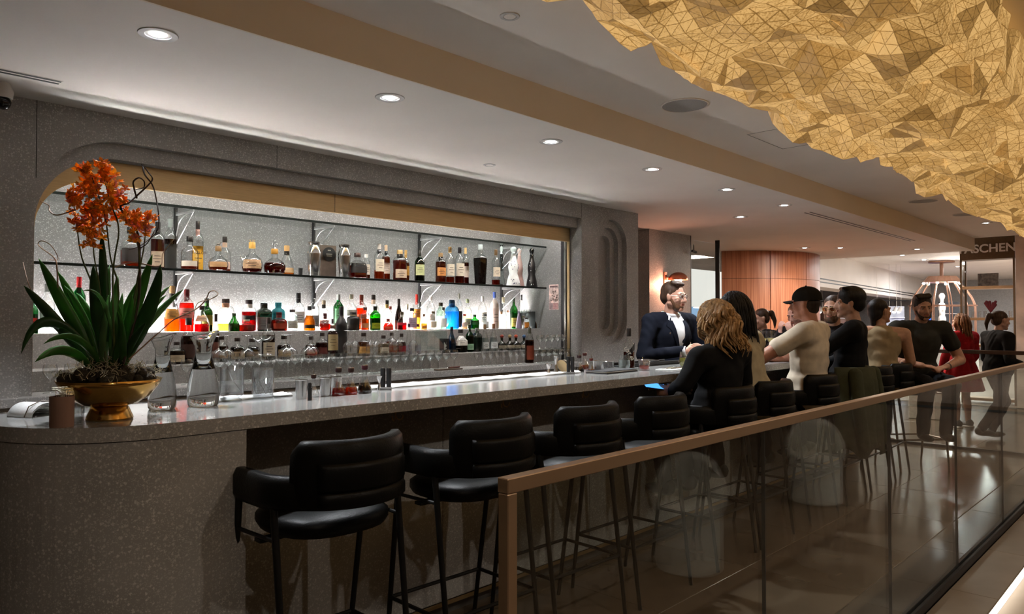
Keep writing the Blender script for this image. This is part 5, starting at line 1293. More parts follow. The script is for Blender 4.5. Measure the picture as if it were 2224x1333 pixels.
def skinm(name, c): return pm(name, c, .5, var=.10, scale=40)
def clothm(name, c, b=.5, bs=22): return pm(name, c, .85, var=.14, scale=16, bump=b, bscale=bs, spec=.12)
def hairm(name, c): return pm(name, c, .5, var=.55, scale=55, bump=.6, bscale=120, stretch=(1, 1, .12), spec=.3)
V3 = Vector
def hand(mb, W, d, n, side, curl=.5, s=1.0, spread=.0, pinch=0.0):
    """palm, four bent fingers and a thumb; d = pointing direction, n = palm normal, side = +1 right, -1 left"""
    d = V3(d).normalized(); n = V3(n); n = (n - d * n.dot(d)).normalized(); x = d.cross(n) * side
    for k in range(4):
        o = x * ((1.5 - k) * .0175 * s)
        mb.cap(W + o * .6 + d * .005, W + o + d * .078 * s, .0125 * s, .0115 * s, 8)
    for k, ln in enumerate((.070, .079, .073, .057)):
        p = W + x * ((1.5 - k) * .0185 * s) + d * .080 * s; dd = d + x * ((1.5 - k) * spread)
        dd.normalize(); a = curl * (.75 + .1 * k)
        for seg, f in ((0, .45), (1, .32), (2, .25)):
            ang = a * (1.0 if seg else .7); dd = (dd * cos(ang) + n * sin(ang)).normalized() if seg == 0 else dd
            if seg: 
                nn = (n - dd * n.dot(dd)); nn = nn.normalized() if nn.length > 1e-4 else -d
                dd = (dd * cos(ang) + nn * sin(ang)).normalized()
            q = p + dd * ln * f * s; mb.cap(p, q, (.0094 - .0009 * seg) * s, (.0088 - .0012 * seg) * s, 8); p = q
    b = W + x * .022 * s + d * .022 * s; dd = (d * .62 + x * .62 + n * (.45 + pinch)).normalized(); q = b + dd * .042 * s
    mb.cap(b, q, .0125 * s, .0105 * s, 8); dd = (d * .9 + x * .1 + n * (.4 + pinch)).normalized(); mb.cap(q, q + dd * .032 * s, .0102 * s, .0082 * s, 8)

def person(label, loc, face, crown, head=(0, .02), hip=(0, 0, .845), yaw=0, pitch=0, roll=0, s=.96, skin=(.46, .25, .17), sw=.185, build=1.0,
           top=None, sleeve='long', bottom=None, legs='sit', arms=None, hair=None, face_on=True, shoes=(.02, .02, .02), brow=(.05, .03, .02), female=False, legskin=False, vox=.0085):
    """local frame: x right, y forward, z up from the floor"""
    sk = skinm('skin_%d' % (hash(skin) % 997), skin)
    hipv = V3(hip); Hc = V3((head[0], head[1], crown - .122 * s))
    Hm = Matrix.Translation(Hc) @ Euler((-radians(pitch), radians(roll), radians(yaw)), 'YXZ').to_matrix().to_4x4() @ Matrix.Scale(s, 4)
    H3 = Hm.to_3x3()
    N = Hc + V3((0, -.045, -.168)) * s; up = (N - hipv).normalized(); rt = V3((1, 0, 0)); rt = (rt - up * rt.dot(up)).normalized(); fw = up.cross(rt)
    TR = Matrix((rt, fw, up)).transposed(); L = (N - hipv).length
    def T(x, y, z): return hipv + rt * x + fw * y + up * z
    b = build
    TOR = [(T(0, -.005, .02), (.155 * b, .115 * b, .12)), (T(0, 0, L * .38), (.135 * b * (.92 if female else 1), .10 * b, .15)), (T(0, .005, L * .68), (.158 * b, .108 * b, .16)), (T(0, -.005, L * .86), (.13 * b, .085, .10))]
    SH = {-1: T(-sw, -.005, L * .93), 1: T(sw, -.005, L * .93)}
    if female: TOR += [(T(-.068, .075, L * .66), (.058, .055, .06)), (T(.068, .075, L * .66), (.058, .055, .06))]
    ARM = {}
    for sd in (-1, 1):
        a = (arms or {}).get(sd, {}); E = V3(a.get('e', SH[sd] + V3((sd * .05, .06, -.29)))); Wr = V3(a.get('w', E + V3((-sd * .08, .24, .02))))
        ARM[sd] = (SH[sd], E, Wr, a.get('d', (Wr - E).normalized() + V3((-sd * .2, 0, -.1))), a.get('n', V3((-sd * .5, 0, -1))), a.get('curl', .45), a.get('pinch', 0))
    def torso(mb, g=0.0, cut=1.0):
        for c, r in TOR: mb.ell(c, (r[0] + g, r[1] + g, r[2] + g), 18, 12, TR)
        for sd in (-1, 1):
            tip = T(0, -.01, L * .97).lerp(SH[sd], cut); mb.cap(T(0, -.01, L * .97), tip, .05 + g, (.056 if cut == 1 else .034) * b + g); mb.cap(T(0, -.02, L * .80), T(0, -.02, L * .80).lerp(SH[sd] - up * .02, cut), .075 * b + g, .055 * b + g)
    def arm(mb, sd, g, upto):
        S_, E, W_ = ARM[sd][:3]
        if upto <= 1: mb.cap(S_, S_ + (E - S_) * upto, .053 * b + g, (.053 - .011 * upto) * b + g * 1.3)
        else:
            mb.cap(S_, E, .053 * b + g, .042 * b + g); mb.cap(E, E + (W_ - E) * (upto - 1), .041 * b + g, (.041 - .014 * (upto - 1)) * b + g)
    # ---- body: one continuous surface
    mb = MB(); torso(mb)
    for sd in (-1, 1):
        arm(mb, sd, 0, 2); hand(mb, ARM[sd][2], *ARM[sd][3:5], sd, ARM[sd][5], s, 0.06, ARM[sd][6])
    mb.cap(T(0, -.01, L * .93), Hm @ V3((0, -.018, -.05)), .060 * s * (.88 if female else 1), .055 * s * (.86 if female else 1), 14)
    def he(c, r): mb.ell(Hm @ V3(c), tuple(q * s for q in r), 16, 12, H3 * (1 / s))
    def hc(a, b_, ra, rb): mb.cap(Hm @ V3(a), Hm @ V3(b_), ra * s, rb * s, 10)
    he((0, -.018, .032), (.074, .094, .088)); he((0, .018, -.018), (.062, .070, .086)); he((0, .034, -.074), (.047 if not female else .042, .048, .038)); hc((-.014, .070, -.094), (.014, .070, -.094), .018, .018)
    hc((0, .086, .016), (0, .106, -.026), .0085, .0135); he((-.012, .094, -.030), (.009, .010, .008)); he((.012, .094, -.030), (.009, .010, .008))
    hc((-.042, .072, .026), (.042, .072, .026), .014, .014); he((-.040, .058, -.022), (.024, .022, .024)); he((.040, .058, -.022), (.024, .022, .024))
    hc((-.018, .080, -.050), (.018, .080, -.050), .009, .009); hc((-.014, .081, -.062), (.014, .081, -.062), .008, .008)
    for sd in (-1, 1):
        he((sd * .077, -.006, -.004), (.009, .020, .031)); he((sd * .084, -.012, .008), (.006, .014, .018)); hc((-sd * .0, .04, -.07), (sd * .052, -.005, -.05), .030, .026)
    LEG = {}
    for sd in (-1, 1):
        if legs == 'sit': LEG[sd] = (hipv + V3((sd * .09, .02, -.015)), hipv + V3((sd * .11, .42, -.02)), hipv + V3((sd * .10, .33, -.46)))
        elif isinstance(legs, dict): LEG[sd] = tuple(V3(q) for q in legs[sd])
        else: LEG[sd] = (hipv + V3((sd * .085, 0, 0)), V3((sd * .09, .015, .47 * s)), V3((sd * .095, -.01, .075)))
    if legskin:
        for sd in (-1, 1):
            a, k, f = LEG[sd]; mb.cap(a, k, .075, .05); mb.cap(k, k + (f - k) * .45 + V3((0, -.01, 0)), .047, .046); mb.cap(k + (f - k) * .4 + V3((0, -.01, 0)), f, .045, .03); mb.cap(f + V3((0, -.03, -.03)), f + V3((0, .09, -.045)), .03, .024)
    body = blob('person', mb, sk, None, vox, 3, .5)
    body.location = loc; body.rotation_euler = (0, 0, radians(face - 90)); tag(body, label, 'person')
    # ---- clothes
    if top:
        m2 = MB(); torso(m2, .014 if sleeve != 'none' else .010, 1.0 if sleeve != 'none' else .62); m2.ell(T(0, .0, L * .5), (.162 * b if not female else .142, .116 * b, .2), 18, 12, TR)
        up2 = {'long': 1.93, 'short': .5, 'none': 0, 'mid': 1.3}[sleeve]
        if up2:
            for sd in (-1, 1): arm(m2, sd, .013, up2)
        m2.ell(T(0, 0, L * .2), (.150 * b + .018, .118 * b + .016, .15), 18, 12, TR); m2.cap(T(-.07, .0, .02), T(.07, .0, .02), .12 * b, .12 * b)
        if sleeve == 'short':
            for sd in (-1, 1):
                S_, E = ARM[sd][:2]; m2.cap(S_ + (E - S_) * .25, S_ + (E - S_) * .5, .062 * b, .064 * b)
        blob('top', m2, top, body, .011, 4, .5, .007, hash(label) % 50)
    if bottom:
        m3 = MB(); m3.ell(TOR[0][0] - V3((0, 0, .01)), (.165 * b, .125 * b, .12), 18, 12, TR)
        for sd in (-1, 1):
            a, k, f = LEG[sd]; m3.cap(a, k, .095 * b, .066 * b); m3.cap(k, f, .064 * b, .048 * b)
        blob('trousers', m3, bottom, body, .013, 4, .5, .006)
    if shoes:
        for sd in (-1, 1):
            f = LEG[sd][2]; m4 = MB().ell(f + V3((0, .05, -.045)), (.042, .115, .034), 14, 8).ell(f + V3((0, -.02, -.02)), (.04, .05, .05), 12, 8)
            m4.build('shoe', pm('shoe_%d' % int(shoes[0] * 999), shoes, .45), body, 'all')
    if face_on:
        ey = MB(); ir = MB(); eb = MB(); lp = MB()
        for sd in (-1, 1):
            c = Hm @ V3((sd * .031, .0695, .010)); ey.ell(c, (.0125 * s,) * 3, 10, 8); ir.ell(Hm @ V3((sd * .031, .0785, .010)), (.0062 * s, .0048 * s, .0062 * s), 8, 6, H3 * (1 / s))
            eb.cap(Hm @ V3((sd * .013, .0905, .031)), Hm @ V3((sd * .046, .078, .034)), .0042 * s, .003 * s, 8)
        lp.cap(Hm @ V3((-.019, .0855, -.053)), Hm @ V3((.019, .0855, -.053)), .0052 * s, .0052 * s, 8).cap(Hm @ V3((-.012, .0875, -.060)), Hm @ V3((.012, .0875, -.060)), .0056 * s, .0056 * s, 8)
        ey.build('eyes', pm('eye_white', (.6, .57, .54), .25), body, 'all'); ir.build('irises', pm('iris', (.03, .02, .015), .2), body, 'all')
        eb.build('eyebrows', hairm('brow_%d' % int(brow[0] * 999), brow), body, 'all'); lp.build('lips', pm('lips_%d' % (hash(skin) % 97), (skin[0] * .85, skin[1] * .55, skin[2] * .55), .4), body, 'all')
    ctx = dict(body=body, Hm=Hm, H3=H3 * (1 / s), s=s, T=T, TOR=TOR, TR=TR, L=L, ARM=ARM, SH=SH, N=N, rt=rt, fw=fw, up=up, LEG=LEG, b=b)
    if hair: hair(ctx)
    return ctx
def hlist(c, mb, items):
    for it in items:
        if it[0] == 'e': mb.ell(c['Hm'] @ V3(it[1]), tuple(q * c['s'] for q in it[2]), 18, 12, c['H3'])
        else: mb.cap(c['Hm'] @ V3(it[1]), c['Hm'] @ V3(it[2]), it[3] * c['s'], it[4] * c['s'], 12)
def short_hair(col, vol=1.0, quiff=0.0, name='hair'):
    def f(c):
        mb = MB(); hlist(c, mb, [('e', (0, -.030, .050), (.083 * vol, .098 * vol, .084 * vol)), ('e', (0, -.062, .0), (.074 * vol, .062 * vol, .075)), ('c', (-.072, -.005, .035), (-.074, .0, .008), .014, .010), ('c', (.072, -.005, .035), (.074, .0, .008), .014, .010)])
        if quiff:
            for k in range(7): hlist(c, mb, [('c', ((k - 3) * .018, .0, .118), ((k - 3) * .018, .040, .104 + quiff), .022, .016)])
        blob('hair', mb, hairm(name, col), c['body'], .008, 3, .5)
    return f
def strands(c, roots, length, col, name, wave=.012, r=.008, seed=1, base=None, drop=(0, -.02, -1), spread=.0, part='hair', clear=None):
    """long hair: a cap on the skull and many wavy tapering locks hanging from it"""
    rr = random.Random(seed); mb = MB()
    for u_, v_ in roots:
        th, ph = u_, v_
        p = V3((.086 * sin(th) * cos(ph), -.020 + .104 * sin(ph) * sin(th), .040 + .092 * cos(th)))
        out = V3((cos(ph), sin(ph), 0)); ln = length * rr.uniform(.85, 1.1); ph0 = rr.uniform(0, 6.28); pts = []; n = 13
        for i in range(n + 1):
            t = i / n; q = p + out * (.022 * sin(min(1, t * 2.2) * pi / 2) + spread * t) + V3(drop) * ln * t ** 1.25 * (1.0)
            q.z = p.z * (1 - t) ** 0.6 * .35 + p.z * .65 - ln * t ** 1.15 if False else p.z - ln * (t ** 1.2) + .02 * sin(pi * t)
            w9 = sin(t * 15 + ph * 2.2 + ph0 * .12); q += (out.cross(V3((0, 0, 1))) * w9 + out * (.9 * sin(t * 15 + 1.4 + ph * 2.2))) * wave * min(1, t * 2.2)
            w_ = c['Hm'] @ q
            pts.append(w_)
        mb.tube(pts, [r * c['s'] * (1 - .75 * (i / n) ** 2) for i in range(n + 1)], 6)
    mb2 = MB(); hlist(c, mb2, [('e', (0, -.030, .048), (.086, .100, .088)), ('e', (0, -.058, -.005), (.080, .066, .080))])
    if base: hlist(c, mb2, base)
    o = blob('hair', mb2, hairm(name, col), c['body'], .009, 3)
    return mb.build('hair_locks', hairm(name, col), o, True)
PI = pi
def ring_roots(n_th, n_ph, a0, a1, t0=.25, t1=1.45, seed=3):
    rr = random.Random(seed); out = []
    for i in range(n_th):
        for j in range(n_ph):
            out.append((t0 + (t1 - t0) * (i + rr.random()) / n_th, a0 + (a1 - a0) * (j + rr.random()) / n_ph))
    return out
# ---- woman with blond wavy hair, seen from behind, looking at her phone
KN = clothm('black_knit', (.010, .010, .011), .4); TRB = clothm('dark_trousers', (.012, .012, .014), .3)
def hair_blond(c): strands(c, ring_roots(7, 30, PI * .78, PI * 2.22, .12, 1.5, 5), .285, (.36, .22, .10), 'hair_blond', .020, .0105, 5, [('c', (-.075, -.02, .02), (-.085, -.01, -.10), .03, .022), ('c', (.075, -.02, .02), (.085, -.01, -.10), .03, .022), ('c', (0, -.07, 0), (0, -.085, -.12), .06, .05)])
c1 = person('woman with blond wavy hair in black top, looking down at her phone', (3.96, 2.12, 0), 80, 1.495, head=(-.02, .0), hip=(0, -.02, .845), yaw=6, pitch=20, s=.97, female=True, top=KN, bottom=TRB, hair=hair_blond, brow=(.12, .07, .03),
            arms={-1: dict(e=(-.29, .0, 1.02), w=(-.27, .10, .97), d=(-.25, 1, .1), n=(1, 0, -.3), curl=.75, pinch=.3), 1: dict(e=(.26, .0, 1.0), w=(.05, .22, .96), d=(-.9, .35, .05), n=(0, -.4, 1), curl=.5)})
bl_ = c1['body']; wr = bl_.location + Matrix.Rotation(radians(80 - 90), 3, 'Z') @ c1['ARM'][-1][2]
t = thing('phone', 'phone with bright blue screen in the blond woman\'s hand', 'phone', (wr.x - .035, wr.y + .10, wr.z + .03), radians(35))
t.rotation_euler = (radians(-24), radians(-8), radians(150))
MB().box((-.075, -.036, -.004), (.075, .036, .003), .003).build('case', BLACK, t)
MB().box((-.070, -.032, .0032), (.070, .032, .0040)).build('screen', emim('blue_screen', (.08, .35, 1), .6), t)
# ---- woman with long black hair in cream
CRM = clothm('cream_knit', (.42, .36, .25), .6, 30)
def hair_black(c): strands(c, ring_roots(7, 30, PI * .85, PI * 2.15, .12, 1.5, 8), .27, (.006, .005, .005), 'hair_black', .003, .0095, 8, [('c', (-.07, -.03, 0), (-.08, -.03, -.12), .034, .03), ('c', (.07, -.03, 0), (.08, -.03, -.12), .034, .03), ('c', (0, -.07, 0), (0, -.085, -.15), .06, .055)])
person('woman with long black hair in cream jumper leaning on the bar', (4.45, 2.14, 0), 84, 1.565, head=(-.02, .13), hip=(0, -.02, .845), yaw=18, pitch=8, s=.97, female=True, top=CRM, bottom=TRB, hair=hair_black,
       arms={-1: dict(e=(-.24, .22, 1.11), w=(-.08, .40, 1.125), d=(.5, 1, 0), n=(0, 0, -1), curl=.3), 1: dict(e=(.27, .14, 1.08), w=(.12, .36, 1.125), d=(-.4, 1, 0), n=(0, 0, -1), curl=.3)})
# ---- man in black cap and beige tee
TEE = clothm('beige_tee', (.60, .52, .41), .5, 18)
def cap_hat(c):
    mb = MB(); hlist(c, mb, [('e', (0, -.036, .002), (.0745, .078, .066)), ('e', (0, -.045, -.045), (.060, .055, .04)), ('c', (-.073, -.01, .03), (-.075, .0, .0), .012, .009), ('c', (.073, -.01, .03), (.075, .0, .0), .012, .009)])
    blob('hair', mb, hairm('hair_dark', (.022, .014, .010)), c['body'], .008, 3)
    CP = clothm('cap_black', (.014, .013, .012), .2); Hm = c['Hm']; s = c['s']
    pr = MB()
    for i in range(9):
        t = i / 8 * pi / 2; 
    rings = []
    for i in range(10):
        t = i / 9 * pi / 2; rings.append([Hm @ V3(((.086 * cos(t) + .001) * cos(a), -.020 + (.106 * cos(t) + .001) * sin(a), .045 + .088 * sin(t))) for a in [2 * pi * k / 28 for k in range(28)]])
    rings = [[Hm @ V3((.087 * cos(a), -.020 + .107 * sin(a), .022)) for a in [2 * pi * k / 28 for k in range(28)]]] + rings
    cr = MB().loft(rings).build('cap', CP, c['body'], 'all')
    bill = []
    for i in range(6):
        q = i / 5; bill.append([Hm @ V3((x * (.072 - .012 * q * q), .075 * sqrt(max(0, 1 - (x * .55) ** 2)) + .075 * q * sqrt(max(0, 1 - (x * .8) ** 2)) + .005, .036 - .004 * q - .02 * x * x + dz)) for x, dz in [(k / 8 - 1, 0) for k in range(17)] + [(1 - k / 8, -.005) for k in range(17)]])
    MB().loft(bill, caps=True).build('bill', CP, cr, 'all'); MB().ell(Hm @ V3((0, -.02, .134)), (.008 * s, .008 * s, .005 * s), 8, 6).build('button', CP, cr, 'all')
person('man in black cap and beige T-shirt seen from behind at the bar', (5.25, 2.12, 0), 96, 1.622, head=(-.01, -.01), hip=(0, -.02, .845), yaw=6, pitch=4, sw=.205, build=1.1, top=TEE, sleeve='short', bottom=TRB, hair=cap_hat, skin=(.40, .18, .115),
       arms={-1: dict(e=(-.36, .22, 1.10), w=(-.16, .40, 1.13), d=(.8, .7, 0), n=(0, 0, -1), curl=.4), 1: dict(e=(.30, .24, 1.09), w=(.06, .40, 1.13), d=(-.8, .6, 0), n=(0, 0, -1), curl=.4)})
# ---- black-haired man in black, in profile
person('man with thick black hair in black sweater, in left profile', (5.91, 2.09, 0), 104, 1.637, head=(-.0, -.05), hip=(0, -.02, .845), yaw=16, pitch=2, sw=.19, top=clothm('black_sweater', (.008, .008, .009), .3), bottom=TRB, hair=short_hair((.008, .007, .007), 1.14, .02, 'hair_blackm'), skin=(.46, .26, .18),
       arms={-1: dict(e=(-.30, .20, 1.10), w=(-.14, .40, 1.13), d=(.5, .8, 0), n=(0, 0, -1), curl=.4), 1: dict(e=(.26, .05, 1.06), w=(.18, .26, 1.02), d=(-.2, 1, 0), n=(0, 0, -1), curl=.4)})
# ---- bearded man with tinted glasses
def specs(c, tint, frame, r=.024):
    Hm = c['Hm']; g = MB(); ln = MB()
    for sd in (-1, 1):
        pts = [Hm @ V3((sd * .033 + r * cos(a), .096 - abs(r * cos(a)) * .15, .008 + r * .86 * sin(a))) for a in [2 * pi * k / 20 for k in range(20)]]
        g.tube(pts, .0026, 6, loop=True); ln.add(pts, [tuple(range(20))]); g.tube([Hm @ V3((sd * .056, .094, .014)), Hm @ V3((sd * .078, .06, .014)), Hm @ V3((sd * .082, -.005, .010))], .0022, 6)
    g.tube([Hm @ V3((-.010, .098, .012)), Hm @ V3((0, .101, .015)), Hm @ V3((.010, .098, .012))], .0022, 6)
    o = g.build('glasses', frame, c['body'], 'all'); ln.build('lenses', tint, o)
def beard(c, col, name, k=1.0):
    mb = MB(); hlist(c, mb, [('e', (0, .040, -.082), (.053 * k, .050 * k, .040 * k)), ('c', (-.062, .004, -.02), (-.035, .05, -.082), .014, .022 * k), ('c', (.062, .004, -.02), (.035, .05, -.082), .014, .022 * k), ('c', (-.020, .082, -.043), (.020, .082, -.043), .0075, .0075)])
    blob('beard', mb, hairm(name, col), c['body'], .007, 2)
c5 = person('bearded man with round amber glasses and dark jacket facing left', (6.50, 2.36, 0), 186, 1.60, head=(.0, .05), hip=(.02, -.05, .845), yaw=-6, pitch=4, top=clothm('charcoal_jacket', (.014, .014, .017), .3), bottom=TRB, hair=short_hair((.04, .022, .014), .98, 0, 'hair_brown'), skin=(.50, .27, .18), brow=(.05, .03, .02))
beard(c5, (.07, .035, .018), 'beard_brown', 1.1); specs(c5, glassm('amber_lens', (.62, .34, .16), .08), BRASS)
# ---- woman in sleeveless tan top
def hair_bun(c):
    mb = MB(); hlist(c, mb, [('e', (0, -.030, .044), (.081, .100, .086)), ('e', (0, -.06, -.01), (.076, .064, .075)), ('c', (0, -.09, -.03), (.01, -.10, -.12), .030, .024), ('c', (.01, -.10, -.10), (.02, -.09, -.20), .024, .012)])
    blob('hair', mb, hairm('hair_darkbrown', (.012, .008, .007)), c['body'], .008, 3)
person('woman in sleeveless tan top turned to the smiling man, in right profile', (7.04, 2.16, 0), 26, 1.585, head=(.02, .06), hip=(0, -.04, .845), yaw=-58, pitch=-4, s=.95, female=True, top=clothm('tan_top', (.30, .225, .13), .4), sleeve='none', bottom=TRB, hair=hair_bun, skin=(.44, .24, .15),
       arms={1: dict(e=(.26, .04, 1.02), w=(.20, .30, .985), d=(.1, 1, -.35), n=(0, -.2, -1), curl=.25), -1: dict(e=(-.22, .05, 1.06), w=(-.1, .24, 1.0), d=(.3, 1, 0), n=(0, 0, -1), curl=.4)})
# ---- smiling man facing the camera
c7 = person('smiling man in dark T-shirt facing the camera at the end of the bar', (7.58, 1.99, 0), 222, 1.625, head=(.0, .10), hip=(0, -.06, .845), yaw=-6, pitch=14, roll=6, sw=.215, build=1.14, top=clothm('dark_tee', (.030, .029, .024), .5, 20), sleeve='short', bottom=TRB, hair=short_hair((.022, .014, .010), 1.0, .010, 'hair_brown2'), skin=(.42, .22, .14),
       arms={-1: dict(e=(-.38, .02, 1.02), w=(-.12, .26, .97), d=(1, .4, -.1), n=(0, -.3, -1), curl=.45), 1: dict(e=(.34, .02, 1.03), w=(.10, .26, .98), d=(-1, .4, -.1), n=(0, -.3, -1), curl=.45)})
beard(c7, (.05, .03, .02), 'beard_short', .93)
w_ = c7['ARM'][-1]; e_ = w_[1]; wv = w_[2]; dv = (wv - e_).normalized(); q_ = wv - dv * .02
MB().tube([q_ - dv * .011, q_ + dv * .011], .033, 16, caps=False).build('watch_strap', BLACK, c7['body'], 'all')
# ---- bartender
NAVY = clothm('navy_suit', (.006, .0075, .014), .2, 40); SHIRT = clothm('white_shirt', (.62, .62, .62), .2, 30)
c8 = person('bartender in navy suit and open white shirt with clasped hands', (5.30, 3.25, 0), -110, 1.705, head=(.0, .045), hip=(0, 0, .90), yaw=22, pitch=6, s=1.0, sw=.205, build=1.08, top=NAVY, bottom=NAVY, legs='stand', hair=short_hair((.045, .022, .012), .985, .004, 'hair_auburn'), skin=(.52, .28, .20), brow=(.07, .035, .02),
       arms={1: dict(e=(.31, .04, 1.10), w=(.085, .29, 1.145), d=(-.85, .5, .12), n=(.1, -.9, -.2), curl=.85, pinch=.2), -1: dict(e=(-.31, .06, 1.10), w=(-.085, .30, 1.155), d=(.8, .5, .1), n=(-.1, -.9, -.2), curl=.85, pinch=.2)}, vox=.0068)
beard(c8, (.10, .045, .022), 'beard_auburn', .96); specs(c8, glassm('clear_lens', (.9, .9, .9), .08), pm('clear_frame', (.62, .55, .5), .2), .023)
def front_patch(c, poly, off, th, name, mat, parent):
    """cloth panel lying on the front of the chest: polygon rows (z, x0, x1)"""
    def ys(x, z):
        best = -1
        for cc, r in c['TOR']:
            l_ = c['TR'].transposed() @ (V3(cc) - c['T'](0, 0, 0)); dx, dz = (x - l_.x) / (r[0] + .014), (z - l_.z) / (r[2] + .014); k = 1 - dx * dx - dz * dz
            if k > 0: best = max(best, l_.y + (r[1] + .014) * sqrt(k))
        return best if best > -1 else .05
    rings = []
    for z, x0, x1 in poly:
        xs_ = [x0 + (x1 - x0) * k / 6 for k in range(7)]
        y_ = [ys(x, z) for x in xs_]
        rings.append([c['T'](x, y + off, z) for x, y in zip(xs_, y_)] + [c['T'](x, y + off - th, z) for x, y in zip(reversed(xs_), reversed(y_))])
    MB().loft(rings, caps=True).build(name, mat, parent, 'all')
L_ = c8['L']; jk = [o for o in c8['body'].children if o.name.startswith('top')][0]
front_patch(c8, [(L_ * 1.0, -.050, .050), (L_ * .93, -.064, .064), (L_ * .85, -.056, .056), (L_ * .72, -.042, .042), (L_ * .58, -.024, .024), (L_ * .47, -.005, .005)], .004, .012, 'shirt_front', SHIRT, c8['body'])
for sd in (-1, 1):
    front_patch(c8, [(L_ * .95, sd * .055, sd * .085), (L_ * .86, sd * .052, sd * .115), (L_ * .80, sd * .048, sd * .090), (L_ * .66, sd * .034, sd * .068), (L_ * .52, sd * .012, sd * .034), (L_ * .46, sd * .003, sd * .012)], .010, .010, 'lapel', NAVY, c8['body'])
    N_ = c8['N']; T_ = c8['T']
    MB().loft([[T_(sd * .006, .066, L_ * .985), T_(sd * .05, .05, L_ * 1.06), T_(sd * .072, .0, L_ * 1.08), T_(sd * .066, -.05, L_ * 1.09)], [T_(sd * .030, .098, L_ * .885), T_(sd * .078, .07, L_ * .96), T_(sd * .096, .0, L_ * 1.0), T_(sd * .09, -.06, L_ * 1.02)]], closed=False).build('collar', SHIRT, c8['body'], 'all')
    a_ = c8['ARM'][sd]; dv = (a_[2] - a_[1]).normalized(); MB().tube([a_[2] - dv * .02, a_[2] + dv * .002], [.041, .040], 16).build('shirt_cuff', SHIRT, c8['body'], 'all')
MB().tube([T_(.069 * cos(a), -.004 + .066 * sin(a), L_ * (1.02 + .03 * (1 - sin(a)))) for a in [2 * pi * k / 24 for k in range(24)]], .017, 8, loop=True).build('collar_band', SHIRT, c8['body'], 'all')
MB().cap(T_(.10, .115, L_ * .74), T_(.10, .117, L_ * .755), .004, .004, 8).build('lapel_pin', BRASS, c8['body'])
# ---- couple at the far return
def hair_pony(c):
    mb = MB(); hlist(c, mb, [('e', (0, -.030, .046), (.080, .099, .084)), ('e', (0, -.06, 0), (.074, .060, .070)), ('c', (0, -.11, .06), (0, -.16, .05), .028, .034), ('c', (0, -.16, .05), (.0, -.185, -.05), .036, .026), ('c', (0, -.185, -.05), (.0, -.17, -.14), .026, .008)])
    blob('hair', mb, hairm('hair_pony', (.05, .026, .016)), c['body'], .008, 3)
c9 = person('woman with brown ponytail and earring, in left profile', (8.34, 3.80, 0), 150, 1.525, head=(0, .10), hip=(0, -.05, .82), yaw=-8, pitch=10, s=.97, female=True, top=clothm('black_top', (.012, .011, .012), .3), bottom=TRB, hair=hair_pony, skin=(.52, .29, .21))
MB().ell(c9['Hm'] @ V3((.086, -.004, -.040)), (.006, .006, .006), 8, 6).build('earring', CHROME, c9['body'], 'all')
person('man with close-cropped hair looking down behind the man in the cap', (8.16, 3.34, 0), 172, 1.565, head=(0, .10), hip=(0, -.05, .83), yaw=0, pitch=22, top=clothm('dark_shirt', (.015, .013, .014), .3), bottom=TRB, hair=short_hair((.06, .03, .02), .955, 0, 'hair_crop'), skin=(.55, .30, .24),
       arms={-1: dict(e=(-.26, .18, 1.08), w=(-.06, .30, 1.26), d=(.2, .2, 1), n=(.3, -1, 0), curl=.8), 1: dict(e=(.26, .18, 1.08), w=(.06, .30, 1.26), d=(-.2, .2, 1), n=(-.3, -1, 0), curl=.8)})
# ---- two women in the shop beyond
def hair_long(c): strands(c, ring_roots(4, 14, PI * .9, PI * 2.1, .2, 1.5, 9), .30, (.24, .115, .055), 'hair_auburnlong', .006, .014, 9, [('c', (0, -.07, 0), (0, -.085, -.18), .06, .05)])
RD = clothm('red_dress', (.34, .012, .018), .3, 14)
c11 = person('woman in red dress with long auburn hair seen from behind', (10.95, 2.36, 0), 62, 1.475, head=(0, .02), hip=(0, 0, .78), yaw=6, pitch=6, s=.90, female=True, top=RD, bottom=None, legs='stand', legskin=True, hair=hair_long, skin=(.58, .34, .27), shoes=(.05, .05, .055), face_on=False,
             arms={-1: dict(e=(-.27, .0, .92), w=(-.24, .12, .72), d=(.2, .3, -1), n=(1, 0, 0), curl=.4), 1: dict(e=(.26, .02, .92), w=(.22, .16, .74), d=(-.2, .4, -1), n=(-1, 0, 0), curl=.4)})
pr = [(.15, .90), (.20, .78), (.25, .62), (.29, .48)]
rg = [[(r_ * (1 + .05 * sin(9 * a)) * cos(a), r_ * .8 * (1 + .05 * sin(9 * a)) * sin(a), z_) for a in [2 * pi * k / 54 for k in range(54)]] for r_, z_ in pr]
MB().loft(rg).build('skirt', RD, c11['body'], 'all')
for sd in (-1, 1): MB().box((sd * .095 - .045, -.07, .0), (sd * .095 + .045, .15, .022), .008).build('shoe_sole', WHITE, c11['body'])
lg = {-1: ((-.085, 0, .80), (-.09, .14, .44), (-.09, -.02, .10)), 1: ((.085, 0, .80), (.09, -.04, .44), (.09, -.26, .14))}
person('woman in black blouse and trousers walking to the right', (10.05, 1.80, 0), -46, 1.50, head=(0, .05), hip=(0, 0, .80), yaw=0, pitch=6, s=.92, female=True, top=clothm('black_blouse', (.010, .010, .011), .3), bottom=TRB, legs=lg, hair=hair_pony, skin=(.50, .29, .22),
       arms={-1: dict(e=(-.24, .02, .94), w=(-.16, .20, .86), d=(.3, 1, 0), n=(0, 0, -1), curl=.4), 1: dict(e=(.24, -.02, .94), w=(.16, .18, .88), d=(-.3, 1, 0), n=(0, 0, -1), curl=.4)})
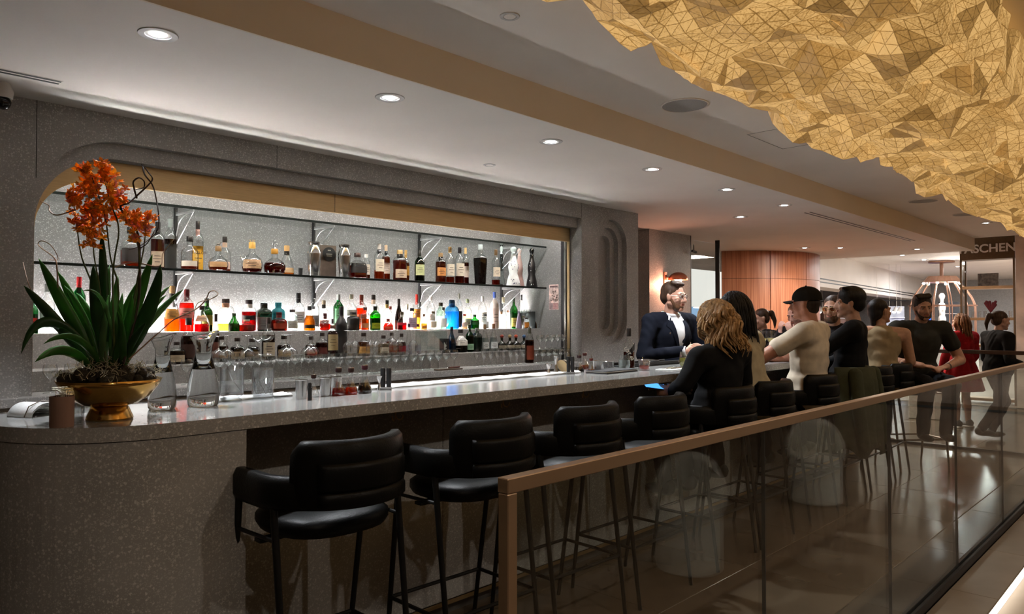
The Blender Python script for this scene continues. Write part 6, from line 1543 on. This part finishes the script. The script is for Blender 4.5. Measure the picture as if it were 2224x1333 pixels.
# ---- olive jacket over the stool back
JK = clothm('olive_jacket', (.055, .058, .034), .8, 26)
def jacket():
    rr = random.Random(5); t = thing('jacket', 'olive green jacket hanging over the back of a bar stool', 'jacket', (5.90, SY, 0))
    n = 26; rings = []
    for i in range(n + 1):
        a = radians(20) + radians(140) * i / n; cx, sy_ = -cos(a), -sin(a); fold = .012 * sin(i * 1.9) + .008 * sin(i * 3.7)
        col = []
        for z, o in ((.86, -.055), (.99, -.055), (1.03, -.03), (1.035, .01), (1.02, .045), (.9, .062), (.7, .075), (.5, .085 + .02 * sin(i * .9)), (.40 + .04 * sin(i * .7), .09)):
            rad = .245 + o + fold * (1.03 - z) * 2.2; col.append((rad * cx, -.045 + rad * sy_, z))
        rings.append(col + [(p[0] * .985, p[1] * .985, p[2]) for p in reversed(col)])
    MB().loft(rings, caps=True).build('body_cloth', JK, t, 'all')
    for sd in (-1, 1):
        m = MB().cap((sd * .20, -.27, .98), (sd * .24, -.31, .70), .055, .05).cap((sd * .24, -.31, .70), (sd * .20, -.33, .46), .05, .045); blob('sleeve', m, JK, t, .012, 4)
jacket()
# ---------------------------------------------------------------- wood drum, sconce, shop beyond
def woodm(name, c1_, c2_, sc=6):
    m, n, l, b, o = nt(name); tc = n.new('ShaderNodeTexCoord'); mp = n.new('ShaderNodeMapping'); mp.inputs['Scale'].default_value = (sc * 2.5, sc * 2.5, .35); l.new(tc.outputs['Object'], mp.inputs[0])
    nz = n.new('ShaderNodeTexNoise'); nz.inputs['Scale'].default_value = 3; nz.inputs['Detail'].default_value = 6; l.new(mp.outputs[0], nz.inputs[0])
    r = n.new('ShaderNodeValToRGB'); r.color_ramp.elements[0].position = .35; r.color_ramp.elements[0].color = c4(c1_); r.color_ramp.elements[1].position = .68; r.color_ramp.elements[1].color = c4(c2_); l.new(nz.outputs[0], r.inputs[0])
    l.new(r.outputs[0], b.inputs['Base Color']); b.inputs['Roughness'].default_value = .4; MATS[name] = m; return m
WOOD = woodm('drum_veneer', (.34, .115, .055), (.56, .24, .13))
C0 = V3((12.23, 6.32, 0)); RD_ = 1.55
a0 = math.atan2(-C0.y, -C0.x)
a1 = min((abs(px((C0.x + RD_ * cos(a0 + q), C0.y + RD_ * sin(a0 + q), 2))[0] - 1566), q) for q in [k_ * .01 for k_ in range(-90, 90)])[1]
rg = [[(C0.x + r_ * cos(a0 + a1 + 2.6 * k_ / 24), C0.y + r_ * sin(a0 + a1 + 2.6 * k_ / 24), z_) for r_, z_ in ((RD_ - .09, 0), (RD_ - .03, 0), (RD_ - .03, ZC - .001), (RD_ - .09, ZC - .001))] for k_ in range(25)]
dm = struct('wall_wood_drum', MB().loft(rg, caps=True), BLACK, True, 'curved wall of reddish wood panels right of the far pillar')
for i in range(0, 5):
    for z0_, z1_ in ((0, 1.10), (1.105, 2.07), (2.075, ZC - .002)):
        aa = a0 + a1 + i * .50; rg = []
        for k in range(9):
            a = aa + .004 + .492 * k / 8
            rg.append([(C0.x + r_ * cos(a), C0.y + r_ * sin(a), z_) for r_, z_ in ((RD_ - .025, z0_), (RD_, z0_), (RD_, z1_), (RD_ - .025, z1_))])
        MB().loft(rg, caps=True).build('wood_panel', WOOD, dm)
# copper wall sconce on the far pillar
p = at(1444, 603, Y=4.955); COP = pm('copper', (.75, .30, .19), .28, .9, var=.05)
sc_ = thing('wall_sconce', 'copper dome wall lamp glowing on the far terrazzo pillar', 'wall lamp', (p.x, 4.955, p.z))
MB().box((-.03, -.015, -.14), (.03, .0, .075), .004).build('back_plate', COP, sc_)
MB().tube([(.0, -.015, 0), (.06, -.09, .0)], .012, 10).build('arm', COP, sc_, True)
rg = [[(.10 + .125 * sin(t) * cos(a), -.13 + .125 * sin(t) * sin(a), .09 * 1.1 * cos(t) - .03) for a in [2 * pi * k / 28 for k in range(28)]] for t in [.02 + (pi / 2 - .02) * i / 8 for i in range(9)]]
MB().loft(rg).build('dome_shade', COP, sc_, 'all')
MB().ell((.10, -.13, -.03), (.045, .045, .045)).build('bulb', emim('sconce_bulb', (1, .55, .32), 22), sc_, True)
lamp('sconce_light', 'POINT', (p.x + .02, 4.955 - .10, p.z - .09), 6, (1, .42, .26), .05)
# black framed opening beside the far pillar
fr_ = struct('door_1', MB().box((8.585, 4.96, 0), (8.60, 5.02, ZC)), BLACKM, label='black steel frame of the opening beside the far pillar')
q = at(1560, 600, Y=4.98); MB().box((q.x - .011, 4.96, 0), (q.x + .011, 5.02, ZC)).build('frame_post', BLACKM, fr_)
MB().box((8.61, 4.985, .05), (q.x - .012, 4.995, ZC - .05)).build('glass_pane', glassm('door_glass', (.93, .96, .97), .04, .02, .5, 0), fr_)
e_ = thing('spot_camera', 'small black bracket spotlight at the top of the steel frame', 'spotlight', at(1505, 545, Y=4.90))
MB().tube([(-.02, 0, 0), (.08, 0, -.01)], .016, 10).build('barrel', BLACKM, e_, True); MB().tube([(.02, 0, 0), (.02, 0, .09)], .006, 8).build('stem', BLACKM, e_, True)
# pale wall with light painted in as emission, and blue display, through the opening
q = at(1530, 615, Y=9.38); pn = thing('glow_wall_panel', 'pale wall panel, light on it painted in as glow, seen through the opening left of the wood drum', 'panel', (q.x, 9.38, 1.75))
MB().box((-1.0, -.02, -.0), (1.0, 0, .95)).build('panel', emim('painted_wall_glow', (1, .95, .86), .34), pn); MB().box((-1.0, -.02, -.52), (1.0, 0, -.005)).build('display', emim('blue_display', (.42, .66, .95), .27), pn)
for dx, dz, w_ in ((-.3, -.25, .12), (.2, -.32, .09), (.45, -.18, .14), (-.05, -.42, .1)): MB().ell((dx, -.025, dz), (w_, .004, .04), 12, 6).build('drawing', pm('display_blue', (.10, .24, .45), .6), pn)
MB().box((-1.0, -.02, -1.75), (1.0, 0, -.525)).build('lower_panel', pm('lower_panel', (.3, .28, .26), .6), pn)
for dx in (-.6, .05, .7): MB().tube([(dx, -.03, -.02), (dx + .3, -.03, -.02)], .012, 8).build('tube_light', emim('tube', (1, 1, 1), 3), pn)
# the shop
struct('floor_shop', MB().box((14.0, -4.2, -.06), (32, 14, -.001)), pm('shop_floor', (.34, .27, .21), .25, var=.1, scale=1.5))
struct('ceiling_shop', MB().box((13.58, -4.2, 2.95), (32, 14, 3.05)), PAINT)
struct('wall_shop_header', MB().box((13.571, YE, ZC), (13.579, 14, 3.0)).box((13.571, -4.2, ZU), (13.579, YE - .001, 3.0)), PAINT)
struct('wall_shop_back', MB().box((31.9, -4.2, 0), (32, 14, 3.0)), pm('shop_grey', (.42, .42, .42), .7))
struct('wall_shop_side', MB().box((13.6, 13.9, 0), (32, 14, 3.0)), pm('shop_white', (.55, .54, .52), .7))
A_, B_ = at(1752, 612, D=15.5), at(2040, 668, D=30)
d_ = (B_ - A_); d_.z = 0; ln = d_.length; ex = d_.normalized()
bh = struct('trim_bulkhead', MB().box((0, 0, 0), (ln + 6, .5, .34)), PAINT, label='grey bulkhead across the shop ceiling'); bh.matrix_world = frame_m((A_.x - ex.x * 3, A_.y - ex.y * 3, 2.16), ex, (0, 0, 1))
for k in (0, 1): MB().box((3.9, -.006, .17 - k * .075), (ln + 2, -.001, .195 - k * .075)).build('slot', BLACK, bh)
MB().box((0, .02, .341), (ln + 6, .5, .84)).build('upper_bulkhead', PAINT, bh)
# ceiling spots of the shop
k = 0
for u, v in ((1884, 631), (1938, 616), (1960, 554), (2007, 564), (1985, 623), (1940, 594), (2080, 579), (2030, 640)):
    p = at(u, v, Z=2.95)
    if p.x > 31: continue
    downlight(p.x, p.y, 2.9495, .11, ['tiny lit spot in the shop ceiling above the bearded man', 'tiny lit spot in the shop ceiling above the tan-top woman', 'tiny lit spot in the shop ceiling below the right flat downlight', 'tiny lit spot in the shop ceiling left of the birdcage rod', 'tiny lit spot in the shop ceiling left of the cage roof', 'tiny lit spot in the middle of the shop ceiling', 'tiny lit spot in the shop ceiling right of the birdcage rod', 'tiny lit spot in the shop ceiling behind the cage ribs'][k], 'spots in the shop ceiling', 40, 0); k += 1
for x, y in ((16, 3.2), (19, 1.5), (22, 2), (24, 5.0), (28, 3.5)):
    lamp('shop_light', 'AREA', (x, y, 2.90), 56, (1, .98, .96), 1.2)
lamp('passage_light', 'AREA', (9.6, 7.2, 2.47), 31, (1, .84, .70), .7)
lamp('passage_light', 'AREA', (11.0, 3.6, 2.47), 33, (1, .86, .72), .6)
# bulbs on the track below the bulkhead
tk = thing('track_lights', 'row of small white spotlights on a track under the bulkhead', 'track light', (0, 0, 0))
for i, (u, v) in enumerate(((1786, 668), (1905, 672), (1932, 672), (1947, 668), (1957, 668))):
    p = at(u, v, D=20); o = MB().tube([p, p + V3((-.05, .05, -.12))], .05, 10).build('spot_head', pm('spot_white', (.7, .7, .7), .4), tk, True)
    MB().ell(p + V3((-.05, .05, -.13)), (.035, .035, .02), 10, 6).build('lens', emim('track_lens', (1, .97, .92), 25), o, True); MB().tube([p + V3((0, 0, .02)), V3((p.x, p.y, 2.95))], .004, 6).build('stem', PAINT, o)
p0, p1 = at(1770, 655, D=20), at(1980, 652, D=20); MB().tube([p0, p1], .015, 6).build('rail', BLACKM, tk)
p = at(1914, 600, Z=2.95); cam2 = thing('ceiling_spotlight', 'white cylinder spotlight hanging from the shop ceiling', 'spotlight', (p.x, p.y, 2.95))
MB().tube([(0, 0, 0), (0, 0, -.12)], .02, 8).build('stem', pm('spot_white', (.7, .7, .7), .4), cam2); MB().tube([(-.05, .05, -.06), (.05, -.06, -.30)], .07, 14).build('barrel', pm('spot_white', (.7, .7, .7), .4), cam2, True)
# shelving and window bays behind the guests
for i, (u0, u1, v0, v1, dd, col_, lab) in enumerate(((1790, 1860, 668, 760, 24, (.30, .16, .12), 'rust-coloured shelf bay behind the bearded man'), (1905, 1922, 668, 730, 22, (.02, .03, .05), 'dark upright screen right of the tan-top woman'), (1925, 1965, 665, 760, 23, (.42, .44, .46), 'pale panelled shelf bay left of the smiling man'), (2000, 2022, 668, 702, 22, (.02, .10, .55), 'bright blue poster panel behind the smiling man\'s shoulder'), (2050, 2084, 655, 720, 24, (.05, .055, .065), 'dark shuttered window right of the mannequin'), (2062, 2110, 700, 830, 23.5, (.10, .12, .16), 'low dark blue display right of the mannequin'))):
    a, b = at(u0, v0, D=dd), at(u1, v1, D=dd); ex = (V3((b.x - a.x, b.y - a.y, 0))).normalized(); wd = V3((b.x - a.x, b.y - a.y, 0)).length; hh = a.z
    zb = 0
    t = thing('display_bay', lab, 'display', (a.x, a.y, 0)); t.rotation_euler = (0, 0, atan2(ex.y, ex.x))
    mt = pm('bay_%d' % i, col_, .5, var=.2, scale=6)
    if i == 3: mt = emim('blue_poster', (.03, .12, .8), .7)
    MB().box((0, 0, zb), (wd, .3, hh)).build('panel', mt, t)
    if i in (0, 2, 4, 5):
        for j in range(1, 5):
            z_ = zb + (hh - zb) * j / 5; MB().box((0, -.04, z_), (wd, -.001, z_ + .02)).build('shelf', PAINT, t)
    else: MB().box((-.02, -.02, zb), (wd + .02, -.001, zb + .03)).build('ledge', BLACKM, t)
# birdcage with mannequin
p = at(2045, 600, D=18.9); ROSE = pm('rose_bronze', (.40, .22, .15), .4, .5)
cg = thing('birdcage_display', 'tall copper birdcage dome hanging from a rod in the shop', 'birdcage', (p.x, p.y, 0)); zr = p.z
MB().lathe([(.48, zr - .16), (.45, zr - .14), (.34, zr), (.01, zr + .01)], 8).build('roof', ROSE, cg); MB().tube([(0, 0, zr), (0, 0, 2.93)], .045, 10).build('rod', ROSE, cg, True); MB().lathe([(.30, 2.905), (.30, 2.945)], 24).build('ceiling_plate', ROSE, cg)
for i in range(12):
    a = 2 * pi * i / 12; MB().tube([((.40 + .36 * sin(min(1, t * 2.2) * pi / 2)) * cos(a), (.40 + .36 * sin(min(1, t * 2.2) * pi / 2)) * sin(a), zr - .15 - t * 1.6) for t in [k / 12 for k in range(13)]], .016, 6).build('rib', ROSE, cg, True)
MB().lathe([(.74, zr - .78), (.78, zr - .78), (.78, zr - .75), (.74, zr - .75)], 36, caps=False).build('hoop', ROSE, cg)
MB().lathe([(.80, .0), (.80, .10), (.78, zr - 1.73), (.76, zr - 1.70)], 36).build('plinth', pm('plinth_white', (.6, .58, .55), .5), cg, True)
for i in range(6): MB().ell((.42 * cos(i * 1.05), .42 * sin(i * 1.05), zr - .18), (.035, .035, .03), 8, 6).build('bulb', emim('cage_bulb', (1, .97, .9), 20), cg)
zm = zr - 1.69; mq = thing('mannequin', 'glossy white mannequin standing inside the birdcage in the shop', 'mannequin', (p.x, p.y, zm)); s_ = (at(2045, 636, D=18.9).z - zm) / 1.62
mb = MB()
for q in ((0, 0, 1.50, .075, .095, .12), (0, 0, 1.12, .17, .11, .17), (0, 0, .92, .12, .09, .16), (0, 0, .74, .17, .12, .15)): mb.ell((q[0], q[1], q[2] * s_), (q[3] * s_, q[4] * s_, q[5] * s_))
mb.cap((0, 0, 1.22 * s_), (0, 0, 1.44 * s_), .055 * s_, .05 * s_).cap((-.17 * s_, 0, 1.23 * s_), (.17 * s_, 0, 1.23 * s_), .06 * s_, .06 * s_)
for sd in (-1, 1): mb.cap((sd * .09 * s_, 0, .70 * s_), (sd * .08 * s_, 0, .08 * s_), .085 * s_, .05 * s_); mb.cap((sd * .20 * s_, 0, 1.22 * s_), (sd * .23 * s_, 0, .95 * s_), .05 * s_, .04 * s_)
blob('figure', mb, pm('mannequin_white', (.85, .84, .82), .3), mq, .014, 4); MB().lathe([(.25, .0), (.25, .03), (.02, .035)], 28).build('base', STEEL, mq)
lamp('cage_light', 'POINT', (p.x - .3, p.y - .3, zr - .25), 25, (1, .97, .92), .1)
# sign cabinet with shelves
XS = 14.3; ya, yb = at(2086, Y=None, X=XS).y, at(2206, X=XS).y
cb = thing('sign_cabinet', 'bronze framed glass cabinet topped by the TASCHEN sign', 'cabinet', (XS, 0, 0)); SG = pm('sign_bronze', (.135, .085, .042), .45, .5, var=.1)
MB().box((0, yb, 2.425), (.35, ya, 2.815), .006).build('sign_box', SG, cb)
text_mesh('sign_text', 'TASCHEN', .192, pm('sign_white', (.85, .84, .82), .5), cb, frame_m((-.012, (ya + yb) / 2 + .01, 2.60), (0, -1, 0), (-1, 0, 0)), .008, bold=.004)
for y_ in (yb, ya - .03):
    for x_ in (.0, .32): MB().box((x_, y_, 0), (x_ + .03, y_ + .03, 2.4245)).build('post', SG, cb)
for z_ in (.05, .95, 1.40, 1.93): MB().box((.0, yb + .031, z_), (.35, ya - .031, z_ + .045)).build('shelf', BRONZE, cb)
for y_ in (yb + .012, ya - .018): MB().box((.035, y_, .1), (.315, y_ + .006, 2.42)).build('side_glass', SHELFG, cb)
pc = thing('grey_picture', 'grey patterned picture board on the top shelf of the sign cabinet', 'picture', (XS + .15, at(2147, X=XS + .15).y, 1.976))
MB().box((0, -.15, 0), (.025, .15, .22), .003).build('board', pm('picture_grey', (.17, .155, .14), .6, var=.6, scale=22), pc); MB().box((-.004, -.155, -.0), (-.0005, .155, .008)).build('ledge', BRONZE, pc)
for i in range(7):
    tag(MB().lathe([(.022, 0), (.026, .11), (.023, .11), (.02, .006)], 14).build('display_glass', GLASSW, None, True, (XS + .12 + .05 * (i % 2), yb + .09 + i * .09, 1.446)), ORD[i] + ' small clear glass from the right in the sign cabinet', 'glass', 'glasses in the sign cabinet')
fl = thing('dried_flower', 'dark red dried flower standing in the sign cabinet', 'flower', (XS + .08, at(2152, X=XS + .08).y, 1.446)); mb = MB()
for i in range(9): mb.cap((0, 0, .10), (.0, .075 * cos(i * .7), .24 + .03 * sin(i * 2.1)), .014, .022, 8)
mb.build('petals', pm('flower_red', (.16, .02, .03), .7), fl, True); MB().tube([(0, 0, 0), (0, 0, .12)], .008, 6).build('stalk', pm('stem_brown2', (.05, .03, .02), .7), fl)
ym = at(2207, X=14.05).y; struct('wall_marble_pillar', MB().box((14.05, ym - .9, 0), (14.9, ym, 2.95)), pm('pink_marble', (.66, .53, .44), .3, var=.25, scale=3), label='pinkish marble pillar at the right edge')
# low white display block and plants by the far balustrade
p = at(2020, 905, Z=0); t = thing('display_block', 'low white display block behind the smiling man\'s stool', 'plinth', (p.x, p.y, 0), .2)
MB().box((-.35, -.25, 0), (.35, .25, .42), .01).build('block', pm('plinth_white', (.6, .58, .55), .5), t); MB().box((-.36, -.26, .4205), (.36, .26, .44)).build('top', GLASSW, t)
p = at(2045, 862, D=11.5); t = thing('green_lamp_plant', 'small potted plant with green sparkle on the display block', 'plant', (p.x, p.y, 0)); rr6 = random.Random(2)
MB().lathe([(.12, 0), (.16, .28), (.14, .28)], 20).build('pot', pm('pot_grey', (.2, .19, .18), .6), t, True); mb = MB()
for i in range(40):
    a = rr6.uniform(0, 6.28); e = V3((.22 * cos(a), .22 * sin(a), .30 + rr6.uniform(.05, .30))); mb.tube([(0, 0, .28), e * .6 + V3((0, 0, .14)), e], [.012, .018, .003], 5, flat=.2)
mb.build('foliage', pm('small_leaves', (.05, .12, .04), .5, var=.4), t, True)
# things on the walkway side that the balustrade glass mirrors
for x_, y_, lab in ((3.93, -.27, 'white barrel chair on the walkway, nearer the camera'), (6.1, -.35, 'white barrel chair on the walkway, farther one')):
    t = thing('barrel_chair', lab, 'chair', (x_, y_, -.10), 1.2, 'white barrel chairs'); WC = pm('white_leather', (.85, .85, .80), .35)
    MB().lathe([(.19, 0), (.20, .01), (.20, .36), (.19, .38), (.02, .385)], 30).build('drum', WC, t, True)
    B2 = [(-.20 * cos(a), -.20 * sin(a)) for a in [radians(-20) + radians(220) * k_ / 20 for k_ in range(21)]]
    m_ = MB(); m_.loft(band(B2, lambda q: (.36, .40 + .26 * sin(pi * q)), .022, 10), caps=True); m_.build('backrest', WC, t, 'all')
# downlights added out of view to brighten bar front, stools and floor
for i, x_ in enumerate((.2, 2.2, 4.4, 6.6, 8.8)):
    downlight(x_, -.15, ZU - .0005, .075, ['added fill downlight behind the photographer', 'added fill downlight beside the near end of the balustrade', 'added fill downlight above the nearer barrel chair', 'added fill downlight above the farther barrel chair', 'added fill downlight by the far balustrade'][i], 'added fill downlights', 30, WALK_FILLP, 150, (1, .86, .70))
